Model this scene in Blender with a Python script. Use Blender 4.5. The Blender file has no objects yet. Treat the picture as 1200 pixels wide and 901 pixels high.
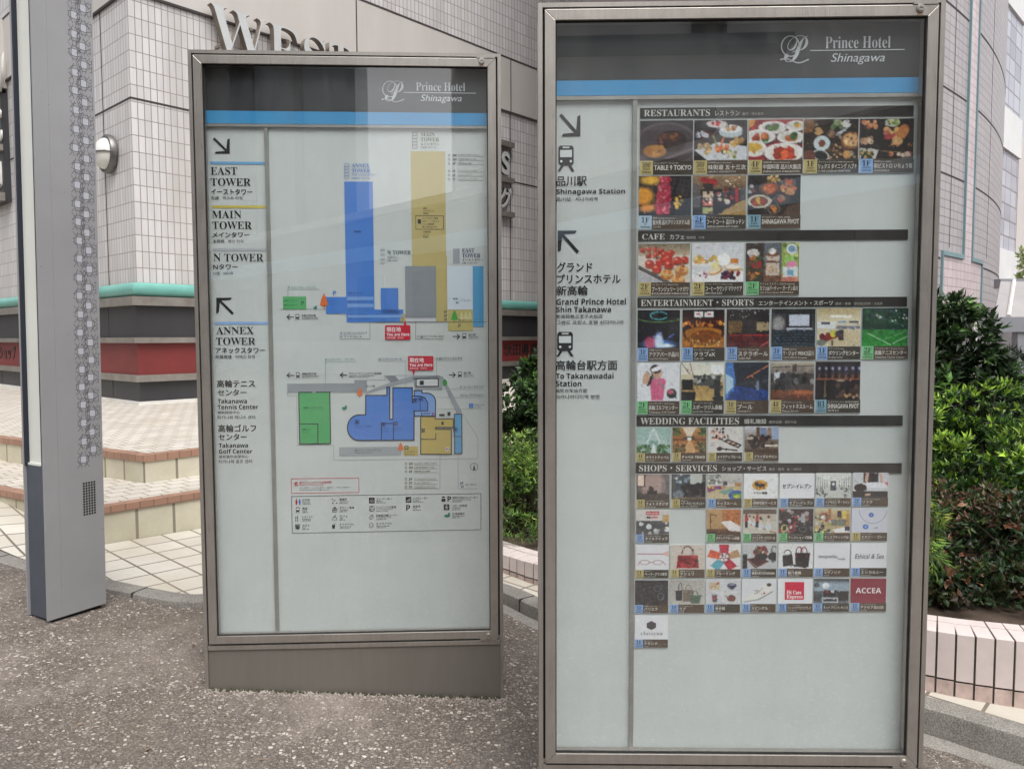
import bpy, bmesh, math, random
import numpy as np
from mathutils import Vector, Matrix
R = math.radians
SC = bpy.context.scene
COL = SC.collection

# ---------------------------------------------------------------- camera, sky, sun, exposure
CAMZ, FPX, PITCH, ROLL = 1.53, 900.0, R(3.5), R(-0.2)
cam = bpy.data.objects.new('camera', bpy.data.cameras.new('camera'))
COL.objects.link(cam)
cam.location = (0, 0, CAMZ)
cam.rotation_euler = (Matrix.Rotation(R(90) - PITCH, 3, 'X') @ Matrix.Rotation(ROLL, 3, 'Z')).to_euler()
cam.data.sensor_width = 36.0
cam.data.lens = 36.0 * FPX / 1200.0
cam.data.clip_start = 0.05
cam.data.clip_end = 2000
SC.camera = cam

SUN_EL, SUN_AZ = R(60), R(160)          # azimuth measured clockwise from +Y (north)
w = bpy.data.worlds.new('World'); SC.world = w; w.use_nodes = True
nt = w.node_tree; nt.nodes.clear()
sky = nt.nodes.new('ShaderNodeTexSky'); sky.sky_type = 'NISHITA'; sky.sun_disc = False
sky.sun_elevation = SUN_EL; sky.sun_rotation = SUN_AZ
sky.air_density = 1.0; sky.dust_density = 6.0; sky.ozone_density = 1.0
hs = nt.nodes.new('ShaderNodeHueSaturation'); hs.inputs['Saturation'].default_value = 0.16   # overcast: nearly white sky
bg = nt.nodes.new('ShaderNodeBackground'); bg.inputs['Strength'].default_value = 0.15
wo = nt.nodes.new('ShaderNodeOutputWorld')
nt.links.new(sky.outputs[0], hs.inputs['Color']); nt.links.new(hs.outputs[0], bg.inputs[0]); nt.links.new(bg.outputs[0], wo.inputs[0])

sun = bpy.data.objects.new('sun', bpy.data.lights.new('sun', 'SUN')); COL.objects.link(sun)
sun.data.energy = 1.0; sun.data.angle = R(40); sun.data.color = (1.0, 0.975, 0.94)
sd = Vector((math.sin(SUN_AZ) * math.cos(SUN_EL), math.cos(SUN_AZ) * math.cos(SUN_EL), math.sin(SUN_EL)))
sun.rotation_euler = sd.to_track_quat('Z', 'Y').to_euler()

vs = SC.view_settings
vs.view_transform = 'Standard'; vs.look = 'None'; vs.gamma = 1.0; vs.use_curve_mapping = False
vs.exposure = 0.63
SC.cycles.use_denoising = True
SC.cycles.max_bounces = 8; SC.cycles.transparent_max_bounces = 12

# ---------------------------------------------------------------- geometry of the view (photo measurements -> metres)
CR = Matrix.Rotation(R(90) - PITCH, 3, 'X') @ Matrix.Rotation(ROLL, 3, 'Z')
def ray(u, v):
    return CR @ Vector(((u - 600) / FPX, (450.5 - v) / FPX, -1.0))
def at_depth(u, v, y):
    d = ray(u, v); return Vector((0, 0, CAMZ)) + d * (y / d.y)
def z_at(v, y):
    return at_depth(600, v, y).z

# ---------------------------------------------------------------- helpers
def lin(c):
    return tuple((x / 255 / 12.92) if x / 255 <= 0.04045 else ((x / 255 + 0.055) / 1.055) ** 2.4 for x in c[:3])

def tag(o, label=None, cat=None, group=None, kind=None):
    if label: o['label'] = label
    if cat: o['category'] = cat
    if group: o['group'] = group
    if kind: o['kind'] = kind
    return o

def empty(name, loc=(0, 0, 0), rz=0.0):
    o = bpy.data.objects.new(name, None); COL.objects.link(o)
    o.location = loc; o.rotation_euler = (0, 0, rz); o.empty_display_size = 0.1
    return o

def link(name, me, parent=None, mats=()):
    o = bpy.data.objects.new(name, me); COL.objects.link(o)
    for m in mats: me.materials.append(m)
    if parent is not None: o.parent = parent
    return o

def obj(name, bm, mat, parent=None, smooth=False, bevel=0.0):
    bmesh.ops.recalc_face_normals(bm, faces=bm.faces[:])
    if bevel:
        bmesh.ops.bevel(bm, geom=[e for e in bm.edges if e.is_manifold and e.calc_face_angle(0) > 0.5], offset=bevel, segments=2, affect='EDGES', profile=0.5)
    me = bpy.data.meshes.new(name); bm.to_mesh(me); bm.free()
    if smooth:
        me.polygons.foreach_set('use_smooth', [True] * len(me.polygons))
        try: me.set_sharp_from_angle(angle=R(40))
        except Exception: pass
    return link(name, me, parent, mat if isinstance(mat, (list, tuple)) else [mat])

def box(bm, x0, x1, y0, y1, z0, z1, M=None):
    vs_ = [bm.verts.new((x, y, z)) for z in (z0, z1) for y in (y0, y1) for x in (x0, x1)]
    q = [(0, 2, 3, 1), (4, 5, 7, 6), (0, 1, 5, 4), (2, 6, 7, 3), (0, 4, 6, 2), (1, 3, 7, 5)]
    fs = [bm.faces.new([vs_[i] for i in f]) for f in q]
    if M is not None:
        for v in vs_: v.co = M @ v.co
    return fs

def prism(bm, pts, z0, z1, top=True, bottom=True):
    """pts: plan polygon; vertical prism; z0/z1 numbers or per-point lists"""
    n = len(pts)
    za = z0 if isinstance(z0, (list, tuple)) else [z0] * n
    zb = z1 if isinstance(z1, (list, tuple)) else [z1] * n
    a = [bm.verts.new((p[0], p[1], za[i])) for i, p in enumerate(pts)]
    b = [bm.verts.new((p[0], p[1], zb[i])) for i, p in enumerate(pts)]
    for i in range(n):
        j = (i + 1) % n
        bm.faces.new((a[i], a[j], b[j], b[i]))
    if top: bm.faces.new(b)
    if bottom: bm.faces.new(a[::-1])

def lathe(bm, prof, n=32, M=None):
    """prof: list of (r, h) along local +Z"""
    rings = []
    for r, h in prof:
        if r < 1e-6: rings.append([bm.verts.new((0, 0, h))])
        else: rings.append([bm.verts.new((r * math.cos(2 * math.pi * k / n), r * math.sin(2 * math.pi * k / n), h)) for k in range(n)])
    for A, B in zip(rings, rings[1:]):
        for k in range(n):
            k2 = (k + 1) % n
            if len(A) == 1 and len(B) == 1: continue
            if len(A) == 1: bm.faces.new((A[0], B[k], B[k2]))
            elif len(B) == 1: bm.faces.new((A[k], A[k2], B[0]))
            else: bm.faces.new((A[k], A[k2], B[k2], B[k]))
    if M is not None:
        for rg in rings:
            for v in rg: v.co = M @ v.co

def tube(bm, pts, radii, n=7):
    pts = [Vector(p) for p in pts]
    prev = None
    for i, p in enumerate(pts):
        d = (pts[min(i + 1, len(pts) - 1)] - pts[max(i - 1, 0)]).normalized()
        a = d.orthogonal().normalized(); b = d.cross(a)
        r = radii[i] if isinstance(radii, (list, tuple)) else radii
        ring = [bm.verts.new(p + (a * math.cos(t) + b * math.sin(t)) * r) for t in (2 * math.pi * k / n for k in range(n))]
        if prev:
            for k in range(n): bm.faces.new((prev[k], prev[(k + 1) % n], ring[(k + 1) % n], ring[k]))
        else: bm.faces.new(ring[::-1])
        prev = ring
    bm.faces.new(prev)

def wall_solve(p, d, u, v):
    """distance t along the plan line p + d*t that shows at photo pixel (u, v)"""
    q = ray(u, v); k = q.x / q.y; return (k * p[1] - p[0]) / (d[0] - k * d[1])

def frame_bars(x0, x1, z0, z1, wd, y0, y1):
    """mitred rectangular frame, bar width wd, in the local XZ plane between depths y0 and y1"""
    bm = bmesh.new()
    o = [(x0, z0), (x1, z0), (x1, z1), (x0, z1)]
    i = [(x0 + wd, z0 + wd), (x1 - wd, z0 + wd), (x1 - wd, z1 - wd), (x0 + wd, z1 - wd)]
    g = 0.0004
    for k in range(4):
        k2 = (k + 1) % 4
        poly = [o[k], o[k2], i[k2], i[k]]
        c = (sum(p[0] for p in poly) / 4, sum(p[1] for p in poly) / 4)
        poly = [(p[0] + (g if p[0] < c[0] else -g) * (k % 2 == 0), p[1] + (g if p[1] < c[1] else -g) * (k % 2 == 1)) for p in poly]
        a = [bm.verts.new((p[0], y0, p[1])) for p in poly]; b = [bm.verts.new((p[0], y1, p[1])) for p in poly]
        for m in range(4): bm.faces.new((a[m], a[(m + 1) % 4], b[(m + 1) % 4], b[m]))
        bm.faces.new(a[::-1]); bm.faces.new(b)
    return bm

# ---------------------------------------------------------------- materials
def mat(name, col=(128, 128, 128), rough=0.6, metal=0.0, spec=0.5):
    m = bpy.data.materials.new(name); m.use_nodes = True
    b = m.node_tree.nodes['Principled BSDF']
    b.inputs['Base Color'].default_value = (*lin(col), 1); b.inputs['Roughness'].default_value = rough
    b.inputs['Metallic'].default_value = metal; b.inputs['Specular IOR Level'].default_value = spec
    return m

class NB:
    """small node-building helper"""
    def __init__(s, m): s.t = m.node_tree; s.b = s.t.nodes['Principled BSDF']
    def n(s, kind, **kw):
        x = s.t.nodes.new(kind)
        for k, v in kw.items():
            if k in x.inputs: s.set(x.inputs[k], v)
            else: setattr(x, k, v)
        return x
    def set(s, sock, v):
        if hasattr(v, 'is_output') or hasattr(v, 'links'): s.t.links.new(v, sock)
        else: sock.default_value = v
    def l(s, a, b): s.t.links.new(a, b)
    def coords(s, kind='Object', scale=(1, 1, 1), rot=(0, 0, 0)):
        tc = s.n('ShaderNodeTexCoord'); mp = s.n('ShaderNodeMapping')
        mp.inputs['Scale'].default_value = scale; mp.inputs['Rotation'].default_value = rot
        s.l(tc.outputs[kind], mp.inputs['Vector']); return mp.outputs[0]
    def noise(s, vec, scale, detail=4, rough=0.55):
        x = s.n('ShaderNodeTexNoise'); s.l(vec, x.inputs['Vector'])
        x.inputs['Scale'].default_value = scale; x.inputs['Detail'].default_value = detail; x.inputs['Roughness'].default_value = rough
        return x.outputs['Fac']
    def ramp(s, fac, stops):
        x = s.n('ShaderNodeValToRGB'); s.l(fac, x.inputs['Fac']); e = x.color_ramp.elements
        while len(e) < len(stops): e.new(0.5)
        for i, (p, c) in enumerate(stops):
            e[i].position = p; e[i].color = (*lin(c), 1) if not isinstance(c, float) else (c, c, c, 1)
        return x.outputs['Color']
    def mix(s, fac, a, b, mode='MIX'):
        x = s.n('ShaderNodeMix', data_type='RGBA', blend_type=mode)
        s.set(x.inputs[0], fac)
        for sock, v in ((x.inputs[6], a), (x.inputs[7], b)):
            if isinstance(v, tuple): sock.default_value = (*lin(v), 1)
            else: s.l(v, sock)
        return x.outputs[2]
    def math(s, op, a, b=0.0):
        x = s.n('ShaderNodeMath', operation=op); s.set(x.inputs[0], a); s.set(x.inputs[1], b); return x.outputs[0]
    def bump(s, h, strength=0.3, dist=0.01):
        x = s.n('ShaderNodeBump'); s.l(h, x.inputs['Height'])
        x.inputs['Strength'].default_value = strength; x.inputs['Distance'].default_value = dist
        s.l(x.outputs[0], s.b.inputs['Normal']); return x
    def base(s, c): s.l(c, s.b.inputs['Base Color'])
    def rough(s, c): s.l(c, s.b.inputs['Roughness'])

def mottled(name, c0, c1, scale=6.0, rough=0.6, metal=0.0, bump=0.1, stretch=(1, 1, 1), bscale=None):
    m = mat(name, c0, rough, metal); q = NB(m)
    v = q.coords('Object', stretch)
    f = q.noise(v, scale, 6, 0.62)
    q.base(q.ramp(f, [(0.3, c0), (0.7, c1)]))
    if bump: q.bump(q.noise(v, bscale or scale * 6, 4), bump, 0.004)
    return m

# brushed stainless steel with vertical drip streaks
def steel_mat():
    m = mat('stainless_steel', (150, 142, 136), 0.42, 0.75); q = NB(m)
    v = q.coords('Object', (1, 1, 1))
    vs_ = q.coords('Object', (26, 26, 1.3))
    streak = q.noise(vs_, 3.0, 5, 0.6)
    grime = q.noise(v, 5.0, 6, 0.65)
    c = q.ramp(streak, [(0.3, (168, 163, 157)), (0.5, (173, 168, 162)), (0.72, (179, 174, 168))])
    g = q.ramp(grime, [(0.4, 0.0), (0.75, 1.0)])
    gs = q.math('MULTIPLY', g, 0.3)
    q.base(q.mix(gs, c, (104, 94, 88)))
    fine = q.noise(q.coords('Object', (300, 300, 6)), 2.0, 3)
    q.rough(q.ramp(fine, [(0.3, 0.27), (0.7, 0.40)]))
    q.bump(fine, 0.05, 0.001)
    return m
M_STEEL = steel_mat()
M_STEELP = mottled('stained_steel_plate', (131, 126, 120), (136, 131, 125), 3.0, 0.45, 0.6, 0.03, (9, 9, 0.8))
M_ALU = mottled('brushed_aluminium', (176, 176, 172), (158, 156, 150), 9, 0.4, 0.6, 0.02)
M_GAP = mat('dark_gasket', (24, 22, 22), 0.8)
M_SCREW = mat('lock_steel', (190, 186, 180), 0.28, 0.9)
M_PANEL = mottled('frosted_white_panel', (204, 210, 208), (196, 203, 201), 3.5, 0.45, 0, 0.02)
M_HEADER = mottled('charcoal_header', (40, 41, 43), (45, 46, 48), 4, 0.5, 0, 0.01)
M_STRIPE = mottled('blue_stripe', (58, 150, 204), (52, 142, 197), 5, 0.5, 0, 0)
M_CARD = mat('card_board', (208, 212, 211), 0.5)

def print_mat(name, rough=0.45):
    m = mat(name, (200, 200, 200), rough, 0, 0.4); q = NB(m)
    a = q.n('ShaderNodeAttribute', attribute_name='Col'); q.base(a.outputs['Color']); return m
M_PRINT = print_mat('printed_ink')

def glass_mats():
    m = bpy.data.materials.new('glass_front'); m.use_nodes = True; t = m.node_tree; t.nodes.clear()
    o = t.nodes.new('ShaderNodeOutputMaterial'); mx = t.nodes.new('ShaderNodeMixShader')
    fr = t.nodes.new('ShaderNodeFresnel'); fr.inputs['IOR'].default_value = 1.62
    tr = t.nodes.new('ShaderNodeBsdfTransparent'); tr.inputs[0].default_value = (0.915, 0.93, 0.935, 1)
    gl = t.nodes.new('ShaderNodeBsdfGlossy'); gl.inputs['Roughness'].default_value = 0.012; gl.inputs[0].default_value = (1, 1, 1, 1)
    ge = t.nodes.new('ShaderNodeNewGeometry'); mr = t.nodes.new('ShaderNodeMapRange')     # same reflectance from both sides of the pane
    mr.inputs['To Min'].default_value = 2.15; mr.inputs['To Max'].default_value = 1 / 2.15   # both faces of the pane in one
    t.links.new(ge.outputs['Backfacing'], mr.inputs['Value']); t.links.new(mr.outputs[0], fr.inputs['IOR'])
    t.links.new(fr.outputs[0], mx.inputs[0]); t.links.new(tr.outputs[0], mx.inputs[1]); t.links.new(gl.outputs[0], mx.inputs[2])
    tc = t.nodes.new('ShaderNodeTexCoord'); mp = t.nodes.new('ShaderNodeMapping'); mp.inputs['Scale'].default_value = (3.2, 1, 1.1); no = t.nodes.new('ShaderNodeTexNoise'); no.inputs['Scale'].default_value = 2.2; no.inputs['Detail'].default_value = 8; no.inputs['Roughness'].default_value = 0.7
    rp = t.nodes.new('ShaderNodeMapRange'); rp.inputs['From Min'].default_value = 0.42; rp.inputs['From Max'].default_value = 0.8; rp.inputs['To Max'].default_value = 0.06
    df = t.nodes.new('ShaderNodeBsdfDiffuse'); df.inputs[0].default_value = (0.6, 0.58, 0.55, 1); m3 = t.nodes.new('ShaderNodeMixShader')      # film of dust and smears
    t.links.new(tc.outputs['Object'], mp.inputs[0]); t.links.new(mp.outputs[0], no.inputs['Vector']); t.links.new(no.outputs['Fac'], rp.inputs['Value']); t.links.new(rp.outputs[0], m3.inputs[0])
    t.links.new(mx.outputs[0], m3.inputs[1]); t.links.new(df.outputs[0], m3.inputs[2]); t.links.new(m3.outputs[0], o.inputs[0])
    m2 = bpy.data.materials.new('glass_body'); m2.use_nodes = True; t = m2.node_tree; t.nodes.clear()
    o = t.nodes.new('ShaderNodeOutputMaterial'); tr = t.nodes.new('ShaderNodeBsdfTransparent'); tr.inputs[0].default_value = (0.985, 0.99, 0.99, 1)
    t.links.new(tr.outputs[0], o.inputs[0])
    return m, m2
M_GLASS, M_GLASSB = glass_mats()

# ---------------------------------------------------------------- lettering
def serif(s):
    r = ''
    for ch in s:
        if 'A' <= ch <= 'Z': r += chr(0x1D400 + ord(ch) - 65)
        elif 'a' <= ch <= 'z': r += chr(0x1D41A + ord(ch) - 97)
        elif '0' <= ch <= '9': r += chr(0x1D7CE + ord(ch) - 48)
        else: r += ch
    return r
def sansb(s):
    r = ''
    for ch in s:
        if 'A' <= ch <= 'Z': r += chr(0x1D5D4 + ord(ch) - 65)
        elif 'a' <= ch <= 'z': r += chr(0x1D5EE + ord(ch) - 97)
        elif '0' <= ch <= '9': r += chr(0x1D7EC + ord(ch) - 48)
        else: r += ch
    return r
_tc = {}
def glyphs(s, off=0.0, res=2, shear=0.0):
    """-> (verts Nx2 with ink box normalised to origin, width, height, faces)"""
    key = (s, off, res, shear)
    if key in _tc: return _tc[key]
    c = bpy.data.curves.new('txt', 'FONT'); c.body = s; c.offset = off; c.resolution_u = res; c.fill_mode = 'FRONT'; c.dimensions = '2D'; c.shear = shear
    o = bpy.data.objects.new('txt', c); me = bpy.data.meshes.new_from_object(o)
    n = len(me.vertices)
    if n == 0: r = (np.zeros((0, 2)), 1.0, 1.0, [])
    else:
        co = np.empty(n * 3); me.vertices.foreach_get('co', co); co = co.reshape(-1, 3)[:, :2]
        mn = co.min(0); sz = np.maximum(co.max(0) - mn, 1e-6)
        r = (co - mn, float(sz[0]), float(sz[1]), [tuple(p.vertices) for p in me.polygons])
    bpy.data.objects.remove(o); bpy.data.curves.remove(c); bpy.data.meshes.remove(me)
    _tc[key] = r
    return r

class Print:
    """flat printed matter in the local XZ plane of a board; coloured faces in thin layers"""
    def __init__(s, mp, dep): s.mp = mp; s.dep = dep; s.v = []; s.f = []; s.c = []; s.k = 0
    def _add(s, pts, faces, col, layer):
        y = s.dep - 0.00035 * layer; n = len(s.v)
        s.v += [(p[0], y, p[1]) for p in pts]; s.f += [tuple(n + i for i in f) for f in faces]
        s.c += [(*col, 1.0)] * len(pts)
    def bx(s, u0, v0, u1, v1):
        um, vm = (u0 + u1) / 2, (v0 + v1) / 2
        return s.mp(u0, vm)[0], s.mp(um, v1)[1], s.mp(u1, vm)[0], s.mp(um, v0)[1]
    def rect(s, u0, v0, u1, v1, col, layer=1):
        x0, z0, x1, z1 = s.bx(u0, v0, u1, v1)
        s._add([(x0, z0), (x1, z0), (x1, z1), (x0, z1)], [(0, 1, 2, 3)], lin(col), layer)
    def poly(s, pts, col, layer=1):
        q = [s.mp(*p) for p in pts]; 
        a = sum(q[i][0] * q[(i + 1) % len(q)][1] - q[(i + 1) % len(q)][0] * q[i][1] for i in range(len(q)))
        if a < 0: q = q[::-1]
        from mathutils.geometry import tessellate_polygon
        tr = tessellate_polygon([[Vector((p[0], p[1], 0)) for p in q]])
        s._add(q, [tuple(t) for t in tr], lin(col), layer)
    def ell(s, cu, cv, ru, rv, col, layer=1, n=20, a0=0, a1=360):
        s.poly([(cu + ru * math.cos(R(a0 + (a1 - a0) * k / n)), cv + rv * math.sin(R(a0 + (a1 - a0) * k / n))) for k in range(n + (a1 - a0 < 360))], col, layer)
    def line(s, pts, wd, col, layer=2, closed=False):
        q = [Vector(s.mp(*p)) for p in pts]; a = s.mp(*pts[0]); b = s.mp(pts[0][0] + 1, pts[0][1]); h = (b[0] - a[0]) * wd / 2
        if closed: q.append(q[0])
        for A, B in zip(q, q[1:]):
            d = (B - A)
            if d.length < 1e-7: continue
            d.normalize(); nn = Vector((-d.y, d.x)) * h; e = d * h
            s._add([A - e + nn, A - e - nn, B + e - nn, B + e + nn], [(0, 1, 2, 3)], lin(col), layer)
    def frame(s, u0, v0, u1, v1, wd, col, layer=2):
        s.rect(u0, v0, u1, v0 + wd, col, layer); s.rect(u0, v1 - wd, u1, v1, col, layer)
        s.rect(u0, v0 + wd, u0 + wd, v1 - wd, col, layer); s.rect(u1 - wd, v0 + wd, u1, v1 - wd, col, layer)
    def text(s, t, u0, v0, u1, v1, col, off=0.012, fit='stretch', layer=3, sf=False, res=2, shear=0.0, al=0.0):
        e = 0.0
        if not sf and off >= 0.010 and not t.isascii(): e, off = off * 0.8, 0.0        # embolden by overprinting
        if not sf and off >= 0.019 and t.isascii(): t, off = sansb(t), 0.0
        co, w_, h_, fs = glyphs(serif(t) if sf else t, off, res, shear)
        if not fs: return
        x0, z0, x1, z1 = s.bx(u0, v0, u1, v1)
        if fit == 'stretch': sx, sz = (x1 - x0) / w_, (z1 - z0) / h_
        else:
            sz = (z1 - z0) / h_; sx = min(sz, (x1 - x0) / w_)
            x0 += (x1 - x0 - sx * w_) * al
        for k, (ex, ez) in enumerate(((0, 0),) if not e else ((-e, -e * .6), (e, -e * .6), (-e, e * .6), (e, e * .6))):
            s._add([(x0 + (p[0] + ex) * sx, z0 + (p[1] + ez) * sz) for p in co], fs, lin(col), layer + .12 * k)
    def grid(s, u0, v0, u1, v1, arr, layer=1):
        H, W = arr.shape[:2]; x0, z0, x1, z1 = s.bx(u0, v0, u1, v1); n = len(s.v); y = s.dep - 0.00035 * layer
        a = np.clip(arr / 255.0, 0, 1); a = np.where(a <= 0.04045, a / 12.92, ((a + 0.055) / 1.055) ** 2.4)
        for j in range(H):
            for i in range(W):
                s.v.append((x0 + (x1 - x0) * i / (W - 1), y, z1 + (z0 - z1) * j / (H - 1))); s.c.append((a[j, i, 0], a[j, i, 1], a[j, i, 2], 1.0))
        s.f += [(n + j * W + i, n + (j + 1) * W + i, n + (j + 1) * W + i + 1, n + j * W + i + 1) for j in range(H - 1) for i in range(W - 1)]
    def build(s, name, parent, m=None):
        me = bpy.data.meshes.new(name); me.from_pydata(s.v, [], s.f)
        at = me.color_attributes.new('Col', 'FLOAT_COLOR', 'POINT')
        at.data.foreach_set('color', np.array(s.c, dtype=np.float32).ravel())
        return link(name, me, parent, [m or M_PRINT])
# ================================================================ THE SETTING
def clampf(x, a, b): return max(a, min(b, x))
def z_asph(x, y=0): return -0.058 * (clampf(x, -4.5, 4.5) + 0.95) - 0.038
def z_kerb(x): return -0.015 - 0.035 * clampf(x, -4, 3)
def z_pave(x, y):
    s = clampf((y - 4.7) / 0.7, 0, 1); s = s * s * (3 - 2 * s)
    return z_kerb(x) + max(0, -2.95 - x) * 0.12 * s

# ---- materials of the setting
def asphalt_mat():
    m = mat('exposed_aggregate', (110, 104, 98), 0.85); q = NB(m)
    v = q.coords('Object')
    nz = q.n('ShaderNodeTexNoise'); q.l(v, nz.inputs['Vector']); nz.inputs['Scale'].default_value = 45; nz.inputs['Detail'].default_value = 3
    add = q.n('ShaderNodeVectorMath', operation='MULTIPLY_ADD'); q.l(nz.outputs['Color'], add.inputs[0]); add.inputs[1].default_value = (0.012, 0.012, 0.012); q.l(v, add.inputs[2])
    vo = q.n('ShaderNodeTexVoronoi'); q.l(add.outputs[0], vo.inputs['Vector']); vo.inputs['Scale'].default_value = 66; vo.inputs['Randomness'].default_value = 1.0
    ve = q.n('ShaderNodeTexVoronoi', feature='DISTANCE_TO_EDGE'); q.l(add.outputs[0], ve.inputs['Vector']); ve.inputs['Scale'].default_value = 66
    sep = q.n('ShaderNodeSeparateColor'); q.l(vo.outputs['Color'], sep.inputs[0])
    stone = q.ramp(sep.outputs[0], [(0.0, (98, 89, 82)), (0.35, (124, 114, 106)), (0.7, (148, 137, 128)), (0.9, (176, 166, 156)), (1.0, (204, 195, 185))])
    big = q.noise(v, 1.6, 5, 0.65); mid = q.noise(v, 9, 4, 0.6)
    # fine sandy matrix between the pebbles
    v2 = q.n('ShaderNodeTexVoronoi'); q.l(add.outputs[0], v2.inputs['Vector']); v2.inputs['Scale'].default_value = 150
    e2 = q.n('ShaderNodeTexVoronoi', feature='DISTANCE_TO_EDGE'); q.l(add.outputs[0], e2.inputs['Vector']); e2.inputs['Scale'].default_value = 150
    s2 = q.n('ShaderNodeSeparateColor'); q.l(v2.outputs['Color'], s2.inputs[0])
    fine = q.ramp(s2.outputs[0], [(0.0, (80, 72, 66)), (0.5, (108, 99, 91)), (1.0, (148, 137, 128))])
    f2 = q.ramp(e2.outputs['Distance'], [(0.0, 0.0), (0.16, 1.0)])
    matrix = q.mix(f2, (74, 67, 61), fine)
    thr = q.math('ADD', q.math('MULTIPLY', big, 0.20), -0.03)
    ed = q.math('SUBTRACT', ve.outputs['Distance'], thr)
    fac = q.ramp(ed, [(0.0, 0.0), (0.06, 1.0)])
    rim = q.ramp(ed, [(0.0, 1.0), (0.05, 0.0)])                         # dark crevice round each pebble
    pres = q.math('GREATER_THAN', q.math('SUBTRACT', 1.15, q.math('MULTIPLY', big, 1.25)), q.math('MULTIPLY', sep.outputs[1], 1.0))
    fac2 = q.math('MULTIPLY', fac, pres)
    crev = q.math('MULTIPLY', q.math('MULTIPLY', rim, pres), 0.5)
    c = q.mix(crev, matrix, (70, 66, 62))
    c = q.mix(fac2, c, stone)
    c = q.mix(q.ramp(q.noise(v, 0.9, 5, 0.7), [(0.54, 0.0), (0.72, 0.38)]), c, (112, 106, 84))     # mossy film
    c = q.mix(q.ramp(q.noise(q.coords('Object', (1.3, 1, 1), (0, 0, 0.6)), 0.8, 7, 0.7), [(0.5, 0.0), (0.66, 0.4)]), c, (166, 154, 144))    # pale worn patches
    stain = q.ramp(q.noise(q.coords('Object', (1.0, 0.6, 1)), 0.55, 8, 0.72), [(0.47, 0.0), (0.62, 0.42)]); c = q.mix(stain, c, (84, 78, 75))    # worn dark patches
    q.base(c)
    hgt = q.math('ADD', q.math('MULTIPLY', fac2, 1.0), q.math('MULTIPLY', q.noise(v, 260, 3), 0.35))
    q.bump(hgt, 1.0, 0.007)
    return m
M_ASPH = asphalt_mat()

def concrete_mat(name, a, b, sc=7):
    m = mat(name, a, 0.85); q = NB(m); v = q.coords('Object')
    c = q.ramp(q.noise(v, sc, 7, 0.7), [(0.3, a), (0.7, b)])
    sp = q.ramp(q.noise(v, 160, 3, 0.6), [(0.42, (70, 68, 62)), (0.6, (190, 186, 178))])
    q.base(q.mix(0.28, c, sp)); q.bump(q.noise(v, 180, 3), 0.35, 0.003)
    return m
M_KERB = concrete_mat('kerb_concrete', (100, 97, 92), (130, 126, 120))
M_GUTTER = concrete_mat('gutter_concrete', (112, 108, 103), (136, 132, 126))

def tile_mat(name, c1, c2, mortar, bw, rh, ms, rough=0.4, uv=True, rot=0.0, off=0.0, dirt=(120, 105, 92), dirt_amt=0.35, bstr=0.4, dscale=(1, 1, 1)):
    m = mat(name, c1, rough); q = NB(m)
    vec = q.coords('UV' if uv else 'Object', (1, 1, 1), (0, 0, rot))
    wob = q.n('ShaderNodeTexNoise'); q.l(vec, wob.inputs['Vector']); wob.inputs['Scale'].default_value = 3
    br = q.n('ShaderNodeTexBrick', offset=off, squash=1.0); q.l(vec, br.inputs['Vector'])
    for k, v in (('Color1', (*lin(c1), 1)), ('Color2', (*lin(c2), 1)), ('Mortar', (*lin(mortar), 1)), ('Scale', 1.0), ('Mortar Size', ms), ('Mortar Smooth', 0.1), ('Bias', 0.0), ('Brick Width', bw), ('Row Height', rh)):
        br.inputs[k].default_value = v
    ov = q.coords('Object', dscale)
    g = q.ramp(q.noise(ov, 1.6, 7, 0.68), [(0.42, 0.0), (0.8, 1.0)])
    c = q.mix(q.math('MULTIPLY', g, dirt_amt), br.outputs['Color'], dirt)
    g2 = q.ramp(q.noise(ov, 38, 4, 0.6), [(0.35, 0.0), (0.75, 0.12)])
    c = q.mix(g2, c, dirt)
    q.base(c)
    inv = q.math('SUBTRACT', 1.0, br.outputs['Fac'])
    q.bump(inv, bstr, 0.006)
    return m
ROT = math.atan2(0.741, 0.671)
M_PAVE = tile_mat('beige_paving_tile', (204, 199, 189), (186, 181, 171), (104, 97, 88), 0.22, 0.22, 0.008, 0.55, uv=False, rot=-ROT, off=0.0, dirt=(160, 146, 122), dirt_amt=0.5)
M_TREAD = tile_mat('step_tread_tile', (202, 196, 187), (184, 178, 169), (112, 104, 95), 0.15, 0.15, 0.006, 0.55, uv=False, rot=-ROT, off=0.5, dirt=(158, 146, 126), dirt_amt=0.55)
M_RISER = tile_mat('cream_riser_tile', (198, 192, 174), (178, 172, 152), (122, 116, 104), 0.27, 0.6, 0.011, 0.5, dirt=(148, 140, 112), dirt_amt=0.6)
M_NOSE = tile_mat('terracotta_nosing', (158, 122, 102), (144, 108, 90), (118, 96, 82), 0.10, 0.3, 0.006, 0.6, dirt=(130, 100, 84), dirt_amt=0.5)
M_WTILE = tile_mat('white_wall_tile', (212, 210, 211), (198, 196, 197), (138, 130, 126), 0.093, 0.23, 0.0065, 0.28, dirt=(160, 152, 144), dirt_amt=0.6, dscale=(1.5, 1.5, 0.16))
M_GTILE = tile_mat('grey_wall_tile', (176, 170, 173), (166, 160, 164), (112, 103, 103), 0.30, 0.19, 0.010, 0.35, dirt=(146, 138, 136), dirt_amt=0.35, dscale=(1, 1, 0.25))
M_PTILE = tile_mat('pink_wall_tile', (214, 198, 202), (204, 188, 193), (150, 136, 136), 0.30, 0.19, 0.008, 0.35)
M_BAND = mottled('cream_fascia_panel', (198, 194, 190), (186, 181, 176), 1.2, 0.4, 0, 0.01, (1, 1, 0.2))
M_DKPAN = mottled('dark_slate_panel', (44, 44, 47), (54, 53, 56), 2.2, 0.5, 0, 0.05, (1, 1, 0.4))
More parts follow.
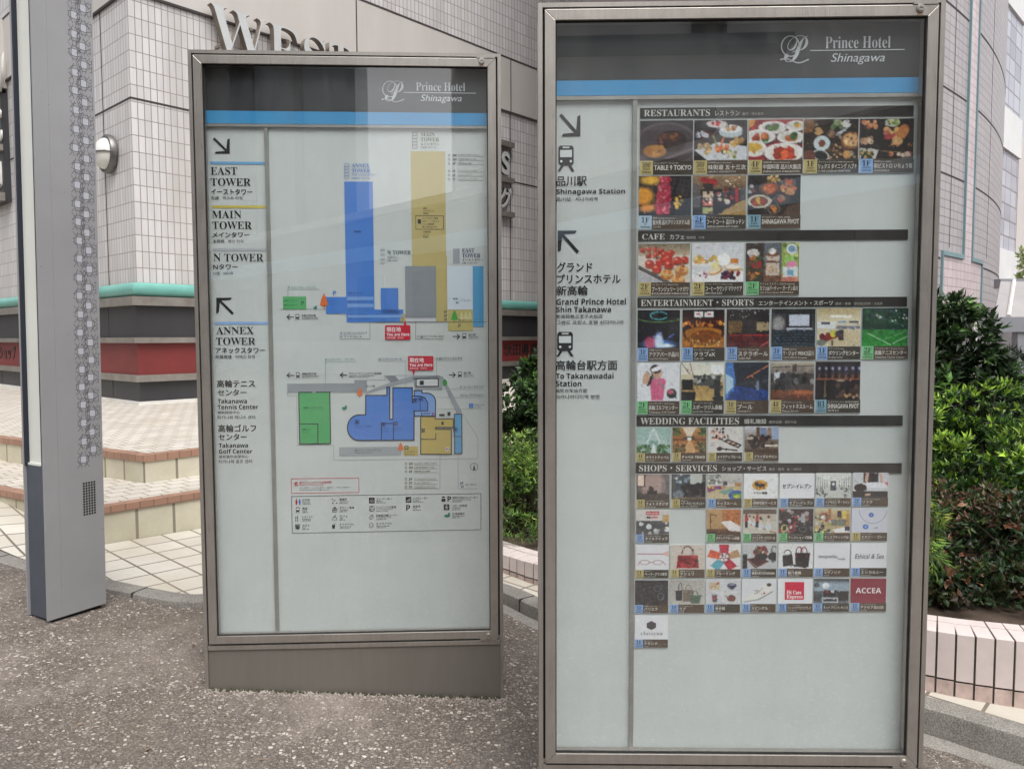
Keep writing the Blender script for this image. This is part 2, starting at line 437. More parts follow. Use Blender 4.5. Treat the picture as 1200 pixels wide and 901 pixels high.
M_LEDGE = mottled('grey_metal_ledge', (150, 146, 140), (128, 122, 115), 5, 0.45, 0.5, 0.02)
M_RED = mottled('red_fascia_board', (118, 42, 40), (104, 37, 36), 2.5, 0.55, 0, 0.02)
M_TEAL = mottled('teal_rail', (112, 172, 162), (96, 156, 146), 3.5, 0.35, 0, 0.02)
M_WHITE = mottled('white_trim', (214, 212, 208), (196, 193, 188), 5, 0.5, 0, 0.02)
M_JOINT = mat('dark_joint', (62, 56, 56), 0.8)
M_INK = mat('black_letter', (34, 30, 32), 0.5)
M_SOIL = mottled('planter_soil', (58, 48, 40), (84, 70, 58), 20, 0.95, 0, 0.4)

# ---- ground sheet (one sheet out to the horizon, cross-falling to the right near the signs)
def axis(near, far): 
    a = [i * 0.25 for i in range(int(-near * 4), int(near * 4) + 1)]
    b = [near + (far - near) * (k / 8) ** 2 for k in range(1, 9)]
    return [-x for x in b[::-1]] + a + b
bm = bmesh.new(); xs, ys = axis(6, 600), axis(6, 600)
g = [[bm.verts.new((x, y, z_asph(x, y))) for x in xs] for y in ys]
for j in range(len(ys) - 1):
    for i in range(len(xs) - 1): bm.faces.new((g[j][i], g[j][i + 1], g[j + 1][i + 1], g[j + 1][i]))
tag(obj('asphalt_ground', bm, M_ASPH, smooth=True), kind='structure')

# ---- kerb, swept along the edge of the paving
KP = [(-9, 8.6), (-6, 6.4), (-3.25, 4.80), (-2.36, 4.42), (-1.78, 4.2), (-1.5, 4.5), (-0.5, 4.95), (-0.056, 4.61), (0.139, 4.31), (0.8, 3.8), (1.77, 3.28), (2.03, 3.04), (3.05, 2.3), (4.6, 1.2)]
def resample(pts, step, smooth=2):
    P = [Vector(p) for p in pts]
    for _ in range(smooth):
        Q = [P[0]]
        for a, b in zip(P, P[1:]): Q += [a.lerp(b, 0.25), a.lerp(b, 0.75)]
        P = Q + [P[-1]]
    L = [0]
    for a, b in zip(P, P[1:]): L.append(L[-1] + (b - a).length)
    n = max(2, int(L[-1] / step)); out = []; k = 0
    for i in range(n + 1):
        s = L[-1] * i / n
        while k < len(P) - 2 and L[k + 1] < s: k += 1
        out.append(P[k].lerp(P[k + 1], (s - L[k]) / max(1e-9, L[k + 1] - L[k])))
    return out
KL = resample(KP, 0.08)
def normals(P):
    N = []
    for i in range(len(P)):
        d = (P[min(i + 1, len(P) - 1)] - P[max(i - 1, 0)]).normalized(); N.append(Vector((-d.y, d.x)))
    return N
KN = normals(KL)
KI = [p + n * 0.115 for p, n in zip(KL, KN)]
def sweep(name, P, N, prof, zf, mtl, parent=None, kind=None, seglen=None):
    """prof: list of (offset along normal, height above zf)"""
    bm = bmesh.new(); prev = None
    for i, (p, n) in enumerate(zip(P, N)):
        ring = [bm.verts.new((p.x + n.x * o, p.y + n.y * o, zf(p.x, p.y) + h)) for o, h in prof]
        if prev:
            for a in range(len(ring) - 1): bm.faces.new((prev[a], ring[a], ring[a + 1], prev[a + 1]))
        prev = ring
    o = obj(name, bm, mtl, parent, smooth=True)
    if kind: o['kind'] = kind
    return o
sweep('kerb', KL, KN, [(0.0, -0.25), (0.0, -0.025), (0.006, -0.008), (0.025, 0.0), (0.115, 0.0)], z_pave, M_KERB, kind='structure')
# joints of the kerb stones
bm = bmesh.new()
for i in range(4, len(KL) - 4, 8):
    p, n = KL[i], KN[i]; t = Vector((n.y, -n.x)); zz = z_pave(p.x, p.y)
    M = Matrix(((t.x, n.x, 0, p.x), (t.y, n.y, 0, p.y), (0, 0, 1, zz), (0, 0, 0, 1)))
    box(bm, -0.004, 0.004, -0.003, 0.11, -0.2, 0.0025, M)
tag(obj('kerb_joint', bm, M_JOINT), kind='structure')
# concrete gutter slab along the right-hand kerb
GI = [i for i, p in enumerate(KL) if p.x > -0.35]
sweep('gutter', [KL[i] for i in GI], [KN[i] for i in GI], [(-0.30, 0.004), (-0.005, 0.004)], lambda x, y: z_asph(x) + 0.0, M_GUTTER, kind='structure')

# ---- lower paving
bm = bmesh.new(); prev = None
for p in KI:
    col = []
    for k in range(13):
        y = p.y + (max(p.y + 0.5, 9.5) - p.y) * (k / 12) ** 1.3
        col.append(bm.verts.new((p.x, y, z_pave(p.x, y) - (0.0 if k else 0.0))))
    if prev:
        for a in range(12): bm.faces.new((prev[a], col[a], col[a + 1], prev[a + 1]))
    prev = col
tag(obj('paving', bm, M_PAVE, smooth=True), kind='structure')

# ---- terrace steps
r2, l2 = Vector((0.671, 0.741)).normalized(), Vector((-0.741, 0.671)).normalized()
def V2(p): return Vector((p[0], p[1]))
ls2 = Vector((-0.856, 0.517))          # the terrace's left flank is not square to its front
def rect_pts(C, LR, LL, o=0.0, l2=l2):
    C = V2(C); return [C - r2 * o - l2 * o, C + r2 * (LR + o) - l2 * o, C + r2 * (LR + o) + l2 * (LL + o), C - r2 * o + l2 * (LL + o)]
def prism_uv(name, pts, z0, z1, mtl, parent=None, top_mat=None, bevel=False):
    bm = bmesh.new(); uv = bm.loops.layers.uv.new('UVMap'); s = 0; n = len(pts)
    a = [bm.verts.new((p[0], p[1], z0)) for p in pts]; b = [bm.verts.new((p[0], p[1], z1)) for p in pts]
    # UV starts at the corner and runs both ways so tiles meet at the corner
    cum = [0]
    for i in range(n): cum.append(cum[-1] + (V2(pts[(i + 1) % n]) - V2(pts[i])).length)
    for i in range(n):
        j = (i + 1) % n; f = bm.faces.new((a[i], a[j], b[j], b[i]))
        s0, s1 = cum[i], cum[i + 1]
        if i == n - 1: s0, s1 = -(cum[i + 1] - cum[i]), 0.0
        for lp, q in zip(f.loops, ((s0, z0), (s1, z0), (s1, z1), (s0, z1))): lp[uv].uv = q
    f = bm.faces.new(b); f.material_index = 1 if top_mat else 0
    for lp in f.loops: lp[uv].uv = (lp.vert.co.x, lp.vert.co.y)
    f = bm.faces.new(a[::-1])
    for lp in f.loops: lp[uv].uv = (lp.vert.co.x, lp.vert.co.y)
    return obj(name, bm, [mtl] + ([top_mat] if top_mat else []), parent)
C1, C2 = (-2.91, 5.31), (-3.0, 6.2)
L1, L2 = 0.352, 0.585
for C, LR, LL, za, zb in ((C1, 2.6, 9, -0.1, L1), (C2, 16, 14, 0.2, L2)):
    tag(prism_uv('step_riser', rect_pts(C, LR, LL, 0, ls2), za, zb - 0.055, M_RISER), kind='structure')
    tag(prism_uv('step_nosing', rect_pts(C, LR, LL, 0.012, ls2), zb - 0.0548, zb, M_NOSE), kind='structure')
    pts = rect_pts(C, LR, LL, -0.085, ls2)
    tag(prism_uv('step_tread', pts, zb - 0.04, zb + 0.004, M_TREAD), kind='structure')

# ---- white tiled building with the red fascia
BC = (-5.29, 10.9); LR, LL = 26, 24
def zc(v): return z_at(v, 10.9)
zs = {k: zc(v) for k, v in dict(teal1=329.6, teal0=346, led1=346, led0=356.5, dk0=394, l20=400.5, red0=438, l30=446).items()}
bld = empty('tiled_building', (BC[0], BC[1], L2)); tag(bld, 'white tiled corner building with teal rail and red shop fascia behind the terrace', 'building')
def bpart(name, z0, z1, mtl, o=0.0):
    ob = prism_uv(name, rect_pts(BC, LR, LL, o), z0, z1, mtl); ob.parent = bld; ob.matrix_parent_inverse = Matrix.Translation(-Vector(bld.location)); return ob
bpart('plinth_strip', L2 - 0.05, L2 + 0.05, M_WHITE, 0.03)
bpart('base_panel', L2 + 0.0502, zs['l30'], M_DKPAN, 0.0)
bpart('ledge', zs['l30'] + 0.0002, zs['red0'], M_LEDGE, 0.07)
fascia = bpart('sign_fascia', zs['red0'] + 0.0002, zs['l20'], M_RED, 0.02)
bpart('ledge', zs['l20'] + 0.0002, zs['dk0'], M_LEDGE, 0.09)
bpart('base_panel', zs['dk0'] + 0.0002, zs['led0'], M_DKPAN, 0.03)
bpart('ledge', zs['led0'] + 0.0002, zs['led1'], M_LEDGE, 0.11)
tq = wall_solve(BC, r2, 628, 142); ZB0 = z_at(142, BC[1] + r2.y * tq); tq = wall_solve(BC, r2, 628, 82); ZB1 = z_at(82, BC[1] + r2.y * tq)
bpart('tiled_wall', zs['led1'] + 0.0002, ZB0, M_WTILE, 0.0)
bpart('band_panel', ZB0 + 0.0002, ZB1, M_BAND, 0.025)
bpart('tiled_wall', ZB1 + 0.0002, 15.0, M_WTILE, 0.0)
# rounded teal rail
bm = bmesh.new(); prev = None; hz = (zs['teal1'] - zs['teal0']) / 2; zm = (zs['teal1'] + zs['teal0']) / 2 + 0.004
for k in range(9):
    t = -math.pi / 2 + math.pi * k / 8
    ring = [bm.verts.new((p.x, p.y, zm + hz * math.sin(t))) for p in rect_pts(BC, LR, LL, 0.01 + 0.085 * math.cos(t))]
    if prev:
        for i in range(4): bm.faces.new((prev[i], prev[(i + 1) % 4], ring[(i + 1) % 4], ring[i]))
    prev = ring
ob = obj('rail', bm, M_TEAL, smooth=True); ob.parent = bld; ob.matrix_parent_inverse = Matrix.Translation(-Vector(bld.location))
# expansion joints and panel seams
def wall_M(face, t, z, out=0.0):
    """matrix whose X runs left-to-right as seen from the street, Y into the wall, Z up; t = distance from the corner"""
    if face == 'r': d, o = r2, -l2
    else: d, o = -l2, -r2
    p = V2(BC) + (r2 * t if face == 'r' else l2 * t) + o * out
    return Matrix(((d.x, -o.x, 0, p.x), (d.y, -o.y, 0, p.y), (0, 0, 1, z), (0, 0, 0, 1)))
bm = bmesh.new()
ZJ = zc(113)
for face, L in (('r', LR), ('l', LL)):
    sg = 1 if face == 'r' else -1
    def bar(t0, t1, z0, z1, o=0.004):
        a, b = (t0, t1) if face == 'r' else (-t1, -t0)
        box(bm, a, b, -o, 0.02, z0, z1, wall_M(face, 0, 0))
    bar(0.0, L, ZJ - 0.014, ZJ + 0.014)
    for tv in ((0.98 if face == 'l' else 2.3), 4.9, 7.85, 10.8, 13.7): bar(tv - 0.012, tv + 0.012, zs['teal1'] + 0.01, ZJ - 0.0142); bar(tv - 0.012, tv + 0.012, ZJ + 0.0142, ZB0 - 0.01)
    for tv in (0.98, 3.7, 6.6): bar(tv - 0.008, tv + 0.008, zs['dk0'], zs['led0'], 0.034); bar(tv - 0.008, tv + 0.008, L2 + 0.05, zs['l30'], 0.003)
    for tv in (3.85, 7.85, 11.8, 15.7): bar(tv - 0.012, tv + 0.012, ZB0, ZB1, 0.029)
    bar(-0.02, L, ZB0 - 0.02, ZB0 + 0.015, 0.03); bar(-0.02, L, ZB1 - 0.015, ZB1 + 0.02, 0.03)
ob = obj('expansion_joint', bm, M_JOINT); ob.parent = bld; ob.matrix_parent_inverse = Matrix.Translation(-Vector(bld.location))

def text3d(name, s, M, wd, ht, depth, mats, off=0.0, res=4, parent=None, sf=False, bev=0.0):
    """raised lettering standing on matrix M (X right, Z up, front face towards -Y)"""
    c = bpy.data.curves.new('txt', 'FONT'); c.body = serif(s) if sf else s; c.offset = off; c.resolution_u = res; c.fill_mode = 'BOTH'; c.extrude = 0.5
    o = bpy.data.objects.new('txt', c); me = bpy.data.meshes.new_from_object(o)
    bpy.data.objects.remove(o); bpy.data.curves.remove(c)
    xs_ = [v.co.x for v in me.vertices]; ys_ = [v.co.y for v in me.vertices]
    x0, x1, y0, y1 = min(xs_), max(xs_), min(ys_), max(ys_)
    for v in me.vertices:
        v.co = M @ Vector(((v.co.x - x0) / (x1 - x0) * wd, -(v.co.z - 0.5) * depth - depth, (v.co.y - y0) / (y1 - y0) * ht))
    me.name = name; me.materials.clear()
    for m in mats: me.materials.append(m)
    if len(mats) > 1:
        n = M.to_3x3() @ Vector((0, -1, 0))
        for p in me.polygons: p.material_index = 0 if p.normal.dot(n) > 0.7 else 1
    ob = bpy.data.objects.new(name, me); COL.objects.link(ob)
    if parent is not None:
        ob.parent = parent; ob.matrix_parent_inverse = Matrix.Translation(-Vector(parent.location)) if parent.parent is None else parent.matrix_world.inverted()
    return ob
zr = zs['red0']; hr = zs['l20'] - zs['red0']
def fascia_text(s, M, wd, ht):
    ob = text3d('lettering', s, M, wd, ht, 0.008, [M_INK], 0.02, 3)
    ob.parent = fascia
fascia_text('秋田県産品プラザ', wall_M('r', wall_solve(BC, r2, 589, 415), zr + 0.12 * 1, 0.02), 2.3, 0.26)
fascia_text('県産品ショップ', wall_M('l', wall_solve(BC, l2, 20.5, 420) + 1.86, zr + 0.12, 0.02), 1.86, 0.26)

# ---- raised serif letters on the right-hand face
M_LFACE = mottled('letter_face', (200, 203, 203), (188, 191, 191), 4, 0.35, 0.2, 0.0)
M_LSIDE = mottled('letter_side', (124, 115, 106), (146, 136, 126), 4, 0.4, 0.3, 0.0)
def t_of(col, face='r'):
    k = (col - 600) / FPX; d = r2 if face == 'r' else l2
    return (k * BC[1] - BC[0]) / (d.x - k * d.y)
ls = empty('letter_sign', (*(V2(BC) + r2 * 1.2), 5.6)); tag(ls, 'large raised serif capital letters standing off the white tiled wall above the map sign', 'sign')
offw = 0.25
bw = V2(BC) - l2 * offw; tw0 = wall_solve(bw, r2, 252, 12); zw1 = z_at(12, (bw + r2 * tw0).y) + 0.11; zw0 = zw1 - 0.70
for ch, c0, c1 in (('W', 249, 313), ('E', 317, 352), ('S', 357, 384), ('T', 387, 414)):
    base = V2(BC) - l2 * offw
    t0, t1 = wall_solve(base, r2, c0, 45), wall_solve(base, r2, c1, 45)
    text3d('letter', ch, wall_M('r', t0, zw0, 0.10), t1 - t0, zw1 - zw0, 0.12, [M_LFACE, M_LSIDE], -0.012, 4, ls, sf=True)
for c_ in (262, 300, 326, 342, 366, 398):
    t = wall_solve(bw, r2, c_, 45)
    for zz in (zw0 + .15, zw1 - .15):
        bm = bmesh.new(); box(bm, -0.02, 0.02, -0.12, 0.01, zz - 0.02, zz + 0.02, wall_M('r', t, 0)); ob = obj('stud', bm, M_LSIDE); ob.parent = ls; ob.matrix_parent_inverse = Matrix.Translation(-Vector(ls.location))

# ---- letters between rails further along the same wall
rs = empty('rail_sign', (*(V2(BC) + r2 * 7.4), 4.0)); tag(rs, 'box letters between grey metal rails on the tiled wall, seen between the two signs', 'sign')
def zr_(v): return z_at(v, 16.3)
for v0, v1 in ((163, 169.5), (206, 212), (246.5, 252.5)):
    bm = bmesh.new(); box(bm, -1.1, 0.07, -0.14, 0.0, zr_(v1), zr_(v0), wall_M('r', wall_solve(BC, r2, 595, 205), 0)); ob = obj('rail', bm, M_LEDGE); ob.parent = rs; ob.matrix_parent_inverse = Matrix.Translation(-Vector(rs.location))
trs = wall_solve(BC, r2, 599, 205)
text3d('letter', 'S', wall_M('r', wall_solve(BC, r2, 583, 190), zr_(203), 0.06), 0.26, zr_(176) - zr_(203), 0.06, [M_LFACE, M_INK], 0.03, 4, rs)
text3d('letter', 'グ', wall_M('r', wall_solve(BC, r2, 581, 230), zr_(243), 0.06), 0.38, zr_(218) - zr_(243), 0.06, [M_LFACE, M_INK], 0.03, 4, rs)

# ---- shop sign on the left-hand face (at the left edge of the picture)
ss = empty('shop_sign', (*(V2(BC) + l2 * 6.5), 4.2)); tag(ss, 'dark shop fascia with white letters on the tiled wall left of the lattice pillar', 'sign')
def spart(name, x0, x1, y0, y1, z0, z1, m):
    bm = bmesh.new(); box(bm, x0, x1, y0, y1, z0, z1, wall_M('l', 6.4, 0)); ob = obj(name, bm, m); ob.parent = ss; ob.matrix_parent_inverse = Matrix.Translation(-Vector(ss.location)); return ob
zl = lambda v: z_at(v, 15.1)
spart('fascia_board', -5.5, 0.9, -0.12, -0.001, zl(240), zl(118), M_DKPAN)
spart('trim', -5.5, 0.95, -0.18, -0.1205, zl(184), zl(177), M_LEDGE)
spart('trim', -5.5, 0.95, -0.20, -0.1205, zl(240), zl(231), M_LEDGE)
spart('upper_panel', -5.5, 0.9, -0.10, -0.001, zl(112), zl(34), M_BAND)
spart('trim', -5.5, 0.95, -0.18, -0.1005, zl(118) + 0.003, zl(112), M_LEDGE)
text3d('lettering', 'AC', wall_M('l', wall_solve(BC, l2, -3, 155), zl(173), 0.121), 0.78, 0.6, 0.03, [M_WHITE], 0.03, 3, ss)
text3d('lettering', '朝', wall_M('l', wall_solve(BC, l2, 0, 208), zl(224), 0.121), 0.6, 0.5, 0.03, [M_WHITE], 0.03, 3, ss)
text3d('lettering', 'V', wall_M('l', wall_solve(BC, l2, 4, 100), zl(116), 0.101), 0.5, 0.62, 0.03, [M_WHITE], 0.02, 3, ss)

# ---- bulkhead lamp on the left-hand face
tl = wall_solve(BC, l2, 130.5, 180); pl = V2(BC) + l2 * tl; Dl = pl.y
zl0 = z_at(180, Dl)
lamp = empty('wall_lamp', (pl.x, pl.y, zl0)); tag(lamp, 'round bulkhead lamp with white dome and grey ring on the tiled wall', 'lamp')
ang = math.atan2(-r2.y, -r2.x)
LM = Matrix.Rotation(ang, 4, 'Z') @ Matrix.Rotation(R(90), 4, 'Y')
M_DOME = mottled('opal_dome', (226, 226, 222), (210, 210, 206), 6, 0.25, 0, 0)
M_RING = mottled('lamp_ring', (96, 94, 94), (124, 122, 120), 6, 0.4, 0.6, 0)
bm = bmesh.new(); lathe(bm, [(0, -0.01), (0.24, -0.01), (0.275, 0.02), (0.28, 0.07), (0.262, 0.10), (0.235, 0.105), (0.225, 0.07)], 40, LM); obj('ring', bm, M_RING, lamp, True)
bm = bmesh.new(); lathe(bm, [(0.228 * math.cos(a), 0.07 + 0.16 * math.sin(a)) for a in (math.pi / 2 * k / 10 for k in range(11))], 40, LM); obj('dome', bm, M_DOME, lamp, True)
bm = bmesh.new()
tube(bm, [LM @ Vector((0, 0.24 * math.cos(a), 0.075 + 0.168 * math.sin(a))) for a in (math.pi * k / 16 for k in range(17))], 0.011, 8); obj('visor_bar', bm, M_RING, lamp, True)

# ---- curved tiled wall on the right with a teal-edged strip
cw = empty('curved_tiled_building', (9.86, 17.5, -0.3)); tag(cw, 'grey tiled building with gently curved wall and teal edged pink strip at right', 'building')
def curve_pt(s, off=0.0):
    """s metres along the wall from the point seen beside the right sign; off = towards the street"""
    h0 = R(43); RR = 30.0
    if s <= 0: d = Vector((math.cos(h0), math.sin(h0))); p = Vector((9.86, 17.5)) + d * s; h = h0
    else:
        h = h0 + s / RR; p = Vector((9.86, 17.5)) + Vector((math.sin(h) - math.sin(h0), -math.cos(h) + math.cos(h0))) * RR
    n = Vector((math.sin(h), -math.cos(h)))
    return p + n * off
def curved(name, s0, s1, z0, z1, o0, o1, m, n=40):
    bm = bmesh.new(); uv = bm.loops.layers.uv.new('UVMap'); prev = None
    for k in range(n + 1):
        s = s0 + (s1 - s0) * k / n; a, b = curve_pt(s, o0), curve_pt(s, o1)
        cur = [bm.verts.new((p.x, p.y, z)) for p, z in ((b, z0), (b, z1), (a, z1), (a, z0))]
        if prev:
            for i in range(4):
                j = (i + 1) % 4; f = bm.faces.new((prev[i], cur[i], cur[j], prev[j])); sp = s0 + (s1 - s0) * (k - 1) / n
                for lp, q in zip(f.loops, ((sp, prev[i].co.z), (s, cur[i].co.z), (s, cur[j].co.z), (sp, prev[j].co.z))): lp[uv].uv = q
        else: bm.faces.new(cur)
        prev = cur
    bm.faces.new(prev[::-1])
    ob = obj(name, bm, m, cw); ob.matrix_parent_inverse = Matrix.Translation(-Vector(cw.location)); return ob
curved('tiled_wall', -9, 16, -0.4, 18, -3.0, 0.0, M_GTILE, 70)
M_TEAL2 = mottled('blue_teal_trim', (122, 150, 154), (108, 136, 141), 3, 0.4, 0, 0)
def s_of(col, v=300):
    lo, hi = -5.0, 12.0; q = ray(col, v)
    for _ in range(40):
        m = (lo + hi) / 2; p = curve_pt(m)
        if p.x / p.y < q.x / q.y: lo = m
        else: hi = m
    return lo
sA, sB = s_of(1128), s_of(1137.5)
zT = z_at(306, curve_pt(sA).y)
curved('pink_strip', sA, sB, zT, 18, -0.1, 0.012, M_PTILE, 8)
sC, sD = s_of(1103.5), s_of(1149.5)
curved('pink_strip', sC, sD, -0.4, zT - 0.003, -0.1, 0.012, M_PTILE, 16)
for s0, s1, z0, z1 in ((sA - 0.045, sA, zT - 0.003, 18), (sB, sB + 0.045, zT - 0.003, 18), (sC, sA - 0.003, zT, zT + 0.10), (sB + 0.003, sD, zT, zT + 0.10), (sC - 0.05, sC, -0.4, zT + 0.10), (sD, sD + 0.05, -0.4, zT + 0.10)):
    curved('teal_trim', s0, s1, z0, z1, -0.1, 0.05, M_TEAL2, 6)
for v in (110, 208, 306, 12):
    z = z_at(v, 17.5); 
    for s0, s1 in ((-9, sA - 0.075), (sB + 0.075, 16)):
        if v == 306 and s0 > 0: s0 = sD + 0.1
        if v == 306 and s1 < 5: s1 = sC - 0.1
        curved('joint', s0, s1, z - 0.02, z + 0.02, -0.1, 0.006, M_JOINT, 40)
for s in (s_of(1112), s_of(1156)): curved('joint', s - 0.012, s + 0.012, zT + 0.2, 18, -0.1, 0.005, M_JOINT, 2)

# ---- office tower further back with bands of windows
def win_mat():
    m = mat('tower_glass', (150, 156, 172), 0.18, 0.0, 0.8); q = NB(m); v = q.coords('UV')
    br = q.n('ShaderNodeTexBrick', offset=0.0); q.l(v, br.inputs['Vector'])
    for k, val in (('Color1', (*lin((150, 150, 165)), 1)), ('Color2', (*lin((186, 188, 200)), 1)), ('Mortar', (*lin((120, 112, 116)), 1)), ('Scale', 1.0), ('Mortar Size', 0.05), ('Brick Width', 1.3), ('Row Height', 0.9)): br.inputs[k].default_value = val
    q.base(br.outputs['Color']); return m
M_TWIN = win_mat(); M_TWALL = mottled('tower_band', (222, 222, 222), (206, 206, 208), 0.5, 0.5, 0, 0)
tw = empty('office_tower', (26, 41, -0.3)); tag(tw, 'pale office tower with bands of windows, furthest right behind the curved wall', 'building')
tr_, tl_ = Vector((0.70, 0.714)), Vector((-0.714, 0.70))
tx = V2(at_depth(1193, 200, 46)); tcor = tx - tr_ * 12
def tpart(name, z0, z1, m, o):
    C = tcor; pts = [C - tr_ * o - tl_ * o, C + tr_ * (12 + o) - tl_ * o, C + tr_ * (12 + o) + tl_ * (10 + o), C - tr_ * o + tl_ * (10 + o)]
    ob = prism_uv(name, pts, z0, z1, m); ob.parent = tw; ob.matrix_parent_inverse = Matrix.Translation(-Vector(tw.location))
zq = -0.4; tz = [(-0.4, 4.6, 0), (4.6, 6.4, 1), (6.4, 11.9, 0), (11.9, 14.1, 1), (14.1, 19.6, 0), (19.6, 21.8, 1), (21.8, 27.3, 0), (27.3, 30, 1)]
for z0, z1, k in tz: tpart('floor_band' if k else 'window_band', z0 + 0.001, z1, M_TWALL if k else M_TWIN, 0.12 if k else 0.0)

# ---- far pale block at the right edge
fb = empty('far_building', (47, 66, -0.3)); tag(fb, 'distant pale building with rows of small windows at the right edge of the picture', 'building')
P = V2(at_depth(1190, 300, 70))
ob = prism_uv('wall', [(P.x, P.y), (P.x + 18, P.y - 4), (P.x + 20, P.y + 10), (P.x + 2, P.y + 14)], -0.3, z_at(165, 70), mottled('far_wall', (204, 198, 196), (192, 186, 184), 0.4, 0.7, 0, 0), fb); ob.matrix_parent_inverse = Matrix.Translation(-Vector(fb.location))
M2 = Matrix(((18 / 18.44, 4 / 18.44, 0, P.x), (-4 / 18.44, 18 / 18.44, 0, P.y), (0, 0, 1, 0), (0, 0, 0, 1)))
for k in range(7):
    for i in range(8):
        bm = bmesh.new(); box(bm, 0.8 + i * 2.1, 2.0 + i * 2.1, -0.05, 0.05, 3 + k * 2.3, 4.3 + k * 2.3, M2)
        ob = obj('window', bm, M_TWIN, fb); ob.matrix_parent_inverse = Matrix.Translation(-Vector(fb.location))

# ---- entrance canopy
cn = empty('entrance_canopy', (9.4, 14.0, -0.3)); tag(cn, 'grey ribbed entrance canopy with a wide beam behind the shrubs', 'canopy')
def cpart(name, bm, m, smooth=False):
    ob = obj(name, bm, m, cn, smooth); ob.matrix_parent_inverse = Matrix.Translation(-Vector(cn.location)); return ob
yb = 13.0; xa, xb, xs_ = 8.1, 15.0, 0.95
zb0, zb1 = z_at(391, yb), z_at(374, yb); zt = z_at(332, yb + 1.3)
M_CAN = mottled('canopy_sheet', (164, 160, 160), (150, 146, 146), 2, 0.45, 0.2, 0); M_BEAM = mottled('canopy_beam', (150, 152, 158), (136, 138, 144), 2, 0.4, 0.3, 0)
bm = bmesh.new(); box(bm, xa, xb, yb - 0.1, yb + 0.15, zb0, zb1); cpart('beam', bm, M_BEAM)
bm = bmesh.new()
a = [bm.verts.new(p) for p in ((xa, yb - 0.05, zb1 + 0.005), (xb, yb - 0.05, zb1 + 0.005), (xb + xs_, yb + 1.3, zt), (xa + xs_, yb + 1.3, zt))]
b = [bm.verts.new(v.co + Vector((0, 0.03, -0.05))) for v in a]
bm.faces.new(a); bm.faces.new(b[::-1])
for i in range(4): bm.faces.new((a[i], b[i], b[(i + 1) % 4], a[(i + 1) % 4]))
cpart('roof_sheet', bm, M_CAN)
for k in range(9):
    x = xa + 0.25 + k * 0.72; bm = bmesh.new()
    tube(bm, [(x, yb - 0.05, zb1 + 0.02), (x + xs_, yb + 1.3, zt + 0.02)], 0.035, 6); cpart('rib', bm, M_WHITE)
bm = bmesh.new(); box(bm, xa + xs_, xb + xs_, yb + 1.3, yb + 1.5, zt - 0.12, zt + 0.05); cpart('ridge', bm, M_BEAM)
for x in (8.6, 11.2, 14.0):
    bm = bmesh.new(); box(bm, x - 0.09, x + 0.09, yb - 0.06, yb + 0.1, -0.35, zb0 - 0.002); cpart('post', bm, M_BEAM)
# glazed shopfront under the canopy
sf_ = empty('glass_shopfront', (9.5, 17, -0.3)); tag(sf_, 'dim glass shopfront with pale mullions under the entrance canopy', 'shopfront')
M_SHOP = mottled('shopfront_glass', (150, 146, 148), (104, 100, 102), 1.3, 0.15, 0, 0)
bm = bmesh.new(); box(bm, 9.6, 17.5, 16.6, 16.75, -0.35, zb1 + 0.3); ob = obj('glass_wall', bm, M_SHOP, sf_); ob.matrix_parent_inverse = Matrix.Translation(-Vector(sf_.location))
for k in range(7):
    x = 9.9 + k * 1.15; bm = bmesh.new(); box(bm, x, x + 0.09, 16.5, 16.598, -0.35, zb1 + 0.3); ob = obj('mullion', bm, M_WHITE, sf_); ob.matrix_parent_inverse = Matrix.Translation(-Vector(sf_.location))

# ---- building across the street (behind the camera; it shows as a reflection in the glass)
ob_ = empty('street_building', (0, -13, 0)); tag(ob_, 'low grey building with a pale blue band across the street, reflected in the sign glass', 'building')
def rpart(name, x0, x1, y0, y1, z0, z1, m):
    bm = bmesh.new(); box(bm, x0, x1, y0, y1, z0, z1); ob = obj(name, bm, m, ob_); ob.matrix_parent_inverse = Matrix.Translation(-Vector(ob_.location)); return ob
M_RW = mottled('street_wall', (96, 96, 98), (84, 84, 86), 0.6, 0.6, 0, 0); M_RD = mat('dark_curtain_wall', (16, 16, 18), 0.9, 0, 0.1); M_RL = mottled('pale_blue_band', (176, 212, 240), (186, 218, 242), 1, 0.5, 0, 0)
M_RG2 = mottled('grey_wing_panel', (160, 168, 172), (148, 156, 160), 1, 0.4, 0, 0); M_RU = mottled('street_upper_wall', (238, 238, 236), (228, 228, 226), 0.6, 0.6, 0, 0); M_RG = mottled('grey_green_panel', (136, 144, 148), (124, 132, 136), 1, 0.4, 0, 0)
def rplan(name, pts, z0, z1, m):
    bm = bmesh.new(); prism(bm, pts, z0, z1); ob = obj(name, bm, m, ob_); ob.matrix_parent_inverse = Matrix.Translation(-Vector(ob_.location)); return ob
fa, fb_ = Vector((-17.0, -38.5)), Vector((7.2, -8.6)); fd = (fb_ - fa).normalized(); fn = Vector((fd.y, -fd.x))
rplan('wall', [fa, fb_, fb_ + fn * 5, fa + fn * 5], -0.6, 5.7, M_RW)
rplan('pale_band', [fa - fn * 0.06, fb_ - fn * 0.06, fb_ - fn * 0.001, fa - fn * 0.001], 4.25, 4.75, M_RL)
rplan('plinth_band', [fa - fn * 0.06, fb_ - fn * 0.06, fb_ - fn * 0.001, fa - fn * 0.001], -0.5, 1.4, M_RG)
rplan('parapet', [fa - fn * 0.3, fb_ - fn * 0.3, fb_ + fn * 5, fa + fn * 5], 5.701, 5.95, M_RU)
for k in range(11):
    p = fa + fd * (2 + k * 3.3); rplan('window', [p - fn * 0.05, p + fd * 1.7 - fn * 0.05, p + fd * 1.7 - fn * 0.001, p - fn * 0.001], 2.0, 3.7, M_RD)
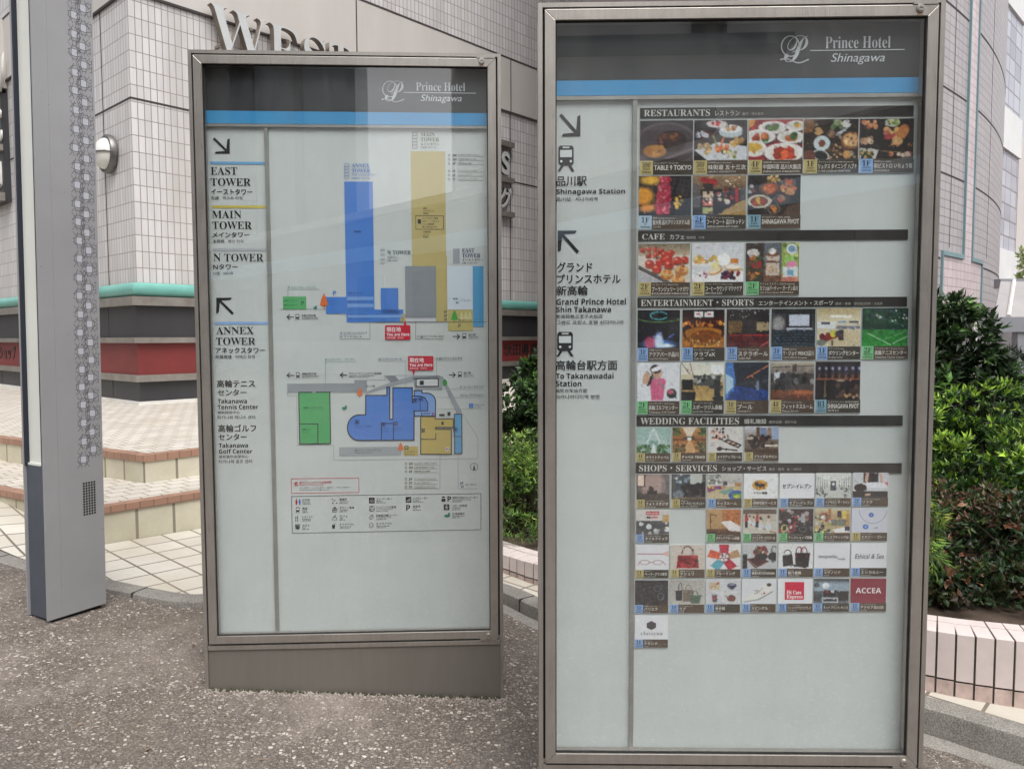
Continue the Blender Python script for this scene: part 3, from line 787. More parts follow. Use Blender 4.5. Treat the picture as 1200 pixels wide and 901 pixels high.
tb = empty('dark_tower', (-22, -42, 0)); tag(tb, 'tall dark curtain-wall tower across the street, reflected in the top left of the map sign', 'building')
def tpl(name, x0, x1, y0, y1, z1, m):
    bm = bmesh.new(); box(bm, x0, x1, y0, y1, -0.6, z1); ob = obj(name, bm, m, tb); ob.matrix_parent_inverse = Matrix.Translation(-Vector(tb.location))
tpl('curtain_wall', -40, -11.3, -52, -41, 34, M_RD)
tpl('grey_wing', -11.298, -9.0, -50, -41.4, 26, M_RG)
tpl('pale_pier', -8.998, -8.5, -50, -41.2, 26, M_RW)
tpl('grey_wing', -8.498, -5.4, -50, -41.6, 23, M_RG2)
wb = empty('pale_tower', (16, -34, 0)); tag(wb, 'broad pale office block across the street, reflected in the headers of the directory sign', 'building')
def wpl(name, x0, x1, y0, y1, z0, z1, m):
    bm = bmesh.new(); box(bm, x0, x1, y0, y1, z0, z1); ob = obj(name, bm, m, wb); ob.matrix_parent_inverse = Matrix.Translation(-Vector(wb.location))
wpl('wall', 0.5, 40, -46, -34, -0.6, 30, M_RU)
wpl('soffit', 0.5, 12, -33.999, -32.6, 15.4, 15.9, M_RG)
wpl('pier', 7.4, 9.0, -33.999, -33.4, 15.901, 30, M_RW)
wpl('canopy', 3.2, 8.2, -33.999, -31.8, 11.2, 12.4, M_RG2)
# ================================================================ THE TWO GLAZED SIGN CASES
class Sign:
    def __init__(s, name, label, PL, PR, vtop, group=None):
        PL, PR = Vector(PL), Vector(PR); c = (PL + PR) / 2; s.w = (PR - PL).length
        s.yaw = math.atan2(PR.y - PL.y, PR.x - PL.x)
        s.z0 = z_asph(c.x); s.root = empty(name, (c.x, c.y, s.z0), s.yaw); tag(s.root, label, 'sign', group)
        s.c = c; s.dx = Vector((math.cos(s.yaw), math.sin(s.yaw))); s.dy = Vector((-math.sin(s.yaw), math.cos(s.yaw)))
        s.ztop = s.L(600 if PL.x < -.5 and False else (PL.x / PL.y * FPX + 600 + PR.x / PR.y * FPX + 600) / 2, vtop, 0)[1]
    def L(s, u, v, dep):
        """photo pixel -> (x, z) on the board's plane at depth dep behind its face"""
        d = ray(u, v); o = Vector((0, 0, CAMZ)); n = s.dy; k = (s.c.dot(n) + dep - 0) / (d.x * n.x + d.y * n.y)
        p = o + d * k; q = Vector((p.x, p.y)) - s.c
        return (q.dot(s.dx), p.z - s.z0)
    def mp(s, dep): return lambda u, v: s.L(u, v, dep)

M_RUST = mottled('rust_stain', (124, 96, 76), (140, 118, 102), 60, 0.7, 0.2, 0)
DEP = 0.055          # printed panel behind the glass
GAPW, CASW, DOORW = 0.0075, 0.0145, 0.035

def build_case(S, vb, plinth_v, name_lab):
    w2 = S.w / 2; zt = S.ztop; uc = (S.c.x / S.c.y) * FPX + 600
    zd = S.L(uc, vb, 0)[1]                       # bottom of the door
    # casing: hollow box with an open front
    bm = bmesh.new(); D = 0.24
    box(bm, -w2, -w2 + CASW, 0, D, zd - 0.004, zt); box(bm, w2 - CASW, w2, 0, D, zd - 0.004, zt)
    box(bm, -w2 + CASW + 0.0004, w2 - CASW - 0.0004, 0, D, zt - CASW, zt)
    box(bm, -w2 + CASW + 0.0004, w2 - CASW - 0.0004, 0.02, D, zd - 0.004, zd + 0.012)
    box(bm, -w2 + CASW + 0.0004, w2 - CASW - 0.0004, D - 0.02, D - 0.001, zd + 0.0124, zt - CASW - 0.0004)
    obj('casing', bm, M_STEEL, S.root, bevel=0.0)
    bm = bmesh.new(); i0 = w2 - CASW - 0.0006
    for a, b, c, d in ((-i0, -i0 + GAPW + 0.002, zd + 0.013, zt - CASW - .001), (i0 - GAPW - 0.002, i0, zd + 0.013, zt - CASW - .001), (-i0 + .01, i0 - .01, zt - CASW - GAPW - 0.003, zt - CASW - 0.0008)):
        box(bm, a, b, 0.014, 0.03, c, d)
    obj('gasket', bm, M_GAP, S.root)
    # door
    dx = w2 - CASW - GAPW; dt = zt - CASW - GAPW; db = zd + 0.004
    obj('door_frame', frame_bars(-dx, dx, db, dt, DOORW, -0.004, 0.045), M_STEEL, S.root, bevel=0.0015)
    gx = dx - DOORW; g0, g1 = db + DOORW, dt - DOORW
    # gasket line round the glass
    obj('glass_seal', frame_bars(-gx - 0.0005, gx + 0.0005, g0 - 0.0005, g1 + 0.0005, 0.004, 0.004, 0.014), M_GAP, S.root)
    bm = bmesh.new(); fs = box(bm, -gx + 0.0045, gx - 0.0045, 0.008, 0.013, g0 + 0.0045, g1 - 0.0045)
    o = obj('glass_pane', bm, [M_GLASS, M_GLASSB], S.root)
    for p in o.data.polygons: p.material_index = 0 if p.normal.y < -0.5 else 1
    # inner box walls and back panel
    bm = bmesh.new(); px = gx + 0.012
    box(bm, -px, px, DEP + 0.001, DEP + 0.012, g0 - 0.012, g1 + 0.012); obj('backing_panel', bm, M_PANEL, S.root)
    bm = bmesh.new()
    for a, b in ((-px - 0.004, -px - 0.0005), (px + 0.0005, px + 0.004)): box(bm, a, b, 0.046, DEP + 0.012, g0 - 0.012, g1 + 0.012)
    box(bm, -px, px, 0.046, DEP + 0.0005, g1 + 0.0125, g1 + 0.016); box(bm, -px, px, 0.046, DEP + 0.0005, g0 - 0.016, g0 - 0.0125)
    obj('inner_reveal', bm, M_ALU, S.root)
    # plinth
    zp = zd - 0.006
    gl, gr = z_asph(S.c.x - S.dx.x * w2) - S.z0, z_asph(S.c.x + S.dx.x * w2) - S.z0
    bm = bmesh.new(); box(bm, -w2 + 0.013, w2 - 0.013, 0.012, D - 0.02, -0.25, zp - 0.0215); obj('plinth', bm, M_STEELP, S.root)
    bm = bmesh.new(); box(bm, -w2 + 0.0135, w2 - 0.0135, 0.004, D, zp - 0.021, zp); obj('plinth_rail', bm, M_STEEL, S.root, bevel=0.002)
    for a, b in ((-w2, -w2 + 0.0125), (w2 - 0.0125, w2)):
        bm = bmesh.new(); box(bm, a, b, 0.003, D, -0.25, zp); obj('corner_post', bm, M_STEEL, S.root)
    # locks (top and bottom of the door) and hinge plates
    for zz, sx in ((dt - 0.011, 0.875), (db + 0.013, 0.90)):
        bm = bmesh.new(); M = Matrix.Translation((w2 * sx, -0.004, zz)) @ Matrix.Rotation(R(90), 4, 'X')
        lathe(bm, [(0.0135, -0.002), (0.0135, 0.003), (0.0125, 0.0045), (0.0105, 0.0045), (0.010, 0.0065), (0, 0.0068)], 28, M); lk = obj('lock', bm, M_SCREW, S.root, True)
        bm = bmesh.new(); box(bm, w2 * sx - 0.0055, w2 * sx + 0.0055, -0.0115, -0.0105, zz - 0.0012, zz + 0.0012); obj('key_slot', bm, M_GAP, lk)
        bm = bmesh.new(); box(bm, w2 * sx - 0.010, w2 * sx + 0.008, -0.0045, -0.0041, zz - 0.021, zz - 0.006); obj('rust_stain', bm, M_RUST, S.root)
    for zz in (dt + 0.001, db - 0.007):
        bm = bmesh.new(); box(bm, w2 * 0.84, w2 * 0.96, -0.006, 0.012, zz, zz + 0.006); obj('hinge', bm, M_STEEL, S.root)
    S.gx, S.g0, S.g1, S.px = gx, g0, g1, px
    return S

def panel(S, name, m, u0, v0, u1, v1, dep0, dep1, full=True):
    """board spanning the case (or u0..u1) between photo rows v0 and v1"""
    mp = S.mp(dep0); uc = (u0 + u1) / 2
    x0, x1 = (-S.px + 0.0005, S.px - 0.0005) if full else (mp(u0, (v0 + v1) / 2)[0], mp(u1, (v0 + v1) / 2)[0])
    za, zb = mp(uc, v1)[1], min(mp(uc, v0)[1], S.g1 + 0.012)
    bm = bmesh.new(); box(bm, x0, x1, dep0, dep1, za, zb); return obj(name, bm, m, S.root)

BLK = (30, 30, 33); DGREY = (64, 66, 70); LOGO = (206, 212, 214)
def logo(S, u0, v0, u1, v1, t1, ln, t2):
    P = Print(S.mp(DEP - 0.012), DEP - 0.012)
    P.text('\U0001D4DF', u0 + (u1 - u0) * .12, v0, u1, v1 - (v1 - v0) * .05, LOGO, -0.006, res=6)
    # flourish round the capital
    c = []
    for k in range(28):
        a = R(300 - 330 * k / 27); c.append((u0 + (u1 - u0) * (.36 + .36 * math.cos(a) * (1 - .15 * k / 27)), v0 + (v1 - v0) * (.38 - .36 * math.sin(a))))
    P.line(c, (u1 - u0) * .045, LOGO, 3)
    c = [(u0 + (u1 - u0) * (k / 20), v1 - (v1 - v0) * (.10 + .07 * math.sin(k / 20 * 2 * math.pi + .6))) for k in range(21)]
    P.line(c, (u1 - u0) * .05, LOGO, 3)
    P.text('Prince Hotel', *t1, LOGO, -0.008, sf=True, res=5)
    P.rect(*ln, LOGO, 3)
    P.text('Shinagawa', *t2, LOGO, 0.0, res=5, shear=0.25)
    P.build('logo_lettering', S.root)

def arrow(S, u0, v0, u1, v1, down):
    """diagonal arrow: bold shaft and two barbs meeting in the corner"""
    P = Print(S.mp(DEP), DEP)
    def m(a, b): return (u0 + (u1 - u0) * a, v0 + (v1 - v0) * b)
    pts = [(0.02, .10), (.12, 0.0), (.80, .72), (.86, .13), (1.0, .06), (1.0, 1.0), (.13, 1.0), (.20, .88), (.72, .84)]
    if not down: pts = [(1 - a, 1 - b) for a, b in pts]
    P.poly([m(*p) for p in pts], BLK, 2); P.build('direction_arrow', S.root)

def train(P, u0, v0, u1, v1, col=BLK, bg=(214, 222, 222), lay=3):
    def m(a, b): return (u0 + (u1 - u0) * a, v0 + (v1 - v0) * b)
    P.poly([m(*p) for p in ((.05, .08), (.14, 0), (.86, 0), (.95, .08), (.95, .70), (.84, .78), (.16, .78), (.05, .70))], col, lay)
    P.rect(*m(.15, .17), *m(.85, .45), bg, lay + 1); P.rect(*m(.3, .045), *m(.7, .10), bg, lay + 1)
    for a in (.22, .78): P.ell(*m(a, .61), (u1 - u0) * .07, (v1 - v0) * .05, bg, lay + 1, 14)
    P.poly([m(.20, .78), m(.36, .78), m(.16, 1), m(0, 1)], col, lay); P.poly([m(.64, .78), m(.80, .78), m(1, 1), m(.84, 1)], col, lay)

def block(S, name, items):
    groups = []
    for it in items:
        big = len(it) > 5 and it[5].get('new')
        if not groups or it[2] - groups[-1][-1][4] > 4.2: groups.append([])
        groups[-1].append(it)
    for g in groups: block1(S, name, g)
def block1(S, name, items):
    P = Print(S.mp(DEP), DEP)
    for it in items:
        t, u0, v0, u1, v1 = it[:5]; o = it[5] if len(it) > 5 else {}
        P.text(t, u0, v0, u1, v1, o.get('col', BLK), o.get('off', 0.02), sf=o.get('sf', False), res=o.get('res', 3))
    return P.build(name, S.root)

# ---------------------------------------------------------------- left: campus map sign
SA = Sign('map_sign', 'stainless steel sign case with a floor map of coloured towers, standing left of the directory', tuple(at_depth(229.1, 395, 3.30).xy), tuple(at_depth(588.3, 395, 3.36).xy), 60.8, 'glazed sign cases')
build_case(SA, 752, 0, 'map')
panel(SA, 'header_panel', M_HEADER, 240, 60, 571, 131.2, DEP - 0.011, DEP)
panel(SA, 'header_stripe', M_STRIPE, 240, 131.4, 571, 146, DEP - 0.011, DEP)
panel(SA, 'trim_strip', M_ALU, 240, 146.4, 571, 149.6, DEP - 0.012, DEP)
panel(SA, 'divider', M_ALU, 316.2, 149.8, 320.6, 760, DEP - 0.010, DEP, False)
logo(SA, 448, 95, 473, 120.5, (487.5, 97, 545, 107), (473, 108.8, 558, 109.6), (493, 111.4, 541, 121.5))
S_ = dict(sf=True, off=-0.002, res=4); J_ = dict(off=0.02); K_ = dict(off=0.006, col=(58, 60, 64), res=2); H_ = dict(off=0.03, res=3)
arrow(SA, 249, 161.3, 269.3, 180.3, True); arrow(SA, 253.5, 349, 274.5, 368.8, False)
for nm, u0, v0, u1, v1, c in (('blue', 246.5, 189.8, 312.3, 192.8, (112, 170, 214)), ('gold', 248.3, 241, 314, 244, (206, 190, 92)), ('grey', 249.8, 291.2, 315, 294.2, (178, 182, 186)), ('blue', 252, 377.2, 317.6, 380.2, (140, 178, 226))):
    P = Print(SA.mp(DEP), DEP); P.rect(u0, v0, u1, v1, c, 2); P.build('colour_bar', SA.root)
block(SA, 'direction_lettering', [
    ('EAST', 247, 196, 278, 205.2, S_), ('TOWER', 247, 209, 294, 218.2, S_), ('イーストタワー', 247.5, 221.6, 295.5, 228.4, J_), ('东楼   이스트 타워', 247.5, 230.2, 284, 234.2, K_),
    ('MAIN', 248.4, 247, 283, 256, S_), ('TOWER', 249, 259.7, 295.2, 268.7, S_), ('メインタワー', 249.2, 272.2, 292.2, 278.4, J_), ('主塔楼   메인 타워', 249.4, 280.8, 285.2, 285, K_),
    ('N TOWER', 250.2, 297.4, 308.8, 306.6, S_), ('Nタワー', 250.2, 309.6, 278.6, 316, J_), ('N塔   N타워', 250.2, 318.4, 273, 322.2, K_),
    ('ANNEX', 253.4, 383, 297.4, 391.8, S_), ('TOWER', 253.2, 395.5, 299.4, 404.2, S_), ('アネックスタワー', 253, 407.2, 310.4, 414, J_), ('附属塔楼   아넥스 타워', 253, 416, 298.6, 420.4, K_),
    ('高輪テニス', 254.6, 445.2, 298.8, 453.8, J_), ('センター', 255.2, 456.2, 289, 463.4, J_), ('Takanawa', 255.2, 467.2, 289.4, 472.6, H_), ('Tennis Center', 255.2, 474, 302.6, 479.4, H_), ('高轮网球中心', 255.2, 481.3, 281, 485, K_), ('타카나와 테니스 센터', 255.2, 486.8, 299, 491, K_),
    ('高輪ゴルフ', 255.9, 497.5, 300.2, 506, J_), ('センター', 256.2, 508.2, 289.2, 515.4, J_), ('Takanawa', 256.6, 519, 290.6, 524.4, H_), ('Golf Center', 256.6, 526, 295.8, 531.2, H_), ('高轮高尔夫球中心', 256.6, 533, 291.2, 536.8, K_), ('타카나와 골프 센터', 256.6, 538.4, 295.4, 542.8, K_)])

BLUE = (76, 128, 206); BLUE2 = (124, 164, 220); GOLD = (188, 174, 116); GREY = (138, 145, 151); LBLUE = (86, 158, 204); GRN = (84, 170, 106); TEALC = (26, 132, 118); NAVY = (40, 62, 110); RED = (196, 24, 52); ORG = (214, 112, 58); INK2 = (48, 50, 58); ROAD = (146, 153, 158); WHT = (224, 230, 230)
RND = random.Random(7)
def small_text(P, t, u, v, w_, h_, col, off=0.008, fit='left'): P.text(t, u, v, u + w_, v + h_, col, off, fit, res=1)
def tree_icon(P, u, v, w_, h_, col):
    P.poly([(u, v), (u + w_ * .30, v + h_ * .32), (u + w_ * .5, v + h_ * .72), (u + w_ * .38, v + h_ * .8), (u - w_ * .38, v + h_ * .8), (u - w_ * .5, v + h_ * .72), (u - w_ * .30, v + h_ * .32)], col, 5); P.rect(u - w_ * .05, v + h_ * .8, u + w_ * .05, v + h_, col, 5)
def duck(P, u, v, s):
    P.ell(u, v + s * .1, s * .5, s * .26, TEALC, 5); P.ell(u + s * .3, v - s * .28, s * .17, s * .17, TEALC, 5); P.poly([(u + s * .42, v - s * .3), (u + s * .62, v - s * .2), (u + s * .42, v - s * .16)], TEALC, 5); P.rect(u + s * .2, v - s * .25, u + s * .4, v + s * .1, TEALC, 5)
def callout(P, u0, v0, u1, v1, pu, pv):
    P.poly([(u0 + 1, v0), (u1 - 1, v0), (u1, v0 + 1), (u1, v1 - 1), (u1 - 1, v1), (u0 + 1, v1), (u0, v1 - 1), (u0, v0 + 1)], RED, 8)
    if pv < v0: P.poly([(pu, pv), (pu + 1.6, v0 + .2), (pu - 2.2, v0 + .2)], RED, 8)
    else: P.poly([(pu, pv), (pu + 2.2, v1 - .2), (pu - 1.6, v1 - .2)], RED, 8)
    w_ = u1 - u0; h_ = v1 - v0
    P.text('現在地', u0 + w_ * .06, v0 + h_ * .12, u0 + w_ * .62, v0 + h_ * .46, (240, 236, 236), 0.025, layer=9)
    P.text('You are Here', u0 + w_ * .06, v0 + h_ * .52, u0 + w_ * .96, v0 + h_ * .74, (240, 236, 236), 0.025, layer=9)
    P.text('您的位置   현위치', u0 + w_ * .06, v0 + h_ * .80, u0 + w_ * .72, v0 + h_ * .93, (240, 220, 222), 0.006, layer=9, res=1)
def larrow(P, u0, u1, v, right=False, col=INK2):
    P.line([(u0, v), (u1, v)], .9, col, 4); t = u1 if right else u0; d = -1 if right else 1
    P.line([(t + d * 2.8, v - 2.6), (t, v), (t + d * 2.8, v + 2.6)], .95, col, 4)
def row3(P, u, v, w_, ja, en, kr, col, h1=2.6, h2=1.5, h3=1.4):
    small_text(P, ja, u, v, w_, h1, col, .014); small_text(P, en, u, v + h1 + .35, w_, h2, col, .014); small_text(P, kr, u, v + h1 + h2 + .8, w_ * .9, h3, col)

# elevation diagram of the towers
P = Print(SA.mp(DEP), DEP)
P.rect(482.5, 177.5, 522.5, 377, GOLD, 1); P.rect(511, 300, 524, 377, GOLD, 2)
P.rect(404.8, 213, 438, 377.4, BLUE, 2); P.rect(382, 348, 438, 367.7, BLUE, 3); P.rect(406.8, 367.7, 472.6, 377.6, BLUE, 3); P.rect(438, 362.8, 472.6, 367.8, BLUE, 3)
P.rect(446.3, 337.6, 466.8, 368, BLUE, 3); P.rect(468.5, 368, 475, 377.6, GOLD, 3)
for v in (348, 356.2): P.rect(407, v - .2, 438, v + 3.9, BLUE2, 4)
P.rect(407.5, 369.2, 472, 372.2, BLUE2, 4)
P.rect(475, 312, 511, 368.3, GREY, 4); P.rect(475, 368.5, 511, 372.6, (136, 142, 150), 4); P.rect(475, 372.8, 511, 377, (196, 200, 204), 4)
P.rect(524.2, 312, 554, 362.8, (206, 218, 228), 2); P.rect(525, 363, 554, 387.6, (190, 178, 112), 3); P.rect(554.2, 312, 566.6, 382.6, LBLUE, 4)  # pale blue field is a glass reflection put into the print colour
P.rect(331.6, 347.6, 359, 362.3, GRN, 3)
P.line([(328.7, 362.5), (382, 362.5)], .4, DGREY, 2); P.line([(440, 377.4), (570, 377.4)], .4, DGREY, 6)
P.rect(392.0, 340.6, 392.01, 340.61, BLUE, 1); P.text('P', 390.2, 341, 394, 346, BLUE, 0.04); P.text('P', 353, 352.8, 356.3, 357.8, (14, 96, 48), 0.04, layer=5)
tree_icon(P, 379.8, 343.6, 9.6, 18.6, ORG); duck(P, 369.4, 360, 4.4); tree_icon(P, 532.6, 363.4, 8, 14.5, (64, 160, 70))
for du in (541, 546, 550.5): tree_icon(P, du, 364, 5, 13, (206, 200, 150))
# names of the towers with facade swatches
for u0, v0, u1, v1 in ((483, 155, 489, 174), (403.3, 191.5, 409.2, 210)):
    for k in range(5):
        a = v0 + (v1 - v0) * k / 5
        if u0 > 450: P.frame(u0, a, u1, a + (v1 - v0) / 5 + .3, .5, (120, 122, 124), 3)
        else:
            c = [((u0 + u1) / 2 + (u1 - u0) / 2 * math.cos(R(24 * q)), a + (v1 - v0) / 10 + (v1 - v0) / 10 * math.sin(R(24 * q))) for q in range(15)]; P.line(c, .45, (104, 140, 200), 3, True)
P.rect(446, 290.4, 451, 308.4, (196, 200, 202), 3)
for k in range(3): P.rect(446, 292 + k * 5.6, 451, 294.5 + k * 5.6, (168, 172, 174), 4)
P.rect(531, 291, 538.6, 308.8, (176, 184, 190), 3)
for k in range(9): P.rect(531, 292 + k * 1.9, 538.6, 292.6 + k * 1.9, (126, 136, 146), 4)
for t, u0, v0, u1, v1, c in (('MAIN', 493, 155.6, 509.6, 160, (110, 106, 84)), ('TOWER', 493, 161.6, 514.7, 166.2, (110, 106, 84)), ('ANNEX', 412.2, 192, 433.2, 196.6, BLUE), ('TOWER', 412.2, 198, 434.2, 202.6, BLUE), ('N TOWER', 454.2, 293.6, 481.5, 298.5, BLK), ('EAST', 541.5, 291.2, 555.9, 296.2, NAVY), ('TOWER', 541.5, 297.2, 563.2, 302, NAVY)): P.text(t, u0, v0, u1, v1, c, -0.002, sf=True)
for t, u0, v0, u1, v1, c in (('メインタワー', 493, 167.7, 514.6, 171, INK2), ('主塔楼  메인 타워', 493, 172.2, 511, 174, DGREY), ('アネックスタワー', 412.2, 203.6, 441, 207, BLUE), ('附属塔楼  아넥스 타워', 412.2, 208.2, 434, 210.2, BLUE), ('Nタワー', 454.2, 300, 466, 303.2, INK2), ('N塔  N타워', 454.2, 304.4, 466, 306.4, DGREY), ('イーストタワー', 541.5, 303.2, 566, 306.4, INK2), ('东楼  이스트 타워', 541.5, 307.4, 559, 309.4, DGREY)): P.text(t, u0, v0, u1, v1, c, .01, res=1)
# floor notes
for k, (f, t) in enumerate((('7F', 'ボウリング'), ('6F', ''), ('5F', 'テニスコート'), ('4F', ''), ('3F', 'アクアパーク品川'), ('2F', 'フードコート'), ('1F', 'コンビニエンスストア'))):
    v = 342.6 + k * 5.0; small_text(P, f, 408.5, v, 4, 2.6, NAVY, .02); small_text(P, t, 413.5, v, 22, 2.2, NAVY)
small_text(P, 'カフェ&パーティー', 436, 369.4, 20, 1.8, NAVY); small_text(P, 'スポーツジム', 456, 364.2, 12, 2, NAVY); small_text(P, '駐車場', 457, 370.8, 8, 2, NAVY); small_text(P, 'ロビー', 447, 373.6, 8, 2, NAVY)
small_text(P, 'レストラン', 386, 352, 16, 1.8, NAVY); small_text(P, 'ステラボール', 386, 355.4, 14, 1.8, NAVY); small_text(P, '高輪テニスセンター', 333, 351.4, 17, 1.9, (10, 84, 44), .02); small_text(P, '高輪ゴルフセンター', 333, 356.6, 17, 1.9, (10, 84, 44), .02)
small_text(P, '宴会場', 415, 270.4, 10, 2.6, NAVY)
for k, t in enumerate(('39F Dining & Bar "TABLE 9 TOKYO"', '38F 日本料理 味街道 五十三次', '4F 中国料理 品川大飯店', '2F ブーランジェリーシナガワ', '2F コーヒーラウンジ', '1F リュクスダイニング ハプナ')):
    v = 181 + k * 4.9 + (4.6 if k > 2 else 0) * .8; small_text(P, t[:3], 530, v, 6, 2.5, INK2, .02); small_text(P, t[3:], 537, v, 31, 1.7, INK2, .01); P.rect(537, v + 2.3, 567, v + 2.7, (110, 112, 110), 3); P.frame(525, v, 527.4, v + 2.5, .4, INK2)
P.frame(487, 252.8, 520, 269.2, .6, INK2, 3); P.rect(489.6, 257.2, 493.4, 262.4, INK2, 3)
for k, t in enumerate(('メインタワー客室', 'ロビー・フロント', 'メイン宴会場', 'Main Banquet Hall')): small_text(P, t, 495, 255 + k * 3.4, 22, 2.2, INK2, .012)
for k, t in enumerate(('客室', 'スカイラウンジ', '味街道')): small_text(P, t, 496, 243.4 + k * 3, 13, 2, INK2, .012)
for k, t in enumerate(('中国料理', 'プール', '駐車場')): small_text(P, t, 496, 271 + k * 3, 12, 2, INK2, .012)
for k, t in enumerate(('グランドプリンス', 'N TOWER LOUNGE', '客室フロア', 'Guest Rooms')): small_text(P, t, 484, 336.6 + k * 2.6, 19, 1.8, INK2, .012)
small_text(P, '2F', 478, 369.2, 4, 2.6, INK2, .02); small_text(P, 'ロビー', 483, 369.6, 8, 2, INK2); small_text(P, '1F', 478, 373.8, 4, 2.6, INK2, .02)
for k in range(3): small_text(P, f'{3 - k}F', 520, 364 + k * 4.6, 4, 2.8, INK2, .03)
small_text(P, '客室', 531, 349, 7, 2.6, NAVY); small_text(P, '8F', 534, 353.4, 4, 2.8, NAVY, .03); small_text(P, 'イーストタワー', 539.5, 351.4, 13, 2, NAVY)
small_text(P, 'P', 537, 379.6, 3.4, 4.6, NAVY, .05); small_text(P, '9F', 555.6, 332, 5, 2.4, NAVY, .02); small_text(P, '客室', 556, 336, 7, 2, NAVY); small_text(P, 'フロント', 537, 373.6, 10, 3, INK2, .04); small_text(P, 'i', 550.5, 373, 3, 4, INK2, .05)
# leaders and directions below the towers
small_text(P, '2F レストラン・ブッフェ', 337, 335.2, 37, 2.8, TEALC, .014); P.line([(337.3, 339.2), (374, 339.2)], .4, (110, 140, 130)); P.line([(337.3, 339.2), (337.3, 348)], .4, (110, 140, 130))
larrow(P, 336.4, 344, 371.4); train(P, 346, 368, 351, 375, INK2); row3(P, 353.6, 368.3, 24, '高輪台駅方面', 'To Takanawadai Station', '高轮台站方面 타카나와다이역', INK2)
small_text(P, '2F コンビニエンスストア', 398.4, 388.8, 32, 3, NAVY, .014); small_text(P, '1F フードコート', 398.4, 393, 26, 3, NAVY, .014); P.line([(398, 397.4), (433.6, 397.4), (433.6, 375)], .4, DGREY)
P.line([(487.2, 377), (487.2, 397.4), (520, 397.4)], .4, DGREY); small_text(P, '1F 品川プリンスシネマ', 489, 392.8, 31, 3, INK2, .014)
larrow(P, 531, 538.6, 394.2, True); train(P, 541.6, 390.6, 546.6, 397.6, INK2); row3(P, 549, 391, 18, '品川駅', 'Shinagawa Station', '品川站 시나가와역', INK2)
P.build('tower_diagram', SA.root)
P = Print(SA.mp(DEP), DEP); callout(P, 451.3, 381.2, 481, 398.2, 475, 375); P.build('location_marker', SA.root)

# plan of the site
P = Print(SA.mp(DEP), DEP); OUT = (36, 38, 44)
P.rect(336.6, 449.3, 416, 460, ROAD, 1); P.rect(415.4, 445.4, 430, 460, ROAD, 1); P.line([(430, 445.4), (451, 445.4), (451, 440), (515, 440)], .4, GREY, 2)
P.poly([(426, 460), (463, 446), (485, 440.4), (516, 440.4), (516, 444), (489, 446), (466, 450.5), (430, 461.5)], (158, 165, 169), 2); P.poly([(451, 440.4), (463, 440.4), (468, 446), (458, 448)], (132, 138, 144), 3)
P.poly([(484, 442), (516, 440.4), (520, 446), (518, 457), (486, 457)], (160, 166, 170), 2); P.poly([(515, 440.4), (519, 441), (541.6, 483), (535, 484)], (156, 163, 167), 3)
P.line([(543, 486), (560, 513), (560, 537.4), (391, 539), (391, 521.4)], .4, GREY); P.line([(391, 521.4), (349, 521.4), (347.6, 463.6), (337, 463.6), (336.6, 460)], .4, GREY)
P.rect(350.6, 459.4, 387.2, 520, GRN, 3); P.frame(350.2, 459, 387.6, 520.4, 1.1, OUT, 4); P.line([(351.4, 496.6), (372.6, 496.6), (372.6, 519.6)], 1, OUT, 4); P.rect(366, 458.8, 370, 460.4, ROAD, 5)
small_text(P, '高輪テニスセンター', 355.4, 476.4, 25, 2.4, (8, 76, 40), .02); small_text(P, 'Takanawa Tennis Center', 355.4, 479.4, 24, 1.5, (8, 76, 40), .02)
for k, t in enumerate(('高輪ゴルフ', 'センター', 'Takanawa', 'Golf Center')): small_text(P, t, 354.4, 502 + k * 2.9, 14, 2, (8, 76, 40), .02)
duck(P, 403.6, 477.6, 6); tree_icon(P, 421.6, 453.6, 6.8, 12.4, ORG); small_text(P, 'いちょう坂', 427.6, 451, 12, 2.6, INK2, .014)
arc = [(420.6 + 13.4 * math.cos(R(a)), 501 + 15 * math.sin(R(a))) for a in range(270, 89, -15)]
B1 = [(428.6, 463.2), (453.4, 463.2), (453.4, 453.6), (456.8, 453.6), (456.8, 491), (460.4, 491), (460.4, 454.2), (483.2, 454.2), (483.2, 471.6), (485.2, 471.6), (485.2, 515.6), (420.6, 516)] + arc[::-1] + [(428.6, 486)]
P.poly(B1, BLUE, 3); P.line(B1, 1.2, OUT, 4, True); P.line([(461, 515), (461, 496), (447, 496), (447, 515)], .9, OUT, 5)
arc2 = [(500 + 10.4 * math.cos(R(a)), 470 - 9.4 * math.sin(R(a))) for a in range(0, 91, 15)]
B2 = [(485.4, 457.6), (494.6, 457.6), (494.6, 460.6)] + arc2[::-1] + [(510.4, 487.4), (485.6, 487.4)]
P.poly(B2, BLUE2, 3); P.line(B2, 1.1, OUT, 4, True); P.poly([(484.6, 464), (492.6, 464), (498, 466), (501.4, 472), (501.4, 481), (484.6, 481)], BLUE, 5); P.line([(484.4, 464), (492.6, 464), (498, 466), (501.4, 472), (501.4, 481.4), (485, 481.4)], 1, OUT, 6); P.line([(492.4, 480), (492.4, 468), (485, 468)], .8, OUT, 6)
B3 = [(493, 488), (510, 488), (510, 490.7), (531.4, 490.7), (531.4, 500.7), (510.7, 500.7), (510.7, 503), (529, 503), (529, 532), (493, 532)]
P.poly(B3, (190, 170, 92), 5); P.line(B3, 1.1, OUT, 6, True); P.line([(493, 514.6), (510.6, 514.6), (510.6, 508)], .9, OUT, 6)
P.rect(532.5, 485, 541.5, 531.5, LBLUE, 5); P.frame(532.2, 484.6, 541.8, 531.8, 1, OUT, 6); P.rect(532.5, 511, 541.5, 511.8, OUT, 6)
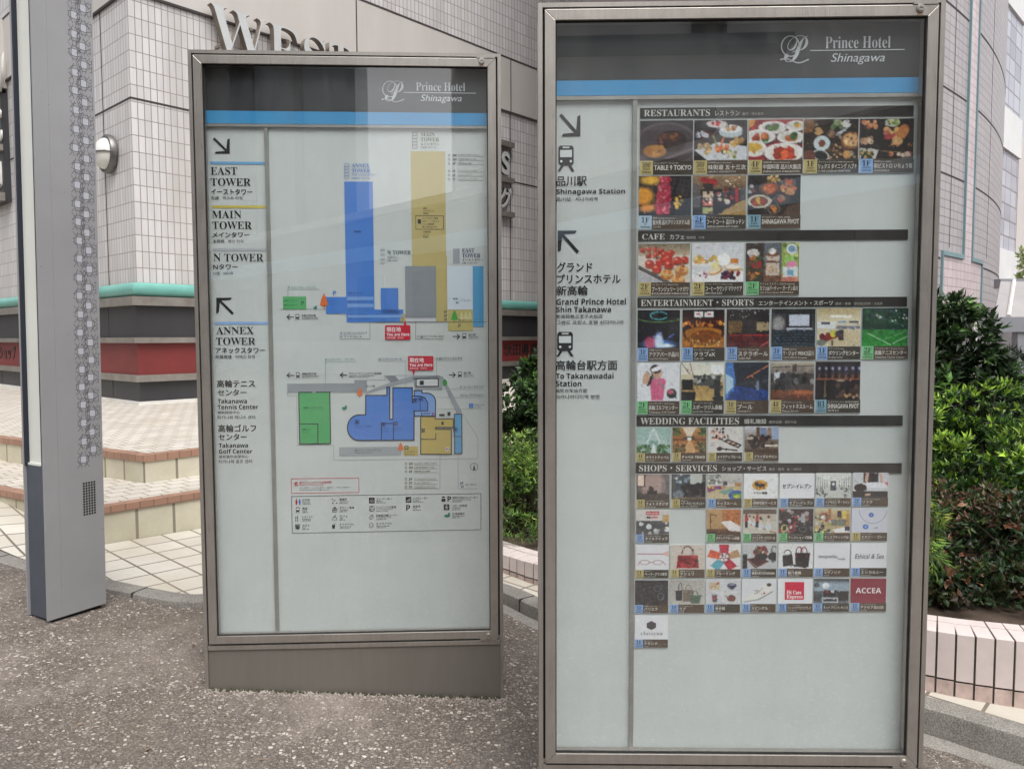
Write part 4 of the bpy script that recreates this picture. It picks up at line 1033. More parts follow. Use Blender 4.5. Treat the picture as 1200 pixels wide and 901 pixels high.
P.rect(487.6, 443.6, 513.6, 452.8, (206, 210, 210), 4); P.frame(487.2, 443.2, 514, 453.2, 1, OUT, 5); P.rect(492, 446, 496.6, 451, OUT, 6); small_text(P, 'フロント', 498, 446.4, 10, 2.4, INK2, .02); small_text(P, 'Reception', 498, 449.8, 10, 1.6, INK2)
for u, v, t, c in ((419, 497, 'アクアパーク品川', NAVY), (449.4, 500, 'ステラ', NAVY), (464, 499, 'クラブeX', NAVY), (496, 507, 'フロント', INK2), (534, 506, 'フロント', NAVY), (487, 472, '', NAVY), (494, 470, '', NAVY)):
    P.frame(u - 3, v - 5, u + 2, v - .4, .7, c, 7); P.rect(u - 1.6, v - 3.6, u + .6, v - 1.6, c, 7)
    if t: small_text(P, t, u - 3, v + 1.4, 20 if len(t) > 6 else 11, 2.2, c, .016)
    if t: small_text(P, {'アクアパーク品川': 'Aqua Park Shinagawa', 'ステラ': 'Stellar Ball', 'クラブeX': 'Club eX'}.get(t, 'Reception'), u - 3, v + 4.4, 18 if len(t) > 6 else 9, 1.6, c, .016)
small_text(P, 'P', 521, 493.6, 3.6, 4.4, OUT, .05); small_text(P, 'i', 527, 493.6, 2.4, 4.4, OUT, .05); P.rect(517.4, 494, 520, 497.6, OUT, 7)
P.rect(514.6, 485, 521, 487.4, OUT, 6); P.rect(524.4, 482.6, 528, 487, OUT, 6); P.rect(493.6, 483.2, 495, 487, NAVY, 6); small_text(P, '案内所', 496, 483.4, 8, 2.6, NAVY, .03); P.rect(506, 483.6, 507.6, 486.4, RED, 6); P.rect(508, 483.6, 509.4, 486.4, BLUE, 6); P.rect(522, 524, 526, 528, WHT, 7); P.rect(522.4, 524.8, 523.8, 527.2, RED, 8); P.rect(524.2, 524.8, 525.6, 527.2, BLUE, 8)
P.ell(521.3, 448.6, 2.8, 3.4, (72, 162, 74), 6); P.poly([(521.3, 443.8), (523.4, 447), (519.2, 447)], (72, 162, 74), 6)
P.rect(397.6, 523.6, 470, 534, (160, 166, 169), 1); small_text(P, '品川プリンスレジデンス', 416, 526, 32, 2.6, DGREY, .01); small_text(P, 'Shinagawa Prince Residence', 416, 529.6, 30, 1.7, DGREY)
P.rect(473, 523, 490, 533.8, (190, 172, 100), 2); P.frame(474, 522.4, 478.6, 526.6, .9, OUT, 4); small_text(P, 'さくらタワー', 474, 528, 15, 2.2, INK2, .016); small_text(P, 'Sakura Tower', 474, 531, 13, 1.5, INK2); tree_icon(P, 469.6, 518, 7, 11.6, ORG)
# directions round the plan
small_text(P, '2F レストラン・ブッフェ', 380.8, 419.6, 36, 2.9, TEALC, .014); P.line([(417.4, 423.7), (381.3, 423.7), (381.3, 459)], .4, (120, 150, 140))
small_text(P, '12F バンケットホール', 443, 419.2, 28, 2.9, NAVY, .014); P.line([(443, 423.2), (475.6, 423.2), (475.6, 453)], .4, GREY)
small_text(P, '1F 品川プリンスシネマ', 511, 418.4, 31, 3, INK2, .014); P.line([(542, 422.2), (511.6, 422.2), (511.6, 443)], .4, GREY)
larrow(P, 336.6, 344.6, 439.8); train(P, 347, 436.2, 351.4, 443.4, INK2); row3(P, 354, 436.6, 25, '高輪台駅方面', 'To Takanawadai Station', '高轮台站方面 타카나와다이역', INK2)
larrow(P, 398.8, 406.6, 439.4); row3(P, 409, 436.2, 38, 'グランドプリンスホテル新高輪', 'Grand Prince Hotel Shin Takanawa', '新高轮格兰王子大饭店 그랜드 프린스', INK2)
larrow(P, 526.4, 533.6, 439.2, True); train(P, 536.6, 435.6, 541.2, 442.6, INK2); row3(P, 543.4, 435.6, 18, '品川駅', 'Shinagawa Station', '品川站 시나가와역', INK2)
for v, t, ul in ((452, '1F コーヒーラウンジ', 455.8), (461.4, '2F カフェ・ブーランジェリー', 465.6), (473, 'フロント', 479)):
    small_text(P, t, 539 if v < 470 else 556, v, 28, 2.8 if v < 470 else 2.6, NAVY, .014); P.line([(512, ul), (566, ul)], .35, (150, 160, 172))
P.rect(549.6, 472.6, 554.6, 477.8, BLUE, 4); small_text(P, 'Reception', 556, 476.4, 10, 1.7, NAVY)
for k, t in enumerate(('39F Dining & Bar "TABLE 9 TOKYO"', '38F 日本料理 味街道 五十三次', '4F 中国料理 品川大飯店', '2F ブーランジェリーシナガワ', '2F コーヒーラウンジ', '1F リュクスダイニング ハプナ')):
    v = 542 + k * 4.5 + (4.4 if k > 2 else 0); small_text(P, t[:3], 479, v, 5, 2.8, (96, 88, 60), .02); small_text(P, t[3:], 485.4, v, 29, 1.9, (96, 88, 60), .012); P.rect(485.4, v + 2.5, 513, v + 2.9, (128, 122, 96), 3); P.frame(474.4, v, 476.8, v + 2.6, .4, (96, 88, 60))
P.line([(474, 572.6), (515.6, 572.6), (515.6, 532)], .4, (140, 136, 116)); P.line([(536.8, 532), (536.8, 572.4), (559, 572.4)], .4, GREY)
small_text(P, '2F', 539, 564.6, 4, 2.8, NAVY, .02); small_text(P, '1F', 539.6, 568.6, 4, 2.8, NAVY, .02); small_text(P, 'ロビーラウンジ', 545.4, 566.4, 13, 2.4, NAVY, .014)
c = [(555.6 + 4.3 * math.cos(R(k * 15)), 546.8 + 4.3 * math.sin(R(k * 15))) for k in range(24)]; P.line(c, .5, INK2, 4, True); P.poly([(555.6, 543.2), (557, 550.4), (554.2, 550.4)], INK2, 5)
P.build('site_plan', SA.root)
P = Print(SA.mp(DEP), DEP); callout(P, 478.2, 417.2, 508, 433.8, 484.6, 440.2); P.build('location_marker', SA.root)

# red notice and the legend of symbols
P = Print(SA.mp(DEP), DEP)
P.frame(341.2, 560, 420.8, 577.6, .6, (206, 74, 84), 3); P.ell(346.6, 566, 1.6, 1.2, RED, 4); P.poly([(347, 566), (349, 563.4), (348.4, 567)], RED, 4); P.rect(345.2, 568, 349.2, 569, RED, 4)
small_text(P, '品川プリンスホテル全館禁煙', 350.8, 563.6, 42, 2.7, RED, .02); small_text(P, 'Shinagawa Prince Hotel, Non-Smoking', 350.8, 567, 50, 1.7, RED, .016); small_text(P, 'メインタワー・イーストタワー・Nタワー・アネックスタワー', 350.8, 570.2, 67, 1.9, INK2, .01); small_text(P, 'Smoking areas: Annex Tower 2F, Main Tower 1F', 350.8, 573, 50, 1.6, INK2)
P.build('notice', SA.root)
P = Print(SA.mp(DEP), DEP)
P.line([(341.6, 581.6), (400, 580.4), (563.6, 578.2), (563.6, 620.4), (342.6, 624.6)], .55, DGREY, 3, True)
LEG = [('お手洗', 'Restroom', '卫生间 화장실'), ('鉄道', 'Railway', '铁路 철도'), ('レストラン', 'Restaurant', '餐厅 레스토랑'), ('ポスト', 'Post', '邮筒 우체통'), ('喫煙所', 'Smoking Room', '吸烟处 흡연실'), ('タクシー乗場', 'Taxi Stand', '出租车 택시'), ('カフェ', 'Cafe', '咖啡 카페'), ('テイクアウト', 'Take-out Food', '外带 테이크아웃'), ('エレベーター', 'Elevator', '电梯 엘리베이터'), ('リムジンバス乗場', 'Airport Limousine Bus Stop', '机场巴士 리무진버스'), ('自動販売機コーナー', 'Vending Machine Corner', '自动售货机 자판기'), ('テイクアウト', 'Take-out Sweets', '外带 테이크아웃'), ('エスカレーター', 'Escalator', '扶梯 에스컬레이터'), ('駐車場', 'Parking', '停车场 주차장'), ('車椅子対応エレベーター', 'Wheelchair Elevator to Parking', '轮椅电梯 휠체어'), ('ベビー休憩室', 'Nursing Room', '婴儿室 수유실'), ('広域避難所', 'Evacuation Area', '避难所 대피소')]
POS = [(0, r) for r in range(4)] + [(1, r) for r in range(4)] + [(2, r) for r in range(4)] + [(3, 0), (3, 1), (4, 0), (4, 1), (4, 2)]
CX = [(346, 354.4, 12), (389, 398, 17), (432.4, 441, 27), (475.4, 483.8, 18), (520, 530, 30)]
for (c, r), (ja, en, kr) in zip(POS, LEG):
    ui, ut, wt = CX[c]; v = 584.4 + r * 9.9 - (0, .8, 1.4, 2.2, 2.9)[c] - r * .12 * c
    row3(P, ut, v, wt, ja, en, kr, INK2, 2.7, 1.6, 1.5); i = LEG.index((ja, en, kr)); x, y = ui, v - .2
    if en == 'Restroom':
        for k, cc in enumerate((RED, BLUE)): P.ell(x + 1.4 + k * 3.8, y + 1, .8, .9, cc, 4); P.poly([(x + k * 3.8, y + 2.2), (x + 2.8 + k * 3.8, y + 2.2), (x + 2.2 + k * 3.8, y + 7), (x + .6 + k * 3.8, y + 7)], cc, 4)
    elif en == 'Railway': train(P, x + .6, y, x + 5.2, y + 6.8, INK2)
    elif en in ('Parking',): P.text('P', x + .6, y, x + 5.2, y + 6.6, OUT, .06)
    elif en.startswith('Wheelchair'): P.text('P', x + 4.4, y, x + 8.6, y + 6.4, OUT, .06); P.rect(x - 2.6, y + 2.8, x + 2, y + 6.4, OUT, 4); P.rect(x - 2, y + .2, x + 1.4, y + 1.8, OUT, 4)
    elif en == 'Evacuation Area': duck(P, x + 4, y + 3.4, 7)
    else:
        ic = {'Restaurant': '🍴', 'Cafe': '☕', 'Taxi Stand': '🚖', 'Smoking Room': '🚬', 'Elevator': '🛗', 'Airport Limousine Bus Stop': '🚌', 'Post': '📮', 'Nursing Room': '🚼', 'Take-out Food': '🥤', 'Take-out Sweets': '🧁', 'Vending Machine Corner': '🧳', 'Escalator': '📶'}[en]
        P.text(ic, x, y, x + 6.6, y + 6.8, OUT, 0, 'left', res=2)
P.build('symbol_legend', SA.root)
# ---------------------------------------------------------------- right: shop directory sign
SB = Sign('directory_sign', 'stainless steel sign case filled with rows of shop photographs, nearest to the camera at right', tuple(at_depth(631, 395, 2.573).xy), tuple(at_depth(1096.5, 395, 2.546).xy), 0.8, 'glazed sign cases')
build_case(SB, 896.5, 0, 'dir')
panel(SB, 'header_panel', M_HEADER, 655, 0, 1080, 92.5, DEP - 0.011, DEP)
panel(SB, 'header_stripe', M_STRIPE, 655, 92.8, 1080, 110.5, DEP - 0.011, DEP)
panel(SB, 'trim_strip', M_ALU, 655, 111, 1080, 115.4, DEP - 0.012, DEP)
panel(SB, 'divider', M_ALU, 739.4, 115.6, 744.4, 893, DEP - 0.010, DEP, False)
logo(SB, 915, 42, 947, 75, (967, 43, 1043.6, 57), (949.4, 58.6, 1060, 59.6), (973.7, 62.7, 1036.6, 76))
arrow(SB, 655, 133.4, 680.2, 160.2, True); arrow(SB, 653.6, 270.4, 679.2, 297.2, False)
for b in ((653.4, 171, 673.2, 201), (652, 389, 672.3, 417.6)):
    P = Print(SB.mp(DEP), DEP); train(P, *b); P.build('train_symbol', SB.root)
block(SB, 'direction_lettering', [
    ('品川駅', 652.2, 207, 687.4, 218.2, J_), ('Shinagawa Station', 652, 221.4, 732.4, 229.2, H_), ('品川站   시나가와역', 652, 231.2, 700.2, 236.2, K_),
    ('グランド', 653, 307.6, 694, 319, J_), ('プリンスホテル', 652.6, 321.6, 727, 332, J_), ('新高輪', 652.4, 335, 688.6, 346.2, J_), ('Grand Prince Hotel', 652.2, 349.7, 733.4, 357.2, H_), ('Shin Takanawa', 652, 359.2, 716, 366, H_), ('新高轮格兰王子大饭店', 652, 368.4, 706.2, 373.2, K_), ('그랜드 프린스 호텔 신다카나와', 652, 375.4, 731, 380.4, K_),
    ('高輪台駅方面', 651.6, 422.2, 723.2, 433.6, J_), ('To Takanawadai', 651.6, 437, 719, 443.8, H_), ('Station', 651.6, 446, 681.2, 452.8, H_), ('高轮台车站方面', 651.2, 455.4, 688, 460, K_), ('타카나와다이역 방면', 651.2, 462.4, 702.4, 467.6, K_)])
CREAM = (206, 206, 198)
for (u0, v0, u1, v1, en, e0, e1, ve0, ve1, ja, j0, j1, sm, s0, s1) in (
    (750.4, 125.3, 1070.7, 137.3, 'RESTAURANTS', 754.6, 832, 128.8, 136.6, 'レストラン', 838, 866.5, '餐厅   레스토랑', 869.8, 894.6),
    (748, 270, 1064, 281.7, 'CAFE', 752.5, 779, 274.2, 281, 'カフェ', 785, 801.8, '咖啡馆   카페', 804.8, 825),
    (747.2, 348.5, 1063, 359.8, 'ENTERTAINMENT・SPORTS', 751, 883, 351, 358.6, 'エンターテインメント・スポーツ', 889, 976, '娱乐・体育   엔터테인먼트・스포츠', 979, 1034),
    (746, 487, 1058, 499, 'WEDDING FACILITIES', 750.5, 866, 489.3, 497.3, '婚礼施設', 872, 898, '婚庆设施   웨딩시설', 901, 933),
    (745, 542.7, 1056.7, 554.5, 'SHOPS・SERVICES', 749, 840, 544.8, 552.2, 'ショップ・サービス', 846, 898, '商店・服务   숍・서비스', 901, 939)):
    x0, z0, x1, z1 = Print(SB.mp(DEP - .003), 0).bx(u0, v0, u1, v1)
    bm = bmesh.new(); box(bm, x0, x1, DEP - 0.003, DEP, z0, z1); ob = obj('category_bar', bm, mat('bar_black', (40, 37, 35), 0.5) if 'M_BARK' not in globals() else M_BARK, SB.root)
    M_BARK = ob.data.materials[0]
    d = DEP - 0.0032; P = Print(SB.mp(d), d); vm = (ve0 + ve1) / 2
    P.text(en, e0, ve0, e1, ve1, CREAM, -0.002, sf=True, res=4); P.text(ja, j0, vm - 2.6, j1, vm + 3.2, CREAM, .014, res=2); P.text(sm, s0, vm - .6, s1, vm + 2.8, (170, 170, 162), .004, res=1)
    o2 = P.build('lettering', ob)

# ---- printed pictures: each one painted procedurally on a small grid
class Pic:
    H, W = 48, 62
    def __init__(s, bg=(30, 26, 24), seed=1):
        s.a = np.zeros((s.H, s.W, 3)) + np.array(bg, float); s.r = np.random.RandomState(seed)
        s.y, s.x = np.mgrid[0:s.H, 0:s.W]; s.x = s.x / (s.W - 1); s.y = s.y / (s.H - 1)
    def put(s, m, c): m = np.clip(m, 0, 1)[..., None]; s.a = s.a * (1 - m) + np.array(c, float) * m; return s
    def ell(s, cx, cy, rx, ry, c, rot=0, soft=1.0):
        ca, sa = math.cos(R(rot)), math.sin(R(rot)); dx, dy = (s.x - cx) * 1.3, s.y - cy
        px, py = (dx * ca + dy * sa) / (rx * 1.3), (-dx * sa + dy * ca) / ry
        d = np.sqrt(px * px + py * py) + 1e-6; return s.put((1 - d) * min(rx * s.W, ry * s.H) / soft + .5, c)
    def rect(s, x0, y0, x1, y1, c, soft=1.0):
        m = np.minimum(np.minimum((s.x - x0) * s.W, (x1 - s.x) * s.W), np.minimum((s.y - y0) * s.H, (y1 - s.y) * s.H)); return s.put(m / soft + .5, c)
    def poly(s, pts, c):
        A = sum(pts[i][0] * pts[(i + 1) % len(pts)][1] - pts[(i + 1) % len(pts)][0] * pts[i][1] for i in range(len(pts)))
        if A < 0: pts = pts[::-1]
        m = np.full(s.x.shape, 9.0)
        for (x0, y0), (x1, y1) in zip(pts, pts[1:] + pts[:1]):
            L = math.hypot((x1 - x0) * s.W, (y1 - y0) * s.H) + 1e-6; m = np.minimum(m, ((x1 - x0) * s.W * (s.y - y0) * s.H - (y1 - y0) * s.H * (s.x - x0) * s.W) / L)
        return s.put(m + .5, c)
    def line(s, x0, y0, x1, y1, w_, c):
        X, Y = s.x * s.W, s.y * s.H; ax, ay, bx_, by = x0 * s.W, y0 * s.H, x1 * s.W, y1 * s.H; L2_ = (bx_ - ax) ** 2 + (by - ay) ** 2 + 1e-6
        t = np.clip(((X - ax) * (bx_ - ax) + (Y - ay) * (by - ay)) / L2_, 0, 1); d = np.hypot(X - ax - t * (bx_ - ax), Y - ay - t * (by - ay)); return s.put((w_ / 2 - d) + .5, c)
    def ring(s, cx, cy, rx, ry, w_, c, a0=0, a1=360):
        for k in range(24):
            p, q = R(a0 + (a1 - a0) * k / 24), R(a0 + (a1 - a0) * (k + 1) / 24)
            s.line(cx + rx * math.cos(p), cy + ry * math.sin(p), cx + rx * math.cos(q), cy + ry * math.sin(q), w_, c)
        return s
    def grad(s, c0, c1, y0=0, y1=1, ax='y'):
        t = np.clip(((s.y if ax == 'y' else s.x) - y0) / (y1 - y0), 0, 1)[..., None]; k = ((s.y if ax == 'y' else s.x) >= y0) & ((s.y if ax == 'y' else s.x) <= y1)
        g = np.array(c0, float) * (1 - t) + np.array(c1, float) * t; s.a[k] = g[k]; return s
    def dots(s, n, x0, y0, x1, y1, r0, r1, cols, asp=1.0):
        for _ in range(n):
            c = np.array(cols[s.r.randint(len(cols))], float) * s.r.uniform(.8, 1.15); q = s.r.uniform(r0, r1); s.ell(s.r.uniform(x0, x1), s.r.uniform(y0, y1), q, q * 1.3 * asp, c, s.r.uniform(0, 180))
        return s
    def detail(s, n=130):
        # many small tonal details picked up from the local colour, as in a real photograph
        for _ in range(n):
            x, y = s.r.rand(), s.r.rand(); c = s.a[int(y * (s.H - 1)), int(x * (s.W - 1))]; m = c.mean(); k = s.r.uniform(.68, 1.4) if m < 130 else s.r.uniform(.88, 1.05); q = s.r.uniform(.008, .026)
            s.ell(x, y, q * s.r.uniform(.6, 2), q * 1.2, np.clip(c * k + s.r.normal(0, 4, 3), 0, 250), s.r.uniform(0, 180))
        return s
    def grain(s, amp=7):
        if s.a.std(axis=(0, 1)).mean() > 26: s.detail()
        # photographic texture: tone breaks up over several scales, colours slightly greyed
        g = s.r.normal(0, 1, (s.H, s.W)); g2 = np.kron(s.r.normal(0, 1, (s.H // 2 + 1, s.W // 2 + 1)), np.ones((2, 2)))[:s.H, :s.W]; g4 = np.kron(s.r.normal(0, 1, (s.H // 4 + 1, s.W // 4 + 1)), np.ones((4, 4)))[:s.H, :s.W]
        flat = 1.0 if s.a.std(axis=(0, 1)).mean() > 26 else 0.12; k = 1 + flat * (.03 * g + .05 * g2 + .05 * g4)[..., None] * np.clip(1.5 - s.a.mean(axis=2, keepdims=True) / 150, .15, 1)
        m = s.a.mean(axis=2, keepdims=True); s.a = (s.a * .86 + m * .14) * k; amp = amp * (.5 + .5 * flat); s.a = s.a + s.r.normal(0, amp, s.a.shape[:2])[..., None] + s.r.normal(0, amp * .5, s.a.shape); return s
    def plate(s, cx, cy, rx, ry, food, n=10, rim=(226, 224, 220), inner=(206, 204, 200)):
        s.ell(cx + .01, cy + .03, rx * 1.03, ry * 1.05, (40, 34, 32), 0, 2); s.ell(cx, cy, rx, ry, rim); s.ell(cx, cy, rx * .72, ry * .72, inner)
        return s.dots(n, cx - rx * .38, cy - ry * .38, cx + rx * .38, cy + ry * .38, rx * .12, rx * .26, food)
FOOD = [(196, 96, 44), (214, 150, 84), (160, 60, 36), (96, 130, 52), (226, 190, 120)]
def p_steak(): return Pic((44, 36, 34), 1).grad((62, 54, 52), (48, 42, 44)).ell(.5, .62, .62, .58, (96, 82, 88)).ell(.5, .6, .55, .5, (74, 62, 66)).ell(.6, .52, .28, .26, (46, 32, 28)).ell(.58, .42, .22, .12, (72, 48, 38)).dots(14, .36, .34, .72, .52, .02, .05, [(150, 90, 40), (110, 60, 50), (60, 44, 36)]).ell(.28, .76, .22, .16, (168, 112, 50)).dots(14, .18, .66, .44, .86, .02, .05, [(206, 140, 60), (150, 90, 40)]).line(.5, .95, 1, .7, 3, (110, 98, 104)).line(.2, .98, .7, .98, 2, (20, 14, 14))
def p_japan(): return Pic((52, 44, 46), 2).ell(.42, .1, .2, .09, (214, 206, 206)).dots(5, .32, .04, .56, .12, .02, .04, [(200, 50, 50)]).ell(.18, .36, .18, .1, (96, 56, 46)).dots(10, .06, .3, .3, .42, .02, .05, [(200, 206, 214), (130, 160, 190)]).ell(.69, .3, .23, .14, (178, 196, 204)).ell(.69, .22, .21, .1, (224, 226, 224)).dots(12, .6, .16, .78, .26, .02, .04, [(214, 170, 110), (160, 110, 70)]).poly([(.0, .74), (.45, .55), (1, .66), (1, 1), (.25, 1)], (208, 212, 218)).dots(10, .1, .62, .3, .82, .03, .06, [(206, 176, 120), (170, 140, 90)]).dots(10, .4, .64, .66, .8, .03, .05, [(226, 112, 60), (232, 140, 80)]).line(.55, .44, .5, .7, 2.4, (226, 110, 56)).dots(10, .7, .46, .92, .66, .03, .06, [(214, 170, 90), (180, 130, 70)]).dots(12, .52, .78, .8, .96, .02, .05, [(110, 140, 60), (214, 206, 150), (70, 100, 50)]).line(.36, .4, .42, .62, 2, (150, 160, 90))
def p_china(): return Pic((150, 26, 36), 3).plate(.44, .2, .27, .16, [(90, 140, 60), (170, 120, 160), (60, 100, 50)], 10).plate(.88, .16, .2, .13, [(210, 160, 60), (110, 140, 60)], 6).plate(.2, .42, .3, .18, [(206, 80, 40), (60, 110, 50), (220, 120, 60)], 9).plate(.78, .44, .26, .16, [(210, 110, 50), (60, 110, 50)], 8).ell(.1, .72, .24, .2, (226, 222, 218)).ell(.08, .68, .17, .11, (224, 178, 60)).plate(.66, .82, .38, .24, [(200, 60, 30), (222, 90, 44), (180, 40, 24)], 22, (232, 230, 226), (226, 220, 214)).dots(3, 0, 0, .14, .12, .06, .08, [(220, 150, 60)])
def p_buffet(): return Pic((46, 36, 32), 4).dots(26, 0, 0, 1, 1, .015, .04, [(120, 80, 50), (84, 60, 44), (150, 150, 130)]).ell(.04, .14, .16, .2, (120, 78, 44)).ell(.26, .3, .075, .1, (196, 150, 90)).ell(.5, .36, .07, .09, (140, 104, 80)).ell(.33, .6, .15, .19, (196, 214, 218)).ell(.33, .6, .07, .09, (122, 66, 48)).ell(.86, .54, .18, .21, (150, 90, 48)).ell(.86, .52, .14, .16, (214, 170, 110)).dots(16, .76, .42, .96, .64, .02, .03, [(160, 90, 60), (226, 190, 130)]).ell(.32, .9, .16, .14, (196, 200, 200), 20).ell(.32, .9, .13, .11, (36, 34, 38), 20).ell(.8, .88, .08, .1, (206, 150, 80)).ell(.1, .9, .12, .13, (110, 60, 46)).dots(14, .5, .04, .7, .24, .03, .05, [(96, 130, 84), (150, 160, 120)]).ell(.78, .12, .08, .1, (206, 206, 206)).poly([(.6, .34), (.82, .2), (.66, .4)], (196, 206, 216)).dots(12, .5, .62, .7, .96, .02, .03, [(160, 110, 60), (190, 150, 100)])
def p_wa(): return Pic((40, 34, 33), 5).dots(10, .06, .06, .34, .2, .03, .05, [(214, 150, 100), (190, 110, 70)]).ell(.6, .1, .14, .1, (196, 196, 180)).dots(9, .5, .04, .7, .14, .02, .04, [(120, 150, 70), (214, 206, 150)]).dots(12, .02, .46, .26, .6, .03, .05, [(220, 200, 170), (170, 130, 100)]).dots(12, .48, .26, .72, .5, .04, .07, [(206, 160, 90), (196, 110, 90)]).ell(.56, .44, .11, .07, (170, 60, 56), -20).ell(.8, .32, .1, .19, (196, 120, 60), 30).ell(.7, .56, .1, .1, (206, 160, 100)).poly([(0, .72), (.36, .76), (.3, 1), (0, 1)], (200, 196, 188)).dots(30, .02, .8, .28, .98, .02, .03, [(150, 80, 50), (214, 150, 60), (60, 90, 50), (40, 30, 30)]).line(.4, .8, 1, .86, 1.5, (120, 96, 70)).dots(6, .42, .86, .98, .92, .03, .05, [(220, 130, 90), (230, 200, 180), (190, 90, 70)]).dots(8, .5, .64, .98, .7, .01, .02, [(214, 130, 70)])
def p_grill():
    p = Pic((20, 16, 20), 6)
    for k in range(12): p.line(.3 + k * .1, 0, .1 + k * .1, 1, 1, (64, 52, 50)); p.line(0, k * .12 - .1, 1, k * .12 + .16, 1, (54, 44, 44))
    return p.ell(.08, .5, .2, .22, (230, 150, 30), 0, 5).ell(.22, .1, .2, .12, (236, 180, 50), 0, 5).ell(.16, .8, .16, .1, (226, 140, 40), 0, 4).dots(9, .66, .5, .82, .8, .02, .035, [(230, 180, 60)]).poly([(.42, 0), (.66, 0), (.62, .5), (.66, .96), (.34, .98), (.3, .7)], (170, 34, 60)).dots(60, .34, .02, .62, .95, .015, .03, [(220, 90, 110), (190, 50, 76), (150, 20, 46), (240, 150, 150)])
def p_food(): return Pic((40, 30, 28), 7).grad((150, 120, 84), (110, 84, 60), 0, .35).poly([(0, 0), (.5, .12), (.86, .3), (.86, .4), (.45, .26), (.4, 1), (.14, 1), (.14, .2)], (176, 28, 34)).rect(.8, .32, .86, .66, (176, 28, 34)).rect(.19, .2, .38, .36, (40, 30, 30)).rect(.19, .4, .38, .56, (214, 190, 160)).rect(.19, .6, .38, .76, (220, 120, 110)).rect(.19, .8, .38, .96, (180, 190, 120)).dots(14, .2, .42, .37, .95, .015, .03, [(120, 40, 30), (240, 230, 210), (60, 30, 24)]).rect(0, .2, .14, .8, (96, 90, 90)).dots(16, .44, .36, .78, .66, .02, .05, [(226, 190, 130), (60, 44, 40), (160, 60, 50), (220, 210, 200)]).poly([(.42, 1), (.95, .62), (1, .62), (1, 1)], (176, 142, 78)).rect(.88, .3, 1, .62, (84, 76, 72)).dots(8, .6, .04, .96, .3, .01, .02, [(255, 240, 200)])
def p_pivot(): return Pic((40, 34, 34), 8).plate(.42, .34, .22, .17, [(200, 90, 40), (226, 130, 60)], 20, (96, 64, 50), (150, 70, 40)).plate(.22, .66, .23, .17, [(150, 60, 40), (200, 160, 60), (90, 50, 36)], 10, (206, 200, 180), (84, 52, 40)).plate(.76, .18, .15, .1, [(206, 80, 40), (150, 130, 90)], 7, (110, 104, 96), (80, 60, 52)).dots(12, .64, .3, .9, .46, .02, .05, [(190, 100, 60), (214, 150, 90)]).plate(.64, .6, .16, .14, [(190, 60, 50), (160, 120, 100)], 8, (74, 66, 62), (60, 50, 46)).plate(.5, .86, .13, .12, [(226, 150, 70), (206, 120, 50)], 9, (104, 92, 84), (70, 50, 40)).dots(10, .36, .02, .6, .14, .03, .04, [(214, 180, 120), (170, 130, 70)]).poly([(.76, .8), (1, .7), (1, 1), (.66, 1)], (86, 62, 46)).dots(8, .02, .28, .16, .44, .02, .04, [(200, 206, 206), (140, 60, 50)])
def p_bakery():
    p = Pic((216, 208, 196), 9).grad((120, 108, 84), (200, 180, 150), 0, .3).poly([(0, .7), (.5, 1), (0, 1)], (176, 178, 184)).poly([(0, .55), (.65, 1), (.5, 1), (0, .66)], (84, 80, 82))
    for cx, cy, r in ((.08, .16, .05), (.2, .14, .05), (.32, .14, .05), (.44, .18, .06), (.2, .3, .06), (.34, .28, .06), (.5, .28, .07), (.62, .24, .07), (.22, .52, .09), (.42, .46, .09), (.58, .38, .09), (.76, .44, .09), (.9, .42, .08), (.36, .64, .1), (.6, .54, .1)):
        p.ell(cx, cy + r * .9, r * .95, r * .6, (120, 84, 50)); p.ell(cx, cy, r, r * 1.15, (196, 56, 44)); p.ell(cx - r * .3, cy - r * .4, r * .35, r * .3, (240, 150, 130))
    for cx, cy in ((.56, .76), (.84, .66), (.78, .9)): p.ell(cx, cy + .06, .13, .12, (190, 120, 54)); p.ell(cx, cy, .13, .08, (226, 180, 110)); p.dots(4, cx - .05, cy - .08, cx + .05, cy + .02, .02, .04, [(220, 130, 60), (160, 60, 40)])
    return p
def p_pancake(): return Pic((212, 216, 222), 10).ell(.3, .52, .36, .07, (232, 232, 232)).dots(18, .06, .34, .5, .5, .03, .05, [(230, 190, 90), (214, 150, 70), (240, 210, 140)]).ell(.6, .88, .62, .2, (236, 236, 238)).rect(.72, .4, .9, .52, (220, 130, 40)).ell(.46, .72, .15, .09, (200, 140, 70), -20).ell(.44, .7, .13, .07, (240, 224, 190), -20).ell(.8, .64, .17, .08, (206, 150, 84), 10).ell(.8, .61, .15, .06, (246, 240, 226)).ell(.62, .42, .13, .16, (244, 246, 248)).ell(.46, .58, .09, .08, (238, 226, 150)).dots(26, .6, .74, .92, .92, .025, .04, [(150, 20, 40), (60, 16, 40), (40, 20, 60)]).dots(5, .12, .76, .3, .88, .01, .02, [(130, 20, 50)])
